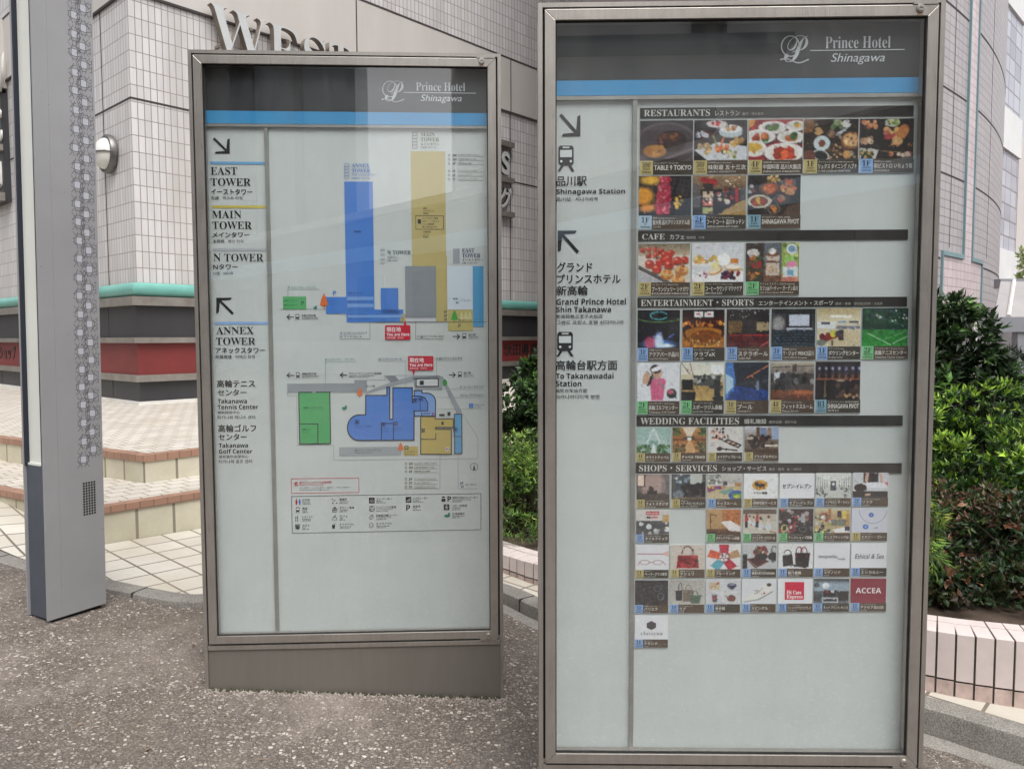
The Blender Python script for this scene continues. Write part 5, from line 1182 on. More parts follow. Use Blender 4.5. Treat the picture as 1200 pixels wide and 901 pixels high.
def p_cafe(): return Pic((70, 66, 62), 11).rect(0, 0, .34, 1, (62, 52, 46)).plate(.14, .26, .12, .1, [(220, 214, 206)], 3).dots(26, .02, .36, .32, .9, .03, .06, [(200, 120, 50), (70, 90, 40), (160, 40, 40), (90, 60, 40)]).rect(.34, 0, .67, 1, (96, 104, 112)).rect(.34, .78, .67, 1, (120, 80, 58)).rect(.38, .3, .63, .84, (206, 190, 176)).ell(.5, .3, .13, .06, (130, 80, 56)).rect(.38, .46, .63, .52, (110, 70, 50)).dots(20, .39, .6, .62, .8, .015, .025, [(170, 120, 80), (220, 190, 150)]).ell(.5, .22, .06, .08, (244, 240, 232)).rect(.67, 0, 1, 1, (150, 176, 84)).dots(12, .68, 0, 1, .4, .03, .06, [(206, 214, 120), (96, 130, 50)]).ell(.86, .16, .1, .13, (226, 234, 240)).ell(.86, .16, .07, .09, (120, 160, 190)).ell(.82, .44, .1, .12, (150, 206, 100)).ell(.86, .56, .1, .1, (230, 130, 170)).rect(.7, .62, .98, .94, (220, 226, 226)).rect(.78, .7, .9, .84, (110, 170, 206)).dots(4, .7, .9, 1, 1, .05, .07, [(220, 130, 110)])
def p_aqua(): return Pic((8, 10, 22), 12).ring(.5, .15, .2, .1, 1.2, (70, 190, 200)).ring(.5, .2, .5, .12, 1, (90, 150, 60), 10, 170).ell(.5, .9, .36, .12, (70, 130, 220), 0, 5).ell(.3, .86, .14, .16, (190, 70, 110), 0, 5).ell(.5, .8, .1, .2, (200, 220, 250), 0, 4).line(.38, .7, .56, .6, 1.6, (120, 150, 230)).line(.74, .72, .86, .64, 1.8, (90, 130, 220)).dots(20, 0, .44, 1, .56, .006, .012, [(60, 80, 120)]).ell(.66, .94, .2, .05, (220, 240, 255), 0, 2)
def p_club():
    p = Pic((70, 26, 14), 13).grad((30, 14, 18), (70, 20, 20), 0, .3).rect(.2, .06, .84, .22, (30, 20, 20)).rect(.28, .05, .49, .2, (226, 232, 234)).rect(.52, .05, .74, .2, (226, 232, 234)).rect(.33, .1, .42, .14, (200, 60, 60)).rect(.58, .1, .67, .14, (200, 60, 60)).dots(18, 0, .34, 1, .42, .03, .05, [(226, 150, 50), (180, 90, 30)]).ell(.5, .8, .62, .34, (176, 106, 22)).ell(.56, .7, .34, .16, (130, 66, 14)).ring(.56, .76, .36, .22, 1.4, (206, 150, 60), 0, 180)
    for k in range(34): t = k / 34 * 6.283; p.rect(.5 + .46 * math.cos(t) - .02, .62 + .3 * math.sin(t) - .05, .5 + .46 * math.cos(t) + .02, .62 + .3 * math.sin(t) + .03, (46, 18, 12) if math.sin(t) < .5 else (110, 60, 20))
    return p.dots(9, .1, .8, .9, .98, .012, .02, [(255, 226, 150)])
def p_hall(): return Pic((36, 30, 32), 14).rect(.04, .3, .36, .62, (106, 80, 44)).rect(.7, .34, 1, .56, (170, 150, 110)).dots(24, 0, .02, 1, .26, .006, .014, [(200, 200, 210)]).rect(0, .66, 1, 1, (88, 24, 28)).line(0, .68, 1, .68, 1.4, (190, 40, 40)).line(.8, .98, 1, .84, 1.2, (220, 100, 90)).dots(40, 0, .74, 1, 1, .01, .02, [(60, 16, 20), (110, 34, 36)]).rect(.36, .28, .7, .64, (50, 44, 46))
def p_cinema():
    p = Pic((52, 54, 60), 15).rect(0, 0, 1, .12, (30, 32, 38)).rect(.32, .1, .92, .52, (24, 26, 32)).rect(.4, .15, .86, .45, (196, 206, 224)).rect(.34, .5, .92, .55, (180, 190, 206)).ell(.16, .4, .14, .2, (150, 150, 150), 0, 5).rect(0, .56, 1, 1, (18, 22, 30))
    for r_ in range(6):
        for k in range(9): y = .58 + r_ * .075 + (k - 4) ** 2 * .002; p.rect(k * .12 - .02 + (r_ % 2) * .05, y, k * .12 + .07 + (r_ % 2) * .05, y + .035, (46, 78, 96))
    return p
def p_bowl(): return Pic((214, 206, 176), 16).grad((190, 170, 120), (226, 220, 190), 0, .4).rect(.3, .18, .8, .24, (244, 244, 236)).rect(0, .36, .42, .52, (220, 226, 230)).rect(.1, .36, .3, .42, (60, 66, 84)).rect(.48, .33, .66, .38, (90, 140, 210)).rect(.74, .33, .96, .38, (70, 76, 96)).rect(.44, .46, 1, .54, (120, 126, 140)).poly([(.3, .58), (1, .58), (1, 1), (.1, 1)], (206, 190, 150)).rect(.5, .56, .62, .84, (52, 48, 48)).poly([(.08, .84), (.56, .66), (.58, .72), (.12, .92)], (130, 44, 40)).ell(.14, .74, .08, .09, (110, 30, 36)).ell(.26, .72, .08, .09, (150, 40, 44)).ell(.38, .67, .07, .09, (214, 206, 40)).ell(.48, .66, .06, .08, (60, 70, 90)).ell(.1, .9, .12, .08, (110, 124, 116)).rect(.34, .84, .38, .98, (40, 40, 40))
def p_tennis(): return Pic((20, 52, 34), 17).grad((36, 62, 60), (24, 70, 40), 0, .55).line(0, .1, 1, .5, 1, (60, 90, 90)).line(.5, 0, 1, .3, 1, (70, 96, 110)).line(1, .05, .1, .5, 1, (50, 84, 70)).dots(40, 0, .02, 1, .45, .02, .05, [(30, 80, 44), (22, 54, 40), (50, 90, 60)]).dots(10, .2, .04, .98, .34, .012, .02, [(230, 244, 236)]).rect(0, .46, 1, .57, (24, 60, 48)).grad((44, 130, 56), (26, 150, 44), .57, 1).line(.12, .66, .62, .96, 1, (190, 226, 190)).line(.62, .96, 1, .74, 1, (190, 226, 190)).line(.45, .84, .9, .64, .8, (150, 206, 150))
def p_golf(): return Pic((220, 224, 230), 18).poly([(.3, .46), (.5, .36), (.66, .46), (.66, .6), (.62, .98), (.34, .98)], (218, 92, 136)).ell(.6, .5, .08, .1, (218, 92, 136)).poly([(.16, .28), (.24, .2), (.3, .28), (.28, .52), (.14, .56), (.12, .46)], (206, 160, 130)).poly([(.24, .58), (.32, .3), (.4, .1), (.44, .2), (.3, .58)], (34, 26, 28)).ell(.47, .28, .11, .14, (206, 160, 134)).ell(.44, .16, .13, .12, (40, 30, 32)).poly([(.32, .16), (.52, .06), (.66, .1), (.56, .17), (.36, .24)], (240, 240, 244)).line(.22, .22, .66, .66, 1.2, (150, 140, 140)).ell(.82, .8, .12, .13, (40, 60, 56)).ell(.8, .76, .07, .06, (200, 80, 110)).ell(.84, .86, .07, .05, (20, 26, 30))
def p_gym(): return Pic((206, 196, 160), 19).grad((214, 214, 200), (226, 224, 206), 0, .3).line(0, 0, .2, .3, 1.4, (130, 116, 90)).line(.2, 0, .3, .4, 1.2, (120, 104, 80)).rect(.7, .06, 1, .3, (236, 240, 240)).grad((176, 140, 76), (196, 164, 96), .5, 1).dots(1, .5, .5, .5, .5, .01, .01, [(0, 0, 0)]).poly([(.3, .34), (.95, .32), (.9, .62), (.3, .6)], (70, 74, 70)).dots(18, .3, .3, .95, .5, .02, .05, [(150, 156, 150), (40, 44, 44), (200, 206, 196)]).rect(.02, .44, .28, .72, (26, 26, 28)).rect(0, .76, .34, 1, (30, 30, 32)).rect(.78, .46, .92, .86, (30, 30, 34)).ell(.88, .94, .14, .08, (40, 40, 44)).rect(.66, .6, .98, .68, (46, 46, 50))
def p_pool(): return Pic((30, 36, 50), 20).poly([(0, 0), (.16, .0), (.24, .5), (.2, .72), (0, 1)], (60, 120, 200)).poly([(0, .3), (.18, .42), (.18, .66), (0, .84)], (170, 206, 226)).poly([(0, 1), (.24, .6), (1, .72), (1, 1)], (30, 60, 130)).poly([(.2, .58), (1, .3), (1, .74), (.3, .62)], (44, 46, 52)).line(.44, .44, 1, .08, 1.5, (206, 110, 50)).line(.3, .7, .9, 1, 1, (24, 40, 90)).rect(.72, .48, .78, .72, (120, 140, 170)).line(.3, .58, 1, .46, 1, (70, 76, 84))
def p_fit(): return Pic((70, 60, 54), 21).grad((190, 180, 160), (110, 100, 92), 0, .3).rect(.5, .06, .6, .26, (60, 50, 46)).line(0, .14, 1, .1, 1.4, (80, 66, 56)).rect(.08, .26, .34, .52, (206, 214, 220)).dots(30, .04, .3, 1, .72, .03, .08, [(40, 38, 42), (56, 54, 58), (30, 28, 30), (130, 130, 136)]).grad((130, 70, 40), (90, 50, 32), .74, 1).ell(.75, .8, .26, .05, (196, 110, 60), 0, 3)
def p_bar():
    p = Pic((28, 18, 20), 22)
    for k in range(7): x = .08 + k * .15; w_ = .03 + k * .004; p.rect(x - w_, .1, x + w_, .36, (50, 40, 60)); p.ell(x, .18, .03, .04, (150, 160, 200)); p.rect(x - w_ * .6, .34, x + w_ * .6, .46, (130, 70, 44))
    return p.line(0, .46, 1, .46, 1.6, (150, 84, 54)).dots(30, .4, .62, 1, .96, .03, .06, [(60, 40, 34), (90, 62, 50), (20, 14, 16)]).dots(6, .5, .86, .95, .94, .02, .04, [(170, 130, 90)]).rect(.2, .5, .23, .95, (120, 96, 60)).ell(.56, .5, .1, .03, (170, 150, 120))
def p_chapel():
    p = Pic((150, 186, 178), 23)
    for k in range(9): p.line(.5, .02, k / 8, .64, .8, (190, 214, 208))
    return p.poly([(.5, .04), (.72, .66), (.28, .66)], (176, 204, 198)).line(.5, .04, .7, .6, 1.6, (236, 244, 242)).line(.5, .04, .3, .6, 1.6, (236, 244, 242)).rect(.38, .5, .62, .7, (120, 160, 150)).poly([(.44, 1), (.48, .64), (.53, .64), (.58, 1)], (216, 228, 226)).dots(40, 0, .68, .4, 1, .03, .06, [(60, 110, 60), (44, 90, 50), (110, 150, 110)]).dots(40, .6, .68, 1, 1, .03, .06, [(60, 110, 60), (44, 90, 50), (110, 150, 110)]).rect(0, .5, .3, .66, (170, 196, 190)).rect(.7, .5, 1, .66, (170, 196, 190))
def p_wood(): return Pic((170, 110, 50), 24).grad((196, 140, 76), (150, 90, 40), 0, .5).poly([(.3, 0), (.7, 0), (.55, .38), (.45, .38)], (226, 214, 190)).rect(.34, .36, .66, .5, (60, 60, 62)).rect(.44, .4, .56, .5, (240, 236, 226)).poly([(.34, 1), (.46, .5), (.54, .5), (.72, 1)], (214, 164, 104)).dots(26, 0, 0, .24, .3, .03, .05, [(60, 80, 40), (96, 110, 60)]).dots(26, .78, 0, 1, .3, .03, .05, [(60, 80, 40), (96, 110, 60)]).dots(40, 0, .66, .36, 1, .03, .05, [(50, 70, 36), (84, 96, 50), (140, 90, 50)]).dots(40, .68, .6, 1, 1, .03, .05, [(50, 70, 36), (84, 96, 50), (140, 90, 50)]).rect(0, .44, .36, .54, (120, 66, 30)).rect(.64, .44, 1, .54, (120, 66, 30))
def p_makeup(): return Pic((214, 212, 208), 25).dots(30, .1, .06, .5, .5, .02, .05, [(60, 50, 54), (206, 110, 90), (226, 180, 160), (40, 36, 40)]).poly([(.44, .56), (.58, .46), (1, .7), (.9, .84)], (44, 40, 44)).ell(.62, .58, .06, .04, (226, 190, 160)).ell(.74, .64, .06, .04, (206, 160, 130)).ell(.86, .72, .05, .04, (220, 206, 190)).line(.32, .84, .86, .92, 2.4, (30, 26, 30)).ell(.34, .86, .08, .08, (60, 40, 44)).line(.56, .3, .6, .5, 1.4, (60, 56, 60)).rect(.08, .6, .2, .76, (190, 186, 182))
def p_bridal(): return Pic((110, 96, 84), 26).grad((206, 212, 222), (130, 110, 96), 0, .5).rect(.34, .02, .44, .4, (90, 66, 50)).rect(.66, .02, .78, .5, (150, 130, 110)).rect(.8, 0, 1, .5, (150, 170, 206)).rect(.46, .04, .64, .34, (110, 130, 170)).dots(26, .1, .36, .8, .8, .04, .08, [(44, 34, 34), (60, 48, 46), (30, 24, 26)]).rect(.6, .7, .98, .78, (226, 216, 196)).ell(.16, .44, .1, .06, (190, 176, 160)).ell(.5, .48, .06, .1, (70, 24, 26)).grad((84, 60, 44), (66, 46, 36), .86, 1)
def p_studio(): return Pic((84, 76, 78), 27).ell(.5, .4, .4, .44, (176, 148, 140), 0, 10).rect(0, 0, .26, .5, (36, 34, 36)).rect(.03, .02, .22, .46, (236, 206, 190)).grad((74, 62, 58), (52, 44, 42), .76, 1).rect(.32, .64, .62, .8, (30, 26, 26)).ell(.44, .58, .08, .1, (40, 32, 30)).rect(.76, .24, .84, .7, (130, 124, 124)).rect(.88, .0, 1, .8, (110, 106, 106))
def p_salon(): return Pic((70, 74, 76), 28).rect(.1, 0, .5, .6, (60, 74, 84)).dots(20, .1, 0, .5, .5, .02, .05, [(120, 150, 170), (40, 44, 50), (190, 200, 200)]).rect(.54, 0, .9, .4, (190, 196, 190)).dots(30, .3, .4, 1, .9, .05, .1, [(30, 30, 34), (44, 44, 50), (24, 24, 26)]).ell(.2, .8, .16, .16, (110, 124, 140)).grad((120, 100, 80), (90, 76, 62), .92, 1)
def p_kids(): return Pic((206, 204, 200), 29).grad((200, 200, 196), (180, 176, 170), 0, .4).rect(.02, .04, .4, .4, (150, 156, 150)).dots(20, .04, .06, .38, .4, .02, .04, [(90, 100, 90), (210, 206, 200)]).rect(.46, .3, .58, .46, (60, 60, 64)).rect(.8, .36, 1, .56, (190, 130, 66)).grad((196, 176, 130), (206, 190, 150), .5, 1).poly([(0, .5), (.5, .46), (.5, .58), (0, .74)], (150, 70, 110)).dots(14, 0, .5, .45, .66, .02, .04, [(60, 80, 170), (200, 60, 80), (220, 190, 70)]).poly([(.34, .72), (.7, .56), (.8, .66), (.5, .84)], (110, 160, 150)).ell(.86, .86, .24, .2, (50, 80, 170)).ell(.86, .88, .16, .12, (70, 150, 80)).ell(.86, .9, .09, .07, (220, 200, 80))
def p_cat(): return Pic((232, 234, 236), 30).ell(.48, .46, .23, .2, (226, 160, 40)).ell(.5, .46, .13, .075, (24, 22, 24)).ell(.38, .43, .06, .075, (24, 22, 24)).poly([(.33, .38), (.35, .31), (.39, .37)], (24, 22, 24)).poly([(.38, .37), (.42, .31), (.43, .39)], (24, 22, 24)).line(.42, .5, .38, .6, 1.4, (24, 22, 24)).line(.48, .5, .47, .6, 1.4, (24, 22, 24)).line(.58, .5, .6, .6, 1.4, (24, 22, 24)).line(.62, .44, .68, .36, 1.4, (24, 22, 24))
def p_white(bg=(226, 228, 232)): return Pic(bg, 31)
def p_store():
    p = Pic((200, 206, 200), 32).grad((214, 220, 214), (226, 230, 226), 0, .5)
    for sx in (0, 1):
        for k in range(6): x = (k * .065) if not sx else 1 - k * .065; p.line(x, .12 + k * .035, x, .86 - k * .06, 1.2, (110, 116, 112))
    return p.rect(.42, .32, .58, .7, (70, 80, 92)).ell(.5, .44, .04, .06, (230, 236, 240)).dots(16, 0, .6, .34, .95, .02, .04, [(150, 156, 150), (90, 94, 92)]).dots(16, .66, .6, 1, .95, .02, .04, [(150, 156, 150), (90, 94, 92)])
def p_massage(): return Pic((206, 210, 214), 33).rect(.3, 0, .72, .4, (40, 36, 42)).poly([(.36, .0), (.46, .0), (.42, .44), (.34, .36)], (214, 170, 150)).poly([(.74, 0), (.82, .04), (.86, .4), (.78, .42)], (214, 170, 150)).ell(.6, .5, .44, .12, (232, 234, 240)).ell(.22, .6, .18, .16, (44, 30, 28)).rect(.0, .74, 1, 1, (34, 32, 36)).poly([(.4, .6), (.56, .62), (.5, .92), (0, .96), (0, .88), (.36, .84)], (216, 172, 150)).poly([(.9, .4), (1, .36), (1, .56)], (220, 90, 130))
def p_nail(): return Pic((210, 206, 200), 34).rect(0, .44, 1, 1, (70, 74, 78)).rect(.3, .06, .7, .2, (200, 60, 70)).rect(.32, .26, .44, .34, (40, 40, 40)).rect(.46, .26, .66, .34, (200, 110, 110)).dots(16, 0, .5, 1, .95, .04, .09, [(214, 216, 216), (190, 196, 200), (60, 62, 66)]).rect(.8, .2, 1, .5, (200, 160, 100))
def p_bed(): return Pic((180, 120, 66), 35).rect(0, 0, .45, .8, (190, 150, 96)).rect(.45, 0, 1, .6, (190, 110, 54)).grad((110, 70, 44), (84, 54, 36), .8, 1).poly([(.4, .5), (.7, .46), (1, .7), (1, .92), (.66, .86)], (232, 226, 226)).poly([(.44, .7), (.7, .88), (.98, .95), (.98, 1), (.44, .84)], (100, 60, 50)).line(.1, .2, .12, .92, 1.4, (70, 50, 40)).line(.1, .2, .28, .24, 1.6, (60, 44, 36)).rect(0, .92, .3, 1, (60, 40, 34))
def p_ballet():
    p = Pic((200, 196, 180), 36).rect(0, 0, 1, .2, (96, 80, 66)).rect(0, .2, 1, .5, (190, 180, 160)).line(.2, .62, 1, .98, 2.4, (170, 120, 70))
    for x, y, c in ((.1, .4, (180, 36, 44)), (.42, .38, (180, 50, 50))): p.rect(x - .04, y - .16, x + .04, y + .12, c); p.rect(x - .04, y + .12, x + .04, y + .36, (30, 30, 34)); p.ell(x, y - .2, .03, .05, (60, 40, 34))
    for x, y, s in ((.2, .42, .8), (.32, .48, .9), (.52, .56, 1.2), (.76, .54, 1.4)): p.ell(x, y + .14 * s, .06 * s, .12 * s, (206, 220, 232)); p.rect(x - .02 * s, y - .1 * s, x + .02 * s, y + .06 * s, (226, 200, 184)); p.ell(x, y - .16 * s, .03 * s, .05 * s, (50, 36, 32)); p.rect(x - .012, y + .2 * s, x + .012, y + .36 * s, (226, 206, 190))
    return p
def p_sport(): return Pic((56, 44, 46), 37).dots(70, 0, 0, 1, 1, .03, .07, [(180, 44, 50), (40, 36, 44), (210, 206, 206), (96, 84, 90), (26, 24, 28), (150, 130, 126)]).ring(.16, .8, .08, .14, 2, (210, 206, 120)).ring(.38, .8, .08, .14, 2, (190, 40, 44)).ell(.7, .82, .2, .18, (44, 42, 46)).ring(.7, .84, .1, .1, 1, (120, 120, 126)).rect(.64, .2, .76, .56, (170, 172, 176))
def p_shop(): return Pic((190, 166, 120), 38).grad((206, 196, 160), (190, 150, 96), 0, .4).rect(.38, .0, .46, .6, (176, 110, 50)).dots(30, 0, .2, .38, .5, .02, .05, [(200, 206, 190), (150, 60, 50), (96, 110, 90)]).rect(.64, .1, .76, .38, (36, 36, 40)).rect(.8, .1, .9, .4, (226, 206, 60)).rect(.46, .44, .9, .7, (110, 116, 100)).dots(24, 0, .5, .46, 1, .03, .06, [(60, 60, 66), (200, 206, 90), (190, 190, 186)]).poly([(.5, .86), (.86, .76), (1, .96), (.6, 1)], (232, 232, 232)).rect(.86, .74, 1, .9, (40, 46, 80)).rect(.9, .2, 1, .7, (190, 140, 70))
def p_jewel(): return Pic((206, 210, 222), 39).ring(.6, .0, .4, .62, .7, (120, 124, 140), 10, 170).ell(.55, .28, .07, .09, (50, 90, 190), 45).ell(.4, .76, .08, .1, (60, 104, 200), 20).ell(.4, .76, .03, .04, (160, 190, 240)).ell(.55, .28, .025, .03, (160, 190, 240)).dots(5, .6, .78, .74, .86, .01, .02, [(150, 150, 160)])
def p_glasses(): return Pic((222, 224, 228), 40).line(.06, .36, .86, .36, 1.3, (176, 40, 70)).poly([(.84, .3), (1, .24), (1, .46), (.9, .44)], (224, 180, 160)).ring(.28, .7, .14, .09, 1, (176, 120, 124)).ring(.68, .7, .14, .09, 1, (176, 120, 124)).line(.42, .7, .54, .7, 1, (176, 60, 70)).line(.14, .66, .08, .8, 1, (176, 40, 60)).line(.82, .66, .92, .8, 1, (176, 40, 60))
def p_redbag(): return Pic((206, 196, 184), 41).ring(.5, .36, .16, .3, 1.8, (96, 24, 28), 180, 360).poly([(.22, .42), (.8, .42), (.84, .94), (.18, .94)], (160, 26, 36)).dots(20, .22, .46, .8, .92, .02, .05, [(190, 50, 56), (120, 14, 26)]).rect(.22, .58, .8, .62, (104, 14, 24)).ell(.5, .72, .08, .06, (90, 16, 24))
def p_bags5():
    p = Pic((224, 224, 226), 42)
    for k, (a, c) in enumerate(((-90, (196, 30, 60)), (-18, (190, 150, 104)), (54, (196, 30, 56)), (126, (80, 170, 190)), (198, (222, 84, 40)))):
        x, y = .52 + .3 * math.cos(R(a)), .52 + .36 * math.sin(R(a)); t = R(a + 90); q = []
        for dx, dy in ((-.12, .17), (.12, .17), (.15, -.17), (-.15, -.17)): q.append((x + (dx * math.cos(t) - dy * math.sin(t)), y + (dx * math.sin(t) + dy * math.cos(t)) * 1.1))
        p.poly(q, c)
    for k in range(5): a = R(-90 + 72 * k); p.ring(.52 + .1 * math.cos(a), .52 + .13 * math.sin(a), .06, .08, .9, (130, 40, 50))
    return p
def p_scarf(): return Pic((190, 194, 196), 43).poly([(.1, .6), (.5, .5), (.8, .7), (.4, .98)], (70, 20, 30)).line(.16, .64, .44, .92, 1, (206, 170, 140)).line(.44, .92, .76, .72, 1, (206, 170, 140)).dots(20, .36, .12, .72, .42, .04, .07, [(120, 40, 40), (90, 90, 50), (60, 30, 34), (150, 70, 50)]).ell(.56, .5, .2, .12, (30, 24, 28)).ell(.92, .5, .16, .18, (36, 38, 46)).ring(.94, .26, .08, .18, 1.4, (36, 38, 46), 180, 360).rect(0, .4, .14, 1, (40, 40, 46))
def p_black2(): return Pic((226, 228, 230), 44).ring(.27, .4, .1, .16, 1.4, (40, 30, 34), 180, 360).poly([(.12, .46), (.4, .42), (.44, .86), (.14, .92)], (34, 32, 36)).ring(.6, .36, .09, .24, 1.4, (130, 26, 40), 180, 360).ring(.74, .36, .09, .24, 1.4, (130, 26, 40), 180, 360).poly([(.48, .36), (.92, .36), (.88, .94), (.5, .86)], (30, 28, 32)).poly([(.38, .84), (.84, .9), (.82, .98), (.44, .9)], (40, 36, 40)).rect(.5, .4, .53, .54, (130, 26, 40)).rect(.8, .4, .83, .54, (130, 26, 40))
def p_leather(): return Pic((44, 42, 46), 45).dots(120, 0, 0, 1, 1, .02, .05, [(52, 50, 54), (36, 34, 38), (60, 58, 62)]).ring(.68, .34, .1, .12, 1, (96, 100, 110)).ring(.78, .66, .09, .14, 1, (110, 116, 124)).dots(4, .2, .3, .3, .4, .01, .015, [(140, 140, 150)])
def p_totes(): return Pic((160, 158, 150), 46).grad((176, 174, 166), (190, 188, 180), 0, 1).ring(.3, .42, .05, .3, 1, (40, 40, 44), 180, 360).poly([(.16, .44), (.36, .42), (.36, .84), (.18, .84)], (44, 44, 50)).ring(.54, .4, .08, .2, 1, (110, 96, 84), 180, 360).poly([(.38, .4), (.68, .4), (.7, .88), (.38, .88)], (120, 106, 92)).ring(.74, .62, .07, .18, 1, (60, 84, 70), 180, 360).poly([(.58, .62), (.92, .62), (.86, .96), (.62, .96)], (74, 104, 86))
def p_four(): return Pic((204, 206, 210), 47).rect(.49, 0, .51, 1, (226, 228, 230)).rect(0, .49, 1, .51, (226, 228, 230)).rect(.1, .12, .4, .4, (206, 180, 140)).dots(8, .12, .14, .38, .38, .02, .04, [(190, 70, 40), (60, 90, 120), (226, 206, 150)]).ell(.76, .24, .14, .1, (36, 44, 80)).poly([(.64, .24), (.88, .24), (.8, .4), (.72, .4)], (30, 36, 70)).ell(.76, .2, .1, .05, (120, 126, 150)).poly([(.18, .62), (.34, .62), (.32, .92), (.2, .92)], (96, 80, 90)).rect(.2, .68, .32, .78, (150, 60, 60)).ell(.75, .76, .13, .13, (120, 60, 50)).line(.6, .68, .66, .76, 2, (120, 60, 50)).ell(.75, .65, .06, .03, (84, 44, 38))
def p_shoe(): return Pic((216, 220, 224), 48).poly([(.06, .82), (.3, .58), (.66, .22), (.8, .14), (.9, .3), (.86, .5), (.5, .76), (.2, .94), (.08, .92)], (226, 226, 218)).line(.08, .92, .5, .82, 2, (150, 150, 144)).line(.5, .82, .9, .5, 2.4, (150, 150, 144)).dots(10, .34, .4, .6, .62, .01, .02, [(120, 120, 120)]).line(.4, .6, .62, .34, 1, (140, 140, 140)).ell(.66, .56, .03, .04, (190, 60, 44)).ell(.8, .22, .07, .07, (60, 60, 60))
def p_print_shop(): return Pic((90, 100, 110), 49).grad((40, 44, 50), (150, 170, 184), 0, .2).rect(0, .2, 1, .5, (150, 170, 186)).ell(.34, .28, .1, .12, (226, 234, 240)).ell(.08, .26, .08, .1, (70, 80, 90)).rect(.28, .46, .64, .74, (30, 28, 30)).rect(.32, .5, .42, .58, (150, 40, 40)).rect(.48, .46, .58, .58, (200, 206, 210)).rect(.66, .5, 1, .9, (36, 36, 40)).rect(.24, .76, .7, .98, (180, 190, 196)).rect(.28, .82, .66, .92, (40, 42, 46)).rect(0, .6, .22, .9, (60, 64, 70))

TAGC = {'M': (192, 178, 118), 'A': (138, 176, 226), 'E': (128, 168, 188), 'N': (168, 190, 206), 'T': (124, 200, 138), 'G': (124, 200, 138)}
TAGT = {'M': ('MAIN', 'TOWER'), 'A': ('ANNEX', 'TOWER'), 'E': ('EAST', 'TOWER'), 'N': ('N', 'TOWER'), 'T': ('TENNIS', 'CENTER'), 'G': ('GOLF', 'CENTER')}
BROWN = (78, 64, 50); BROWN2 = (46, 44, 40)
NCARD = [0]
def card(u0, v0, u1, v1, fl, tw_, small, main, sub, pic, extra=None, big=True):
    th = 0.0028; i = NCARD[0]; NCARD[0] += 1
    x0, z0, x1, z1 = Print(SB.mp(DEP - th), 0).bx(u0, v0, u1, v1)
    bm = bmesh.new(); box(bm, x0 - 0.0012, x1 + 0.0012, DEP - th, DEP, z0 - 0.0012, z1 + 0.0012)
    cb = obj('photo_card', bm, M_CARD, SB.root)
    h_ = v1 - v0; vc = v1 - h_ * .255; d = DEP - th - 0.0002; ut = u0 + (u1 - u0) * .245
    P = Print(SB.mp(d), d); P.grid(u0, v0, u1, vc, pic.grain(6).a, 1)
    for (t, a, b, c, e, col, o) in (extra or ()):
        W_, H_ = u1 - u0, vc - v0; P.text(t, u0 + a * W_, v0 + b * H_, u0 + c * W_, v0 + e * H_, col, o.get('off', .015), layer=3, sf=o.get('sf', False), res=3, shear=o.get('sh', 0)) if t else P.rect(u0 + a * W_, v0 + b * H_, u0 + c * W_, v0 + e * H_, col, 2)
    P.build('picture', cb)
    P = Print(SB.mp(d), d); P.rect(u0, vc, ut, v1, TAGC[tw_], 1); w_ = ut - u0; q = v1 - vc
    P.text(fl, u0 + w_ * .16, vc + q * .10, u0 + w_ * .84, vc + q * .5, BROWN2, -.004, 'left', sf=True, al=.5)
    for k, t in enumerate(TAGT[tw_]): P.text(t, u0 + w_ * .1, vc + q * (.56 + k * .21), u0 + w_ * .9, vc + q * (.70 + k * .21), (70, 66, 54), .004, 'left', sf=True, res=1, al=.5)
    P.build('floor_label', cb)
    P = Print(SB.mp(d), d); P.rect(ut, vc, u1, v1, BROWN if i % 3 else (58, 52, 42), 1); W_ = u1 - ut - 3; c = (224, 222, 214)
    hi = (.10, .25, .32, .68, .76, .92)
    P.text(small, ut + 1.2, vc + q * hi[0], ut + 1.2 + W_, vc + q * hi[1], (206, 204, 196), .004, 'left', res=1)
    P.text(main, ut + 1.2, vc + q * hi[2], ut + 1.2 + W_, vc + q * hi[3], c, .016, 'left', res=2)
    P.text(sub, ut + 1.2, vc + q * hi[4], ut + 1.2 + W_, vc + q * hi[5], (206, 204, 196), .008, 'left', res=1)
    P.build('caption_label', cb)
def row(us, v0, v1, defs):
    for k, ((u0, u1), d) in enumerate(zip(us, defs)):
        if d is None: continue
        dv = -(u0 - us[0][0]) * 0.0085; card(u0, v0 + dv, u1, v1 + dv, *d)
R5 = [(750, 812), (813.4, 875.6), (877.5, 940.4), (942, 1005.8), (1007.4, 1070.7)]
row(R5, 141.4, 204.8, [('39F', 'M', 'ダイニング&バー Dining & Bar', 'TABLE 9 TOKYO', '', p_steak()), ('38F', 'M', '日本料理 Japanese Restaurant', '味街道 五十三次', 'AJIKAIDO GOJUSANTSUGI', p_japan()), ('4F', 'M', '中国料理 Chinese Restaurant', '中国料理 品川大飯店', 'SHINAGAWA DAIHANTEN', p_china()), ('1F', 'M', 'ブッフェレストラン Buffet Restaurant', 'リュクス ダイニング ハプナ', 'LUXE DINING HAPUNA', p_buffet()), ('1F', 'A', '居酒屋 Bistro Izakaya', '和ビストロ いちょう坂', 'ICHOZAKA', p_wa())])
row([(748.7, 810), (811.8, 874), (876.3, 938)], 206.4, 268.8, [('1F', 'N', '焼肉 Yakiniku Restaurant', '叙々苑 品川プリンスホテル店', 'JOJOEN', p_grill()), ('2F', 'A', 'フードコート Food Court', 'フードコート 品川キッチン', 'SHINAGAWA KITCHEN', p_food()), ('1F', 'E', 'グリルダイナー GRILL DINER', 'SHINAGAWA PIVOT', '', p_pivot())])
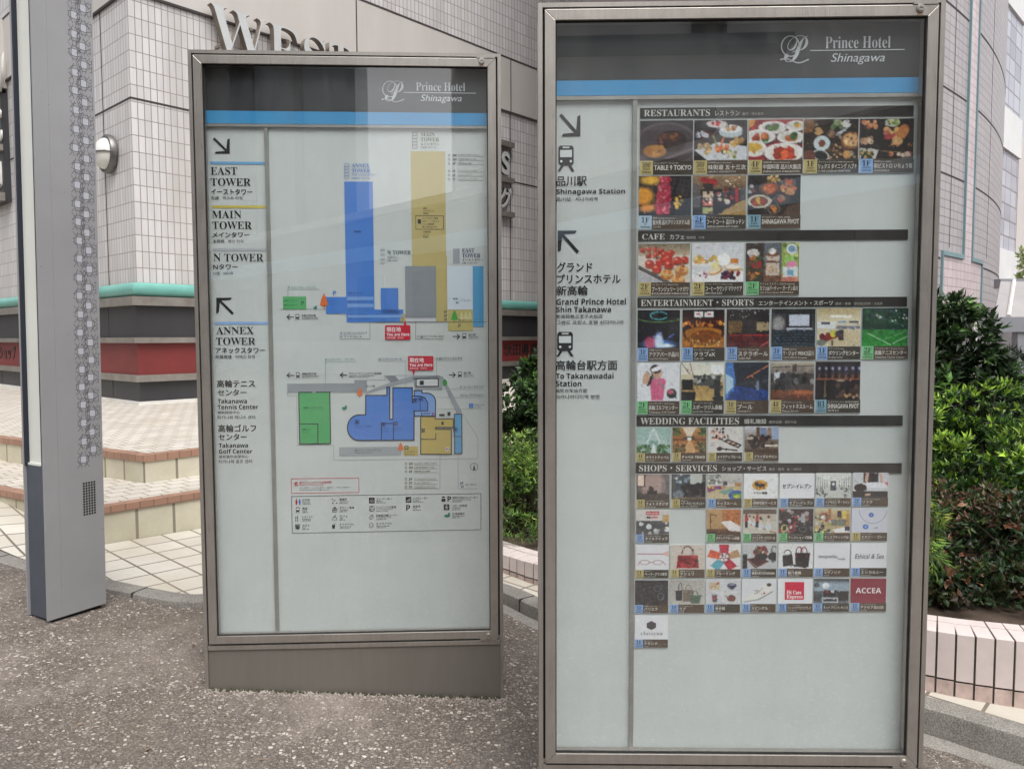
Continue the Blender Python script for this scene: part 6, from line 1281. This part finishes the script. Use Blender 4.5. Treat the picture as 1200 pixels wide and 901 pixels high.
row([(748, 808.4), (810.8, 871), (874, 936.3)], 285.6, 346.6, [('2F', 'M', 'ベーカリーカフェ Bakery+Cafe', 'ブーランジェリー シナガワ', 'BOULANGERIE SHINAGAWA', p_bakery()), ('2F', 'M', 'コーヒーラウンジ Coffee Lounge', 'コーヒーラウンジ マウナケア', 'MAUNA KEA', p_pancake()), ('2F', 'T', 'カフェレストラン Cafe Restaurant', 'カフェ&パーティー ガーデン品川', 'Cafe & Party Garden SHINAGAWA', p_cafe())])
E6 = [(747.2, 796.7), (799.6, 849), (851.5, 901.5), (904, 955.4), (957.2, 1008), (1010.4, 1064)]
row(E6, 363.2, 423, [('3F', 'A', '水族館 Aquarium', 'アクアパーク品川', 'Aqua Park Shinagawa', p_aqua()), ('3F', 'A', 'ライブホール Live Hall', 'クラブeX', 'Club eX', p_club()), ('3F', 'A', 'ライブホール Live Hall', 'ステラボール', 'Stellar Ball', p_hall()), ('3F', 'A', '映画館 Cinema', 'T・ジョイ PRINCE品川', 'T-JOY PRINCE Shinagawa', p_cinema()), ('1F', 'A', 'ボウリング Bowling', 'ボウリングセンター', 'Bowling Center', p_bowl()), ('2F', 'T', 'テニスセンター Tennis Center', '高輪テニスセンター', 'Takanawa Tennis Center', p_tennis())])
row([(746.8, 796), (798.2, 848), (850.2, 900.6), (903, 953.8), (955.6, 1008)], 425.4, 485.2, [('2F', 'G', 'ゴルフセンター Golf Center', '高輪ゴルフセンター', 'Takanawa Golf Center', p_golf()), ('2F', 'T', 'スポーツジム Sports Gym', 'スポーツジム高輪', 'Sports Gym Takanawa', p_gym()), ('3F', 'M', 'プール Swimming Pool', 'プール', 'Swimming Pool', p_pool()), ('4F', 'M', 'スポーツジム Sports Gym', 'フィットネスルーム', 'Fitness Room', p_fit()), ('B1', 'E', 'エンターテインメント ENTERTAINMENT', 'SHINAGAWA PIVOT', '遊技場 BAR', p_bar())])
row([(746, 785.6), (788, 827.6), (829.6, 869.6), (872.6, 912.4)], 501, 541, [('4F', 'M', '', 'ホワイトチャペル', 'White Chapel', p_chapel()), ('3F', 'M', '', 'チャペル TENKEI', 'Chapel TENKEI', p_wood()), ('3F', 'M', '', 'メイクアップルーム', 'Makeup Room', p_makeup()), ('3F', 'M', '', 'ブライダルサロン', 'Bridal Salon', p_bridal())])
K7 = [(746, 784.7), (787, 827), (829, 869), (871.6, 911), (913.8, 954), (955.8, 997), (999.2, 1040.6)]
def shift(a): return [(x0 + a - (x0 - 746) * .002, x1 + a - (x0 - 746) * .002) for x0, x1 in K7]
KB = (30, 30, 36)
row(K7, 555.8, 595.2, [('3F', 'M', 'フォトスタジオ Photo Studio', 'フォトスタジオ', 'Photo Studio', p_studio()), ('3F', 'M', '美容室 Salon', 'ヘアーサロン センチュリー', 'Hair Salon CENTURY', p_salon()), ('3F', 'A', '託児所 Nursery', 'キッズルーム', 'Kids Room', p_kids()), ('2F', 'M', '宅配サービス Express Courier', '荷物宅配サービス', 'Baggage Service Counter', p_cat(), [('ヤマト運輸', .28, .72, .70, .82, KB, {'off': .03})]), ('2F', 'A', 'コンビニエンスストア', 'セブン-イレブン', 'SEVEN-ELEVEN', p_white(), [('セブン-イレブン', .08, .42, .92, .60, KB, {'off': .03, 'sh': .15})]), ('2F', 'A', 'ヘアサロン Hair Salon', 'ヘアサロン ザ・ライン', 'HAIR SALON', p_store()), ('2F', 'A', 'リラクゼーション Relaxation', 'リラク', 'Re.Ra.Ku', p_massage())])
row(shift(-.7), 597.4, 635.8, [('2F', 'A', 'ネイルサロン Nail Salon', 'ネイルクイック', 'Nail Quick', p_nail(), [('NAIL QUICK', .33, .10, .68, .17, (240, 220, 220), {})]), None, ('2F', 'T', 'リラクゼーション Relaxation', 'ボディケアルーム高輪', 'Body Care Takanawa', p_bed()), ('2F', 'T', 'バレエ Ballet', 'コナミスポーツスクール', 'BALLET SCHOOL', p_ballet()), ('2F', 'T', 'テニスショップ Tennis Shop', 'テニスショップ高輪', 'Tennis Shop Takanawa', p_sport()), ('2F', 'T', 'ブティック Boutique', 'テニスブティック20', 'Tennis Boutique', p_shop()), ('1F', 'M', 'ジュエリー Jewelry', 'エヌジー・ゴトー', 'N.G. GOTO', p_jewel())])
row(shift(-1.3), 638.6, 677.2, [('1F', 'M', '眼鏡 Eyewear', 'ペーパーグラス東京', 'Paperglass TOKYO', p_glasses()), ('1F', 'M', '服飾雑貨 Fashion Goods', 'マシュリ', 'Mashuri', p_redbag()), ('1F', 'M', '服飾雑貨 Fashion Goods', 'ブルーミング', 'Blooming', p_bags5()), ('1F', 'A', '服飾雑貨 Fashion Goods', '横濱元町 KITAMURA', 'Kitamura', p_scarf()), ('1F', 'A', 'バッグ Bag', '銀乃薔薇', 'GINNO BARA', p_black2()), ('1F', 'A', '婦人服 Fashion', 'マグノリア', 'magnolia', p_white(), [('magnolia', .12, .44, .66, .62, (60, 60, 66), {'sf': True, 'off': -.01}), ('mode', .68, .56, .88, .66, (60, 60, 66), {'off': 0})]), ('1F', 'A', '雑貨 Goods', 'エシカルシー', 'Ethical & Sea', p_white(), [('Ethical & Sea', .1, .42, .92, .62, (60, 60, 66), {'sh': .3, 'off': 0})])])
row(shift(-1.8), 679.6, 718.2, [('1F', 'A', '革製品 Leather Goods', 'バリエテ', 'Variete', p_leather()), ('1F', 'A', 'バッグ Leather Goods', 'ラブ', 'LOVE', p_totes()), ('1F', 'A', '和雑貨 Japanese Goods', '香衣雅', 'KAIGA', p_four()), ('1F', 'A', '靴 Shoes', 'スピングル', 'SPINGLE', p_shoe()), ('1F', 'A', 'ドラッグストア Drugstore', 'フィットケアエクスプレス', 'Fit Care Express', p_white((228, 230, 234)), [('', .2, .12, .76, .84, (206, 16, 62), {}), ('Fit Care', .25, .46, .68, .62, (240, 232, 232), {'sf': True}), ('Express', .25, .64, .72, .82, (240, 232, 232), {'sf': True})]), ('1F', 'A', 'コピーショップ Copy Shop', 'ネットプリント キンコ', 'Print Copy', p_print_shop()), ('1F', 'A', 'コピーサービス Copy Service', 'アクセア品川店', 'ACCEA', p_white((146, 32, 56)), [('ACCEA', .14, .38, .86, .60, (236, 228, 228), {'off': .02})])])
row([(744, 782.6)], 721, 758.4, [('1F', 'A', '雑貨 Classic Shop', 'クラシナ', 'classyna', p_white(), [('classyna', .18, .66, .84, .86, (90, 88, 92), {'off': -.01, 'sf': True}), ('⬢', .36, .22, .64, .60, (70, 68, 72), {'off': 0})])])
# ================================================================ LATTICE PILLAR (left)
M_PIL = mottled('grey_painted_metal', (162, 162, 164), (153, 153, 155), 2.0, 0.45, 0.25, 0.01)
def speck():
    q = NB(M_PIL); v = q.coords('Object'); sp = q.ramp(q.noise(v, 55, 2, 0.5), [(0.73, 0.0), (0.78, 0.45)])
    src = q.b.inputs['Base Color'].links[0].from_socket; q.base(q.mix(sp, src, (96, 92, 92)))
speck()
M_SLATE = mottled('slate_panel', (88, 94, 104), (78, 84, 94), 5, 0.5, 0.2, 0.02)
M_DKEDGE = mat('dark_edge_trim', (44, 48, 60), 0.5, 0.3)
M_ACR = mottled('white_acrylic', (222, 224, 218), (212, 214, 208), 2, 0.35, 0, 0)
M_CUT = mat('cut_line', (104, 103, 108), 0.7)
M_CELL = mat('acrylic_cell', (180, 182, 190), 0.35)
pu = Vector((0.5, 0.866)); pv = Vector((-0.866, 0.5)); PP = Vector((-2.38, 3.92)); PW, PN, PH = 0.318, 0.195, 4.0
pzb = z_asph(PP.x)
pil = empty('lattice_pillar', (PP.x, PP.y, pzb)); tag(pil, 'tall grey metal pillar with a cut lattice pattern and a white lit strip, at the left', 'pillar')
LEAN = 0.013; PP = PP + Vector((-0.043, 0))
PM = Matrix(((1, 0, LEAN, PP.x), (0, 1, 0, PP.y), (0, 0, 1, pzb), (0, 0, 0, 1))) @ Matrix(((pu.x, pv.x, 0, 0), (pu.y, pv.y, 0, 0), (0, 0, 1, 0), (0, 0, 0, 1)))   # X along the wide face, Y along the narrow face, Z up
def pobj(name, bm, m, smooth=False, parent=None):
    bm.transform(PM); ob = obj(name, bm, m, pil, smooth); ob.matrix_parent_inverse = Matrix.Translation(-Vector(pil.location)); return ob
def pil_z(v): return z_at(v, PP.y) - pzb
zsplit = pil_z(546)
# body: wide faces and the channel of the narrow face
bm = bmesh.new(); box(bm, 0.075, PW, 0, PN, 0.018, PH); box(bm, 0.0, 0.0745, 0.0, 0.012, 0.018, PH); box(bm, 0.0, 0.0745, PN - 0.012, PN, 0.018, PH); pobj('body', bm, M_PIL)
bm = bmesh.new(); box(bm, 0.012, 0.0744, 0.0125, PN - 0.0125, 0.020, zsplit); pobj('lower_panel', bm, M_SLATE)
bm = bmesh.new(); box(bm, 0.022, 0.0744, 0.0255, PN - 0.0255, zsplit + 0.001, PH); pobj('light_strip', bm, M_ACR)
bm = bmesh.new(); box(bm, 0.0125, 0.0215, 0.0255, PN - 0.0255, zsplit + 0.001, zsplit + 0.012); pobj('sill', bm, M_ACR)
for a, b in ((0.0125, 0.025), (PN - 0.025, PN - 0.0125)):
    bm = bmesh.new(); box(bm, 0.002, 0.0744, a, b, zsplit + 0.001, PH); pobj('channel_trim', bm, M_DKEDGE)
bm = bmesh.new(); box(bm, 0.03, PW - 0.02, 0.02, PN - 0.02, -0.08, 0.0175); pobj('foot', bm, M_GAP)
# lattice: repeating rosettes cut through the wide face, opal cells behind
def px_on(u, v):
    s = wall_solve((PP.x + LEAN * (z_at(v, PP.y) - pzb), PP.y), pu, u, v); return s, z_at(v, PP.y + pu.y * s) - pzb
bml, bmc = bmesh.new(), bmesh.new()
def seg(x0, z0, x1, z1, w_=0.0024, b=None, lay=0.0006):
    d = Vector((x1 - x0, z1 - z0)); 
    if d.length < 1e-6: return
    d.normalize(); n = Vector((-d.y, d.x)) * w_ / 2; b = bml if b is None else b
    vs_ = [b.verts.new((x, -lay, z)) for x, z in ((x0 + n.x, z0 + n.y), (x0 - n.x, z0 - n.y), (x1 - n.x, z1 - n.y), (x1 + n.x, z1 + n.y))]; b.faces.new(vs_)
xa_, xb2 = px_on(96.7, 470)[0], px_on(107.3, 470)[0]; dz = 0.097
rl = random.Random(3)
k = 0; z = px_on(97, 536.5)[1]
while z < PH - 0.1:
    for cx, cz, m in ((xa_, z, 0), (xb2, z + dz / 2, 1)):
        j = rl.uniform(-.005, .005); cx += j; cz += rl.uniform(-.003, .003)
        hw, hh = 0.0160, 0.0180
        # opal cell (rounded square) inside a ring of cut arcs
        vs_ = [bmc.verts.new((cx + hw * math.copysign(abs(math.cos(t)) ** 0.4, math.cos(t)), -0.0004, cz + hh * math.copysign(abs(math.sin(t)) ** 0.4, math.sin(t)))) for t in (2 * math.pi * q / 24 for q in range(24))]; bmc.faces.new(vs_)
        ra, rb = 0.0285, 0.0345; sk = rl.randint(0, 15)
        for q in range(16):
            if q in (sk, (sk + 1) % 16, (sk + 7) % 16, (sk + 8) % 16, (sk + 12) % 16): continue
            p0, p1 = 2 * math.pi * q / 16, 2 * math.pi * (q + 1) / 16
            seg(cx + ra * math.cos(p0), cz + rb * math.sin(p0), cx + ra * math.cos(p1), cz + rb * math.sin(p1), .0032)
        for sx in (-1, 1):                                          # bowed cuts hugging the cell and running on to the next rosette
            pts = [(cx + sx * (hw + .001 - .010 * q * q / 9), cz + q / 3 * (rb + .010)) for q in range(-3, 4)]
            for a, b in zip(pts, pts[1:]): seg(*a, *b, .0030)
            pts = [(cx + q / 3 * (ra + .006), cz + sx * (hh + .001 - .010 * q * q / 9)) for q in range(-3, 4)]
            for a, b in zip(pts, pts[1:]): seg(*a, *b, .0030)
        for sx, sz in ((1, 1), (1, -1), (-1, 1), (-1, -1)):
            if rl.random() < .75: seg(cx + sx * .018, cz + sz * .026, cx + sx * .033, cz + sz * .044, .0028)
        if m:
            for q in range(4):
                zz = cz - 0.03 + q * 0.019; seg(cx + 0.030, zz, cx + 0.041, zz + rl.uniform(-.004, .012), .003)
            seg(cx + 0.042, cz - 0.034, cx + 0.042, cz + 0.006, .0032); seg(cx + 0.042, cz + .012, cx + .042, cz + .036, .003)
    seg(xa_ + 0.012, z + dz * .45, xb2 - 0.01, z + dz * .98, .003); seg(xa_ + 0.014, z - 0.004, xb2 - 0.012, z + dz * .3, .003)
    z += dz
pobj('lattice_cut', bml, M_CUT); pobj('opal_cell', bmc, M_CELL)
# speaker grille
bm = bmesh.new(); g0, g1 = px_on(97.5, 603), px_on(112, 561)
for i in range(5):
    for j in range(13):
        x = g0[0] + (g1[0] - g0[0]) * (i + .15) / 5; zz = g0[1] + (g1[1] - g0[1]) * (j + .15) / 13
        vs_ = [bm.verts.new((a, -0.0006, b)) for a, b in ((x, zz), (x + 0.0102, zz), (x + 0.0102, zz + 0.0102), (x, zz + 0.0102))]; bm.faces.new(vs_)
pobj('speaker_grille', bm, M_GAP)

# ================================================================ PINK TILED PLANTER WALL
M_PINK = mottled('pink_planter_tile', (216, 203, 200), (200, 187, 184), 7, 0.4, 0, 0.03)
M_PINK2 = mottled('stained_pink_tile', (204, 182, 176), (160, 142, 132), 16, 0.5, 0, 0.05)
M_GROUT = mottled('dark_grout', (58, 52, 48), (80, 72, 66), 30, 0.9, 0, 0.1)
WP = [(-0.95, 6.0, 0.108), (-0.45, 5.42, 0.108), (-0.05, 4.955, 0.108), (0.15, 4.72, 0.113), (0.95, 4.06, 0.158), (1.83, 3.42, 0.201), (2.19, 3.26, 0.205), (2.9, 3.06, 0.208), (4.4, 2.9, 0.208)]
def wz(x):
    for a, b in zip(WP, WP[1:]):
        if a[0] <= x <= b[0]: return a[2] + (b[2] - a[2]) * (x - a[0]) / (b[0] - a[0])
    return WP[0][2] if x < WP[0][0] else WP[-1][2]
WL = resample([(p[0], p[1]) for p in WP], 0.0745, 2); WN = normals(WL)
pw = empty('planter_wall', (WL[len(WL) // 2].x, WL[len(WL) // 2].y, 0)); tag(pw, 'low curved planter wall faced with pink tiles and dark grout, in front of the shrubs', 'planter wall')
def wobj(name, bm, m, **k):
    ob = obj(name, bm, m, pw, **k); ob.matrix_parent_inverse = Matrix.Translation(-Vector(pw.location)); return ob
TW = 0.22
ob = sweep('core', WL, WN, [(0.004, -0.5), (0.004, -0.004), (TW - 0.004, -0.004), (TW - 0.004, -0.4)], lambda x, y: wz(x), M_GROUT, pw); ob.matrix_parent_inverse = Matrix.Translation(-Vector(pw.location))
bt, bf, bl = bmesh.new(), bmesh.new(), bmesh.new(); rw = random.Random(5)
for i in range(len(WL) - 1):
    a, b = WL[i], WL[i + 1]; t = (b - a); L = t.length; t.normalize(); n = Vector((-t.y, t.x)); z1 = wz((a.x + b.x) / 2); slope = (wz(b.x) - wz(a.x))
    M = Matrix(((t.x, n.x, 0, a.x), (t.y, n.y, 0, a.y), (slope / L, 0, 1, wz(a.x)), (0, 0, 0, 1))); g = 0.0042; j = rw.uniform(-.0012, .0012)
    hf = max(0.06, (wz(a.x) - z_kerb(a.x)) * 0.74)
    box(bf, g, L - g, -0.003 + j, 0.02, -hf, 0.0, M)
    box(bt, g, L - g, 0.0205, TW * 0.62, -0.02, j, M); box(bt, g, L - g, TW * 0.62 + 0.008, TW, -0.02, j * .6, M)
    box(bl, g, L - g, -0.002 + j, 0.02, -0.42, -hf - 0.009, M)
wobj('face_tiling', bf, M_PINK, bevel=0.0015); wobj('cap_tiling', bt, M_PINK, bevel=0.0015); wobj('base_tiling', bl, M_PINK2)
# soil behind the wall
bm = bmesh.new(); prev = None
for p, n in zip(WL, WN):
    q = p + n * (TW - 0.006); col = []
    for k in range(9):
        f = k / 8; e = q + Vector((0.3, 1.0)) * (10 * f ** 1.4); col.append(bm.verts.new((e.x, e.y, wz(p.x) - 0.03 + 0.05 * math.sin(7 * e.x) * math.sin(5 * e.y) * f)))
    if prev:
        for a in range(8): bm.faces.new((prev[a], col[a], col[a + 1], prev[a + 1]))
    prev = col
tag(obj('planter_soil', bm, M_SOIL, smooth=True), kind='structure')

# ================================================================ SHRUBS
def leaf_mat(name):
    m = mat(name, (60, 90, 40), 0.45, 0, 0.5); q = NB(m); a = q.n('ShaderNodeAttribute', attribute_name='Col'); q.base(a.outputs['Color'])
    q.b.inputs['Transmission Weight'].default_value = 0.0
    tr = q.n('ShaderNodeBsdfTranslucent'); q.l(a.outputs['Color'], tr.inputs['Color']); mx = q.n('ShaderNodeMixShader'); mx.inputs[0].default_value = 0.28
    out = q.t.nodes['Material Output']; q.l(q.b.outputs[0], mx.inputs[1]); q.l(tr.outputs[0], mx.inputs[2]); q.l(mx.outputs[0], out.inputs[0]); return m
M_LEAF = leaf_mat('leaf'); M_BARK = mottled('bark', (84, 70, 58), (60, 50, 42), 20, 0.9, 0, 0.3)
def shrub(name, label, cat, base, blobs, n, size, cols, seed=1, aspect=0.38, up=0.5, shell=0.55, fold=0.25, group=None, tip=None, whorl=1, droop=0.0, tipfrac=.3):
    """blobs: (dx,dy,z,rx,ry,rz) relative to base; leaves are folded blades growing out of twigs over the blobs' volume"""
    rn = np.random.RandomState(seed); root = empty(name, base); tag(root, label, cat, group)
    V, Fc, C = [], [], []; w8 = np.array([b[3] * b[5] + b[4] * b[5] for b in blobs]); w8 = w8 / w8.sum()
    stems = []
    # lumpy surface: each blob is broken into clumps
    clumps = []
    for bi, b in enumerate(blobs):
        for _ in range(max(6, int(26 * w8[bi] * len(blobs)))):
            d = rn.normal(size=3); d /= np.linalg.norm(d); r = rn.uniform(.55, 1.0); clumps.append((np.array(b[:3]) + d * r * np.array(b[3:6]) * .86, np.array(b[3:6]) * rn.uniform(.22, .42), d, rn.uniform(.8, 1.2)))
    for i in range(n // whorl):
        c, rr, d0, tone = clumps[rn.randint(len(clumps))]
        d = rn.normal(size=3); d /= np.linalg.norm(d); d = d + d0 * .7; d /= np.linalg.norm(d); r = rn.uniform(shell, 1.05); p = c + d * r * rr
        if p[2] < 0.02: p[2] = rn.uniform(0.02, .12)
        g0 = d * (1 - up) + np.array([0, 0, 1]) * up + rn.normal(size=3) * .25; g0 /= np.linalg.norm(g0)
        if tip is not None and r > .8 and d[2] > -.15 and d0[2] > -.45 and rn.rand() < tipfrac: cc = np.array(tip[rn.randint(len(tip))], float)
        else: cc = np.array(cols[rn.randint(len(cols))], float)
        for k in range(whorl):
            g = g0 + rn.normal(size=3) * (.62 if whorl > 1 else .45) - np.array([0, 0, droop]); g /= np.linalg.norm(g)
            s_ = np.cross(g, rn.normal(size=3)); s_ /= np.linalg.norm(s_) + 1e-9; nn = np.cross(g, s_); L = size * rn.uniform(.65, 1.25); W_ = L * aspect; k0 = len(V)
            V += [tuple(p), tuple(p + g * L * .45 + s_ * W_ / 2 + nn * fold * W_), tuple(p + g * L - nn * .1 * L), tuple(p + g * L * .45 - s_ * W_ / 2 + nn * fold * W_), tuple(p + g * L * .5)]
            Fc += [(k0, k0 + 1, k0 + 4), (k0 + 1, k0 + 2, k0 + 4), (k0, k0 + 4, k0 + 3), (k0 + 4, k0 + 2, k0 + 3)]
            q = tuple(np.clip(cc * tone * rn.uniform(.8, 1.2), 0, 255)); C += [(*lin(q), 1)] * 5
    me = bpy.data.meshes.new('foliage'); me.from_pydata(V, [], Fc); at = me.color_attributes.new('Col', 'FLOAT_COLOR', 'POINT'); at.data.foreach_set('color', np.array(C, dtype=np.float32).ravel()); link('foliage', me, root, [M_LEAF])
    bm = bmesh.new()
    for k in range(min(46, len(clumps))):
        c = clumps[k * len(clumps) // min(46, len(clumps))][0]; f = Vector((c[0] * .25 + rn.uniform(-.04, .04), c[1] * .25 + rn.uniform(-.04, .04), -0.05)); e = Vector(c); m = f.lerp(e, .5) + Vector(rn.uniform(-.06, .06, 3)); tube(bm, [f, m, e], [size * .13 + .004, size * .09 + .003, .002], 5)
    obj('branch', bm, M_BARK, root, True)
    return root
G1 = [(54, 84, 34), (64, 96, 38), (44, 68, 32), (38, 58, 30)]; T1 = [(128, 158, 54), (114, 144, 50), (142, 170, 68), (96, 126, 44)]  # T1: azalea shoot greens, with some light from above put into the colour
G2 = [(52, 78, 40), (44, 66, 36), (66, 92, 48), (36, 54, 30)]; G3 = [(28, 46, 28), (36, 56, 32), (24, 38, 24)]
RED_L = [(104, 66, 54), (60, 80, 46), (72, 92, 50), (118, 84, 64), (52, 72, 44), (66, 86, 48)]
BR = [(136, 108, 92), (110, 84, 72), (150, 122, 104), (92, 72, 60)]
JUN = [(72, 104, 44), (92, 122, 50), (56, 84, 40), (112, 136, 62)]
def zof(v, y): return z_at(v, y)
# right of the directory
shrub('azalea_hedge', 'front bank of bright green azalea with fresh upright shoots, right of the directory sign', 'shrub', (2.75, 4.75, .2), [(-.55, .0, .53, .45, .35, .24), (.15, -.05, .52, .5, .35, .24), (.85, .0, .49, .5, .4, .26), (-.1, .2, .3, .8, .4, .25), (.7, .1, .22, .7, .4, .22)], 15000, .062, G1, 11, .3, .55, .6, .25, 'azalea shrubs in the planter', T1, 5, 0, .95)
shrub('azalea_hedge', 'rear bank of bright green azalea below the broad-leaved tree, right of the directory sign', 'shrub', (3.35, 5.75, .2), [(-.6, .0, .70, .55, .4, .27), (.25, .0, .71, .55, .4, .25), (1.1, .0, .66, .55, .4, .27), (.2, .0, .36, 1.1, .4, .3)], 13000, .066, G1, 12, .3, .55, .6, .25, 'azalea shrubs in the planter', T1, 5, 0, .9)
shrub('nandina_bush', 'low nandina with reddish and green leaves spilling over the pink wall', 'shrub', (2.5, 4.0, .2), [(-.2, .0, .2, .34, .25, .22), (.3, -.02, .22, .4, .28, .22), (.8, -.05, .2, .4, .3, .22), (.05, -.2, .08, .5, .2, .12), (.5, .15, .32, .5, .2, .18), (.3, -.36, .08, .75, .16, .1), (-.3, -.2, .08, .3, .16, .1)], 12000, .046, [(46, 66, 38), (54, 76, 42), (38, 56, 34), (70, 60, 42), (50, 68, 40), (76, 90, 52)], 13, .5, .2, .5, .15, None, [(112, 74, 58), (100, 112, 58), (120, 84, 62), (124, 92, 68)], 3, .2, .4)
shrub('barberry_bush', 'brownish red twiggy shrub between the nandina and the azalea bank', 'shrub', (3.0, 4.15, .2), [(-.55, .05, .46, .26, .2, .10), (-.1, .1, .34, .3, .2, .16), (.35, .0, .38, .34, .2, .14), (.9, .0, .36, .4, .3, .14)], 4600, .034, BR + RED_L, 14, .42, .3, .5, .2, None, None, 3)
shrub('cypress_shrub', 'drooping yellow green cypress tuft beside the right edge of the directory sign', 'shrub', (2.02, 3.78, .2), [(.0, .0, .28, .15, .16, .24), (-.1, .06, .12, .18, .14, .14), (.02, .08, .45, .10, .12, .14)], 3800, .06, JUN, 15, .12, -.1, .4, .1, None, [(150, 164, 70)], 4, .7)
shrub('broadleaf_tree', 'small broad-leaved evergreen tree with glossy leaves above the azalea banks', 'tree', (4.2, 7.0, .1), [(-.5, .0, 1.3, .32, .3, .42), (-.1, .0, 1.32, .32, .3, .36), (.18, .0, .98, .34, .35, .34), (-.5, .1, .9, .4, .4, .5), (.0, .0, .7, .6, .5, .35), (-.3, 0, 1.62, .24, .25, .24)], 7600, .106, [(48, 70, 38), (40, 60, 34), (58, 82, 46), (34, 50, 30)], 16, .34, .3, .5, .2, None, [(96, 130, 66), (108, 140, 78), (78, 110, 56)], 4, .25, .5)
shrub('dark_conifer', 'dark feathery conifer at the right edge below the canopy', 'tree', (5.35, 7.9, .0), [(-.2, .0, 1.0, .5, .45, .42), (.4, .0, 1.1, .5, .45, .45), (1.0, .0, 1.15, .5, .5, .5), (.2, .0, .5, 1.1, .5, .5)], 9000, .075, G3, 17, .16, .1, .45, .1, None, None, 5, .2)
# in the gap between the signs
shrub('juniper_shrub', 'soft yellow green juniper mound behind the pink wall between the two signs', 'shrub', (.12, 5.75, .12), [(-.35, .0, .34, .42, .35, .34), (.25, .0, .36, .42, .35, .34), (-.05, -.15, .22, .6, .35, .26), (.0, -.42, .08, .6, .24, .15), (.0, .05, .5, .4, .3, .22)], 17000, .05, JUN, 18, .16, .2, .5, .1, None, [(128, 152, 66), (140, 160, 80)], 5, .25, .4)
shrub('boxwood_shrub', 'dense dark green clipped shrub behind the juniper between the signs', 'shrub', (.0, 7.1, .1), [(-.25, .0, .78, .42, .4, .34), (.35, .0, .76, .42, .4, .32), (.0, .0, .35, .7, .4, .4)], 22000, .05, G2, 19, .5, .3, .55, .2, None, [(84, 112, 56)], 4)
shrub('camellia_shrub', 'taller green leafy shrub rising at the left edge of the directory sign', 'shrub', (.22, 7.7, .1), [(.05, .0, .95, .24, .3, .3), (.2, .0, .75, .35, .3, .4), (.04, .0, 1.12, .14, .18, .16)], 6000, .075, G2, 20, .4, .35, .5, .2, None, [(104, 138, 66), (90, 124, 56)], 4)
# young tree in front of the far building
t = shrub('young_tree', 'thin young tree with sparse pale new leaves, far at the right edge', 'tree', (21.7, 32.0, -.3), [(.0, .0, 4.9, .7, .7, .9), (.5, .0, 4.4, .8, .7, .8), (-.2, 0, 4.0, .5, .5, .6)], 900, .2, [(150, 160, 110), (130, 146, 92), (170, 176, 130)], 21, .5, .3, .5)

# weeds, fallen leaves and grit at the foot of the map sign
rg = random.Random(9)
bm = bmesh.new()
for k in range(1100):
    t = (rg.random() + .1 * math.sin(k * .37)) % 1.0; p = SA.c + SA.dx * ((t - .5) * SA.w * 1.02) - SA.dy * abs(rg.gauss(0, .045)) - SA.dy * -.008
    s_ = rg.uniform(.002, .006); M = Matrix.Translation((p.x, p.y, z_asph(p.x) + s_ * .3)) @ Matrix.Rotation(rg.uniform(0, 6), 4, 'Z')
    bmesh.ops.create_icosphere(bm, subdivisions=1, radius=s_, matrix=M @ Matrix.Diagonal((1, .8, .6, 1)))
tag(obj('loose_grit', bm, mottled('pale_grit', (178, 169, 162), (124, 116, 108), 40, 0.8, 0, 0)), 'pale loose grit gathered along the foot of the map sign', 'grit', kind='stuff')

# fallen leaves and petals lying about on the asphalt
V, Fc = [], []; rl2 = random.Random(21)
for k in range(60):
    x, y = rl2.uniform(-3.4, 2.0), rl2.uniform(2.2, 4.6)
    if y > 4.1 - max(0, x) * .6: continue
    L_, a = rl2.uniform(.006, .022), rl2.uniform(0, 6.28); z = z_asph(x) + .005; c_, s__ = math.cos(a), math.sin(a); n = len(V)
    for px_, py_, pz_ in ((-L_, 0, 0), (0, L_ * .4, L_ * rl2.uniform(.1, .5)), (L_, 0, 0.001), (0, -L_ * .4, L_ * rl2.uniform(.0, .4))): V.append((x + px_ * c_ - py_ * s__, y + px_ * s__ + py_ * c_, z + pz_))
    Fc += [(n, n + 3, n + 2), (n, n + 2, n + 1)]
me = bpy.data.meshes.new('leaf_litter'); me.from_pydata(V, [], Fc)
tag(link('leaf_litter', me, None, [mottled('dry_leaf', (104, 82, 62), (138, 116, 92), 9, 0.8, 0, 0)]), 'dry fallen leaves and bits scattered over the asphalt around the signs', 'leaves', kind='stuff')

bm = bmesh.new()
for k in range(260):
    t = rg.random(); p = SA.c + SA.dx * ((t - .5) * SA.w * 1.0) - SA.dy * (abs(rg.gauss(0, .008)) - .008); s_ = rg.uniform(.003, .008)
    bmesh.ops.create_icosphere(bm, subdivisions=1, radius=s_, matrix=Matrix.Translation((p.x, p.y, z_asph(p.x) + s_ * .3)) @ Matrix.Rotation(rg.uniform(0, 6), 4, 'Z') @ Matrix.Diagonal((1.3, .8, .9, 1)))
tag(obj('moss', bm, mottled('dark_moss', (46, 48, 34), (66, 66, 46), 60, 0.95, 0, 0.2)), 'dark moss and dirt packed along the joint under the map sign', 'moss', kind='stuff')
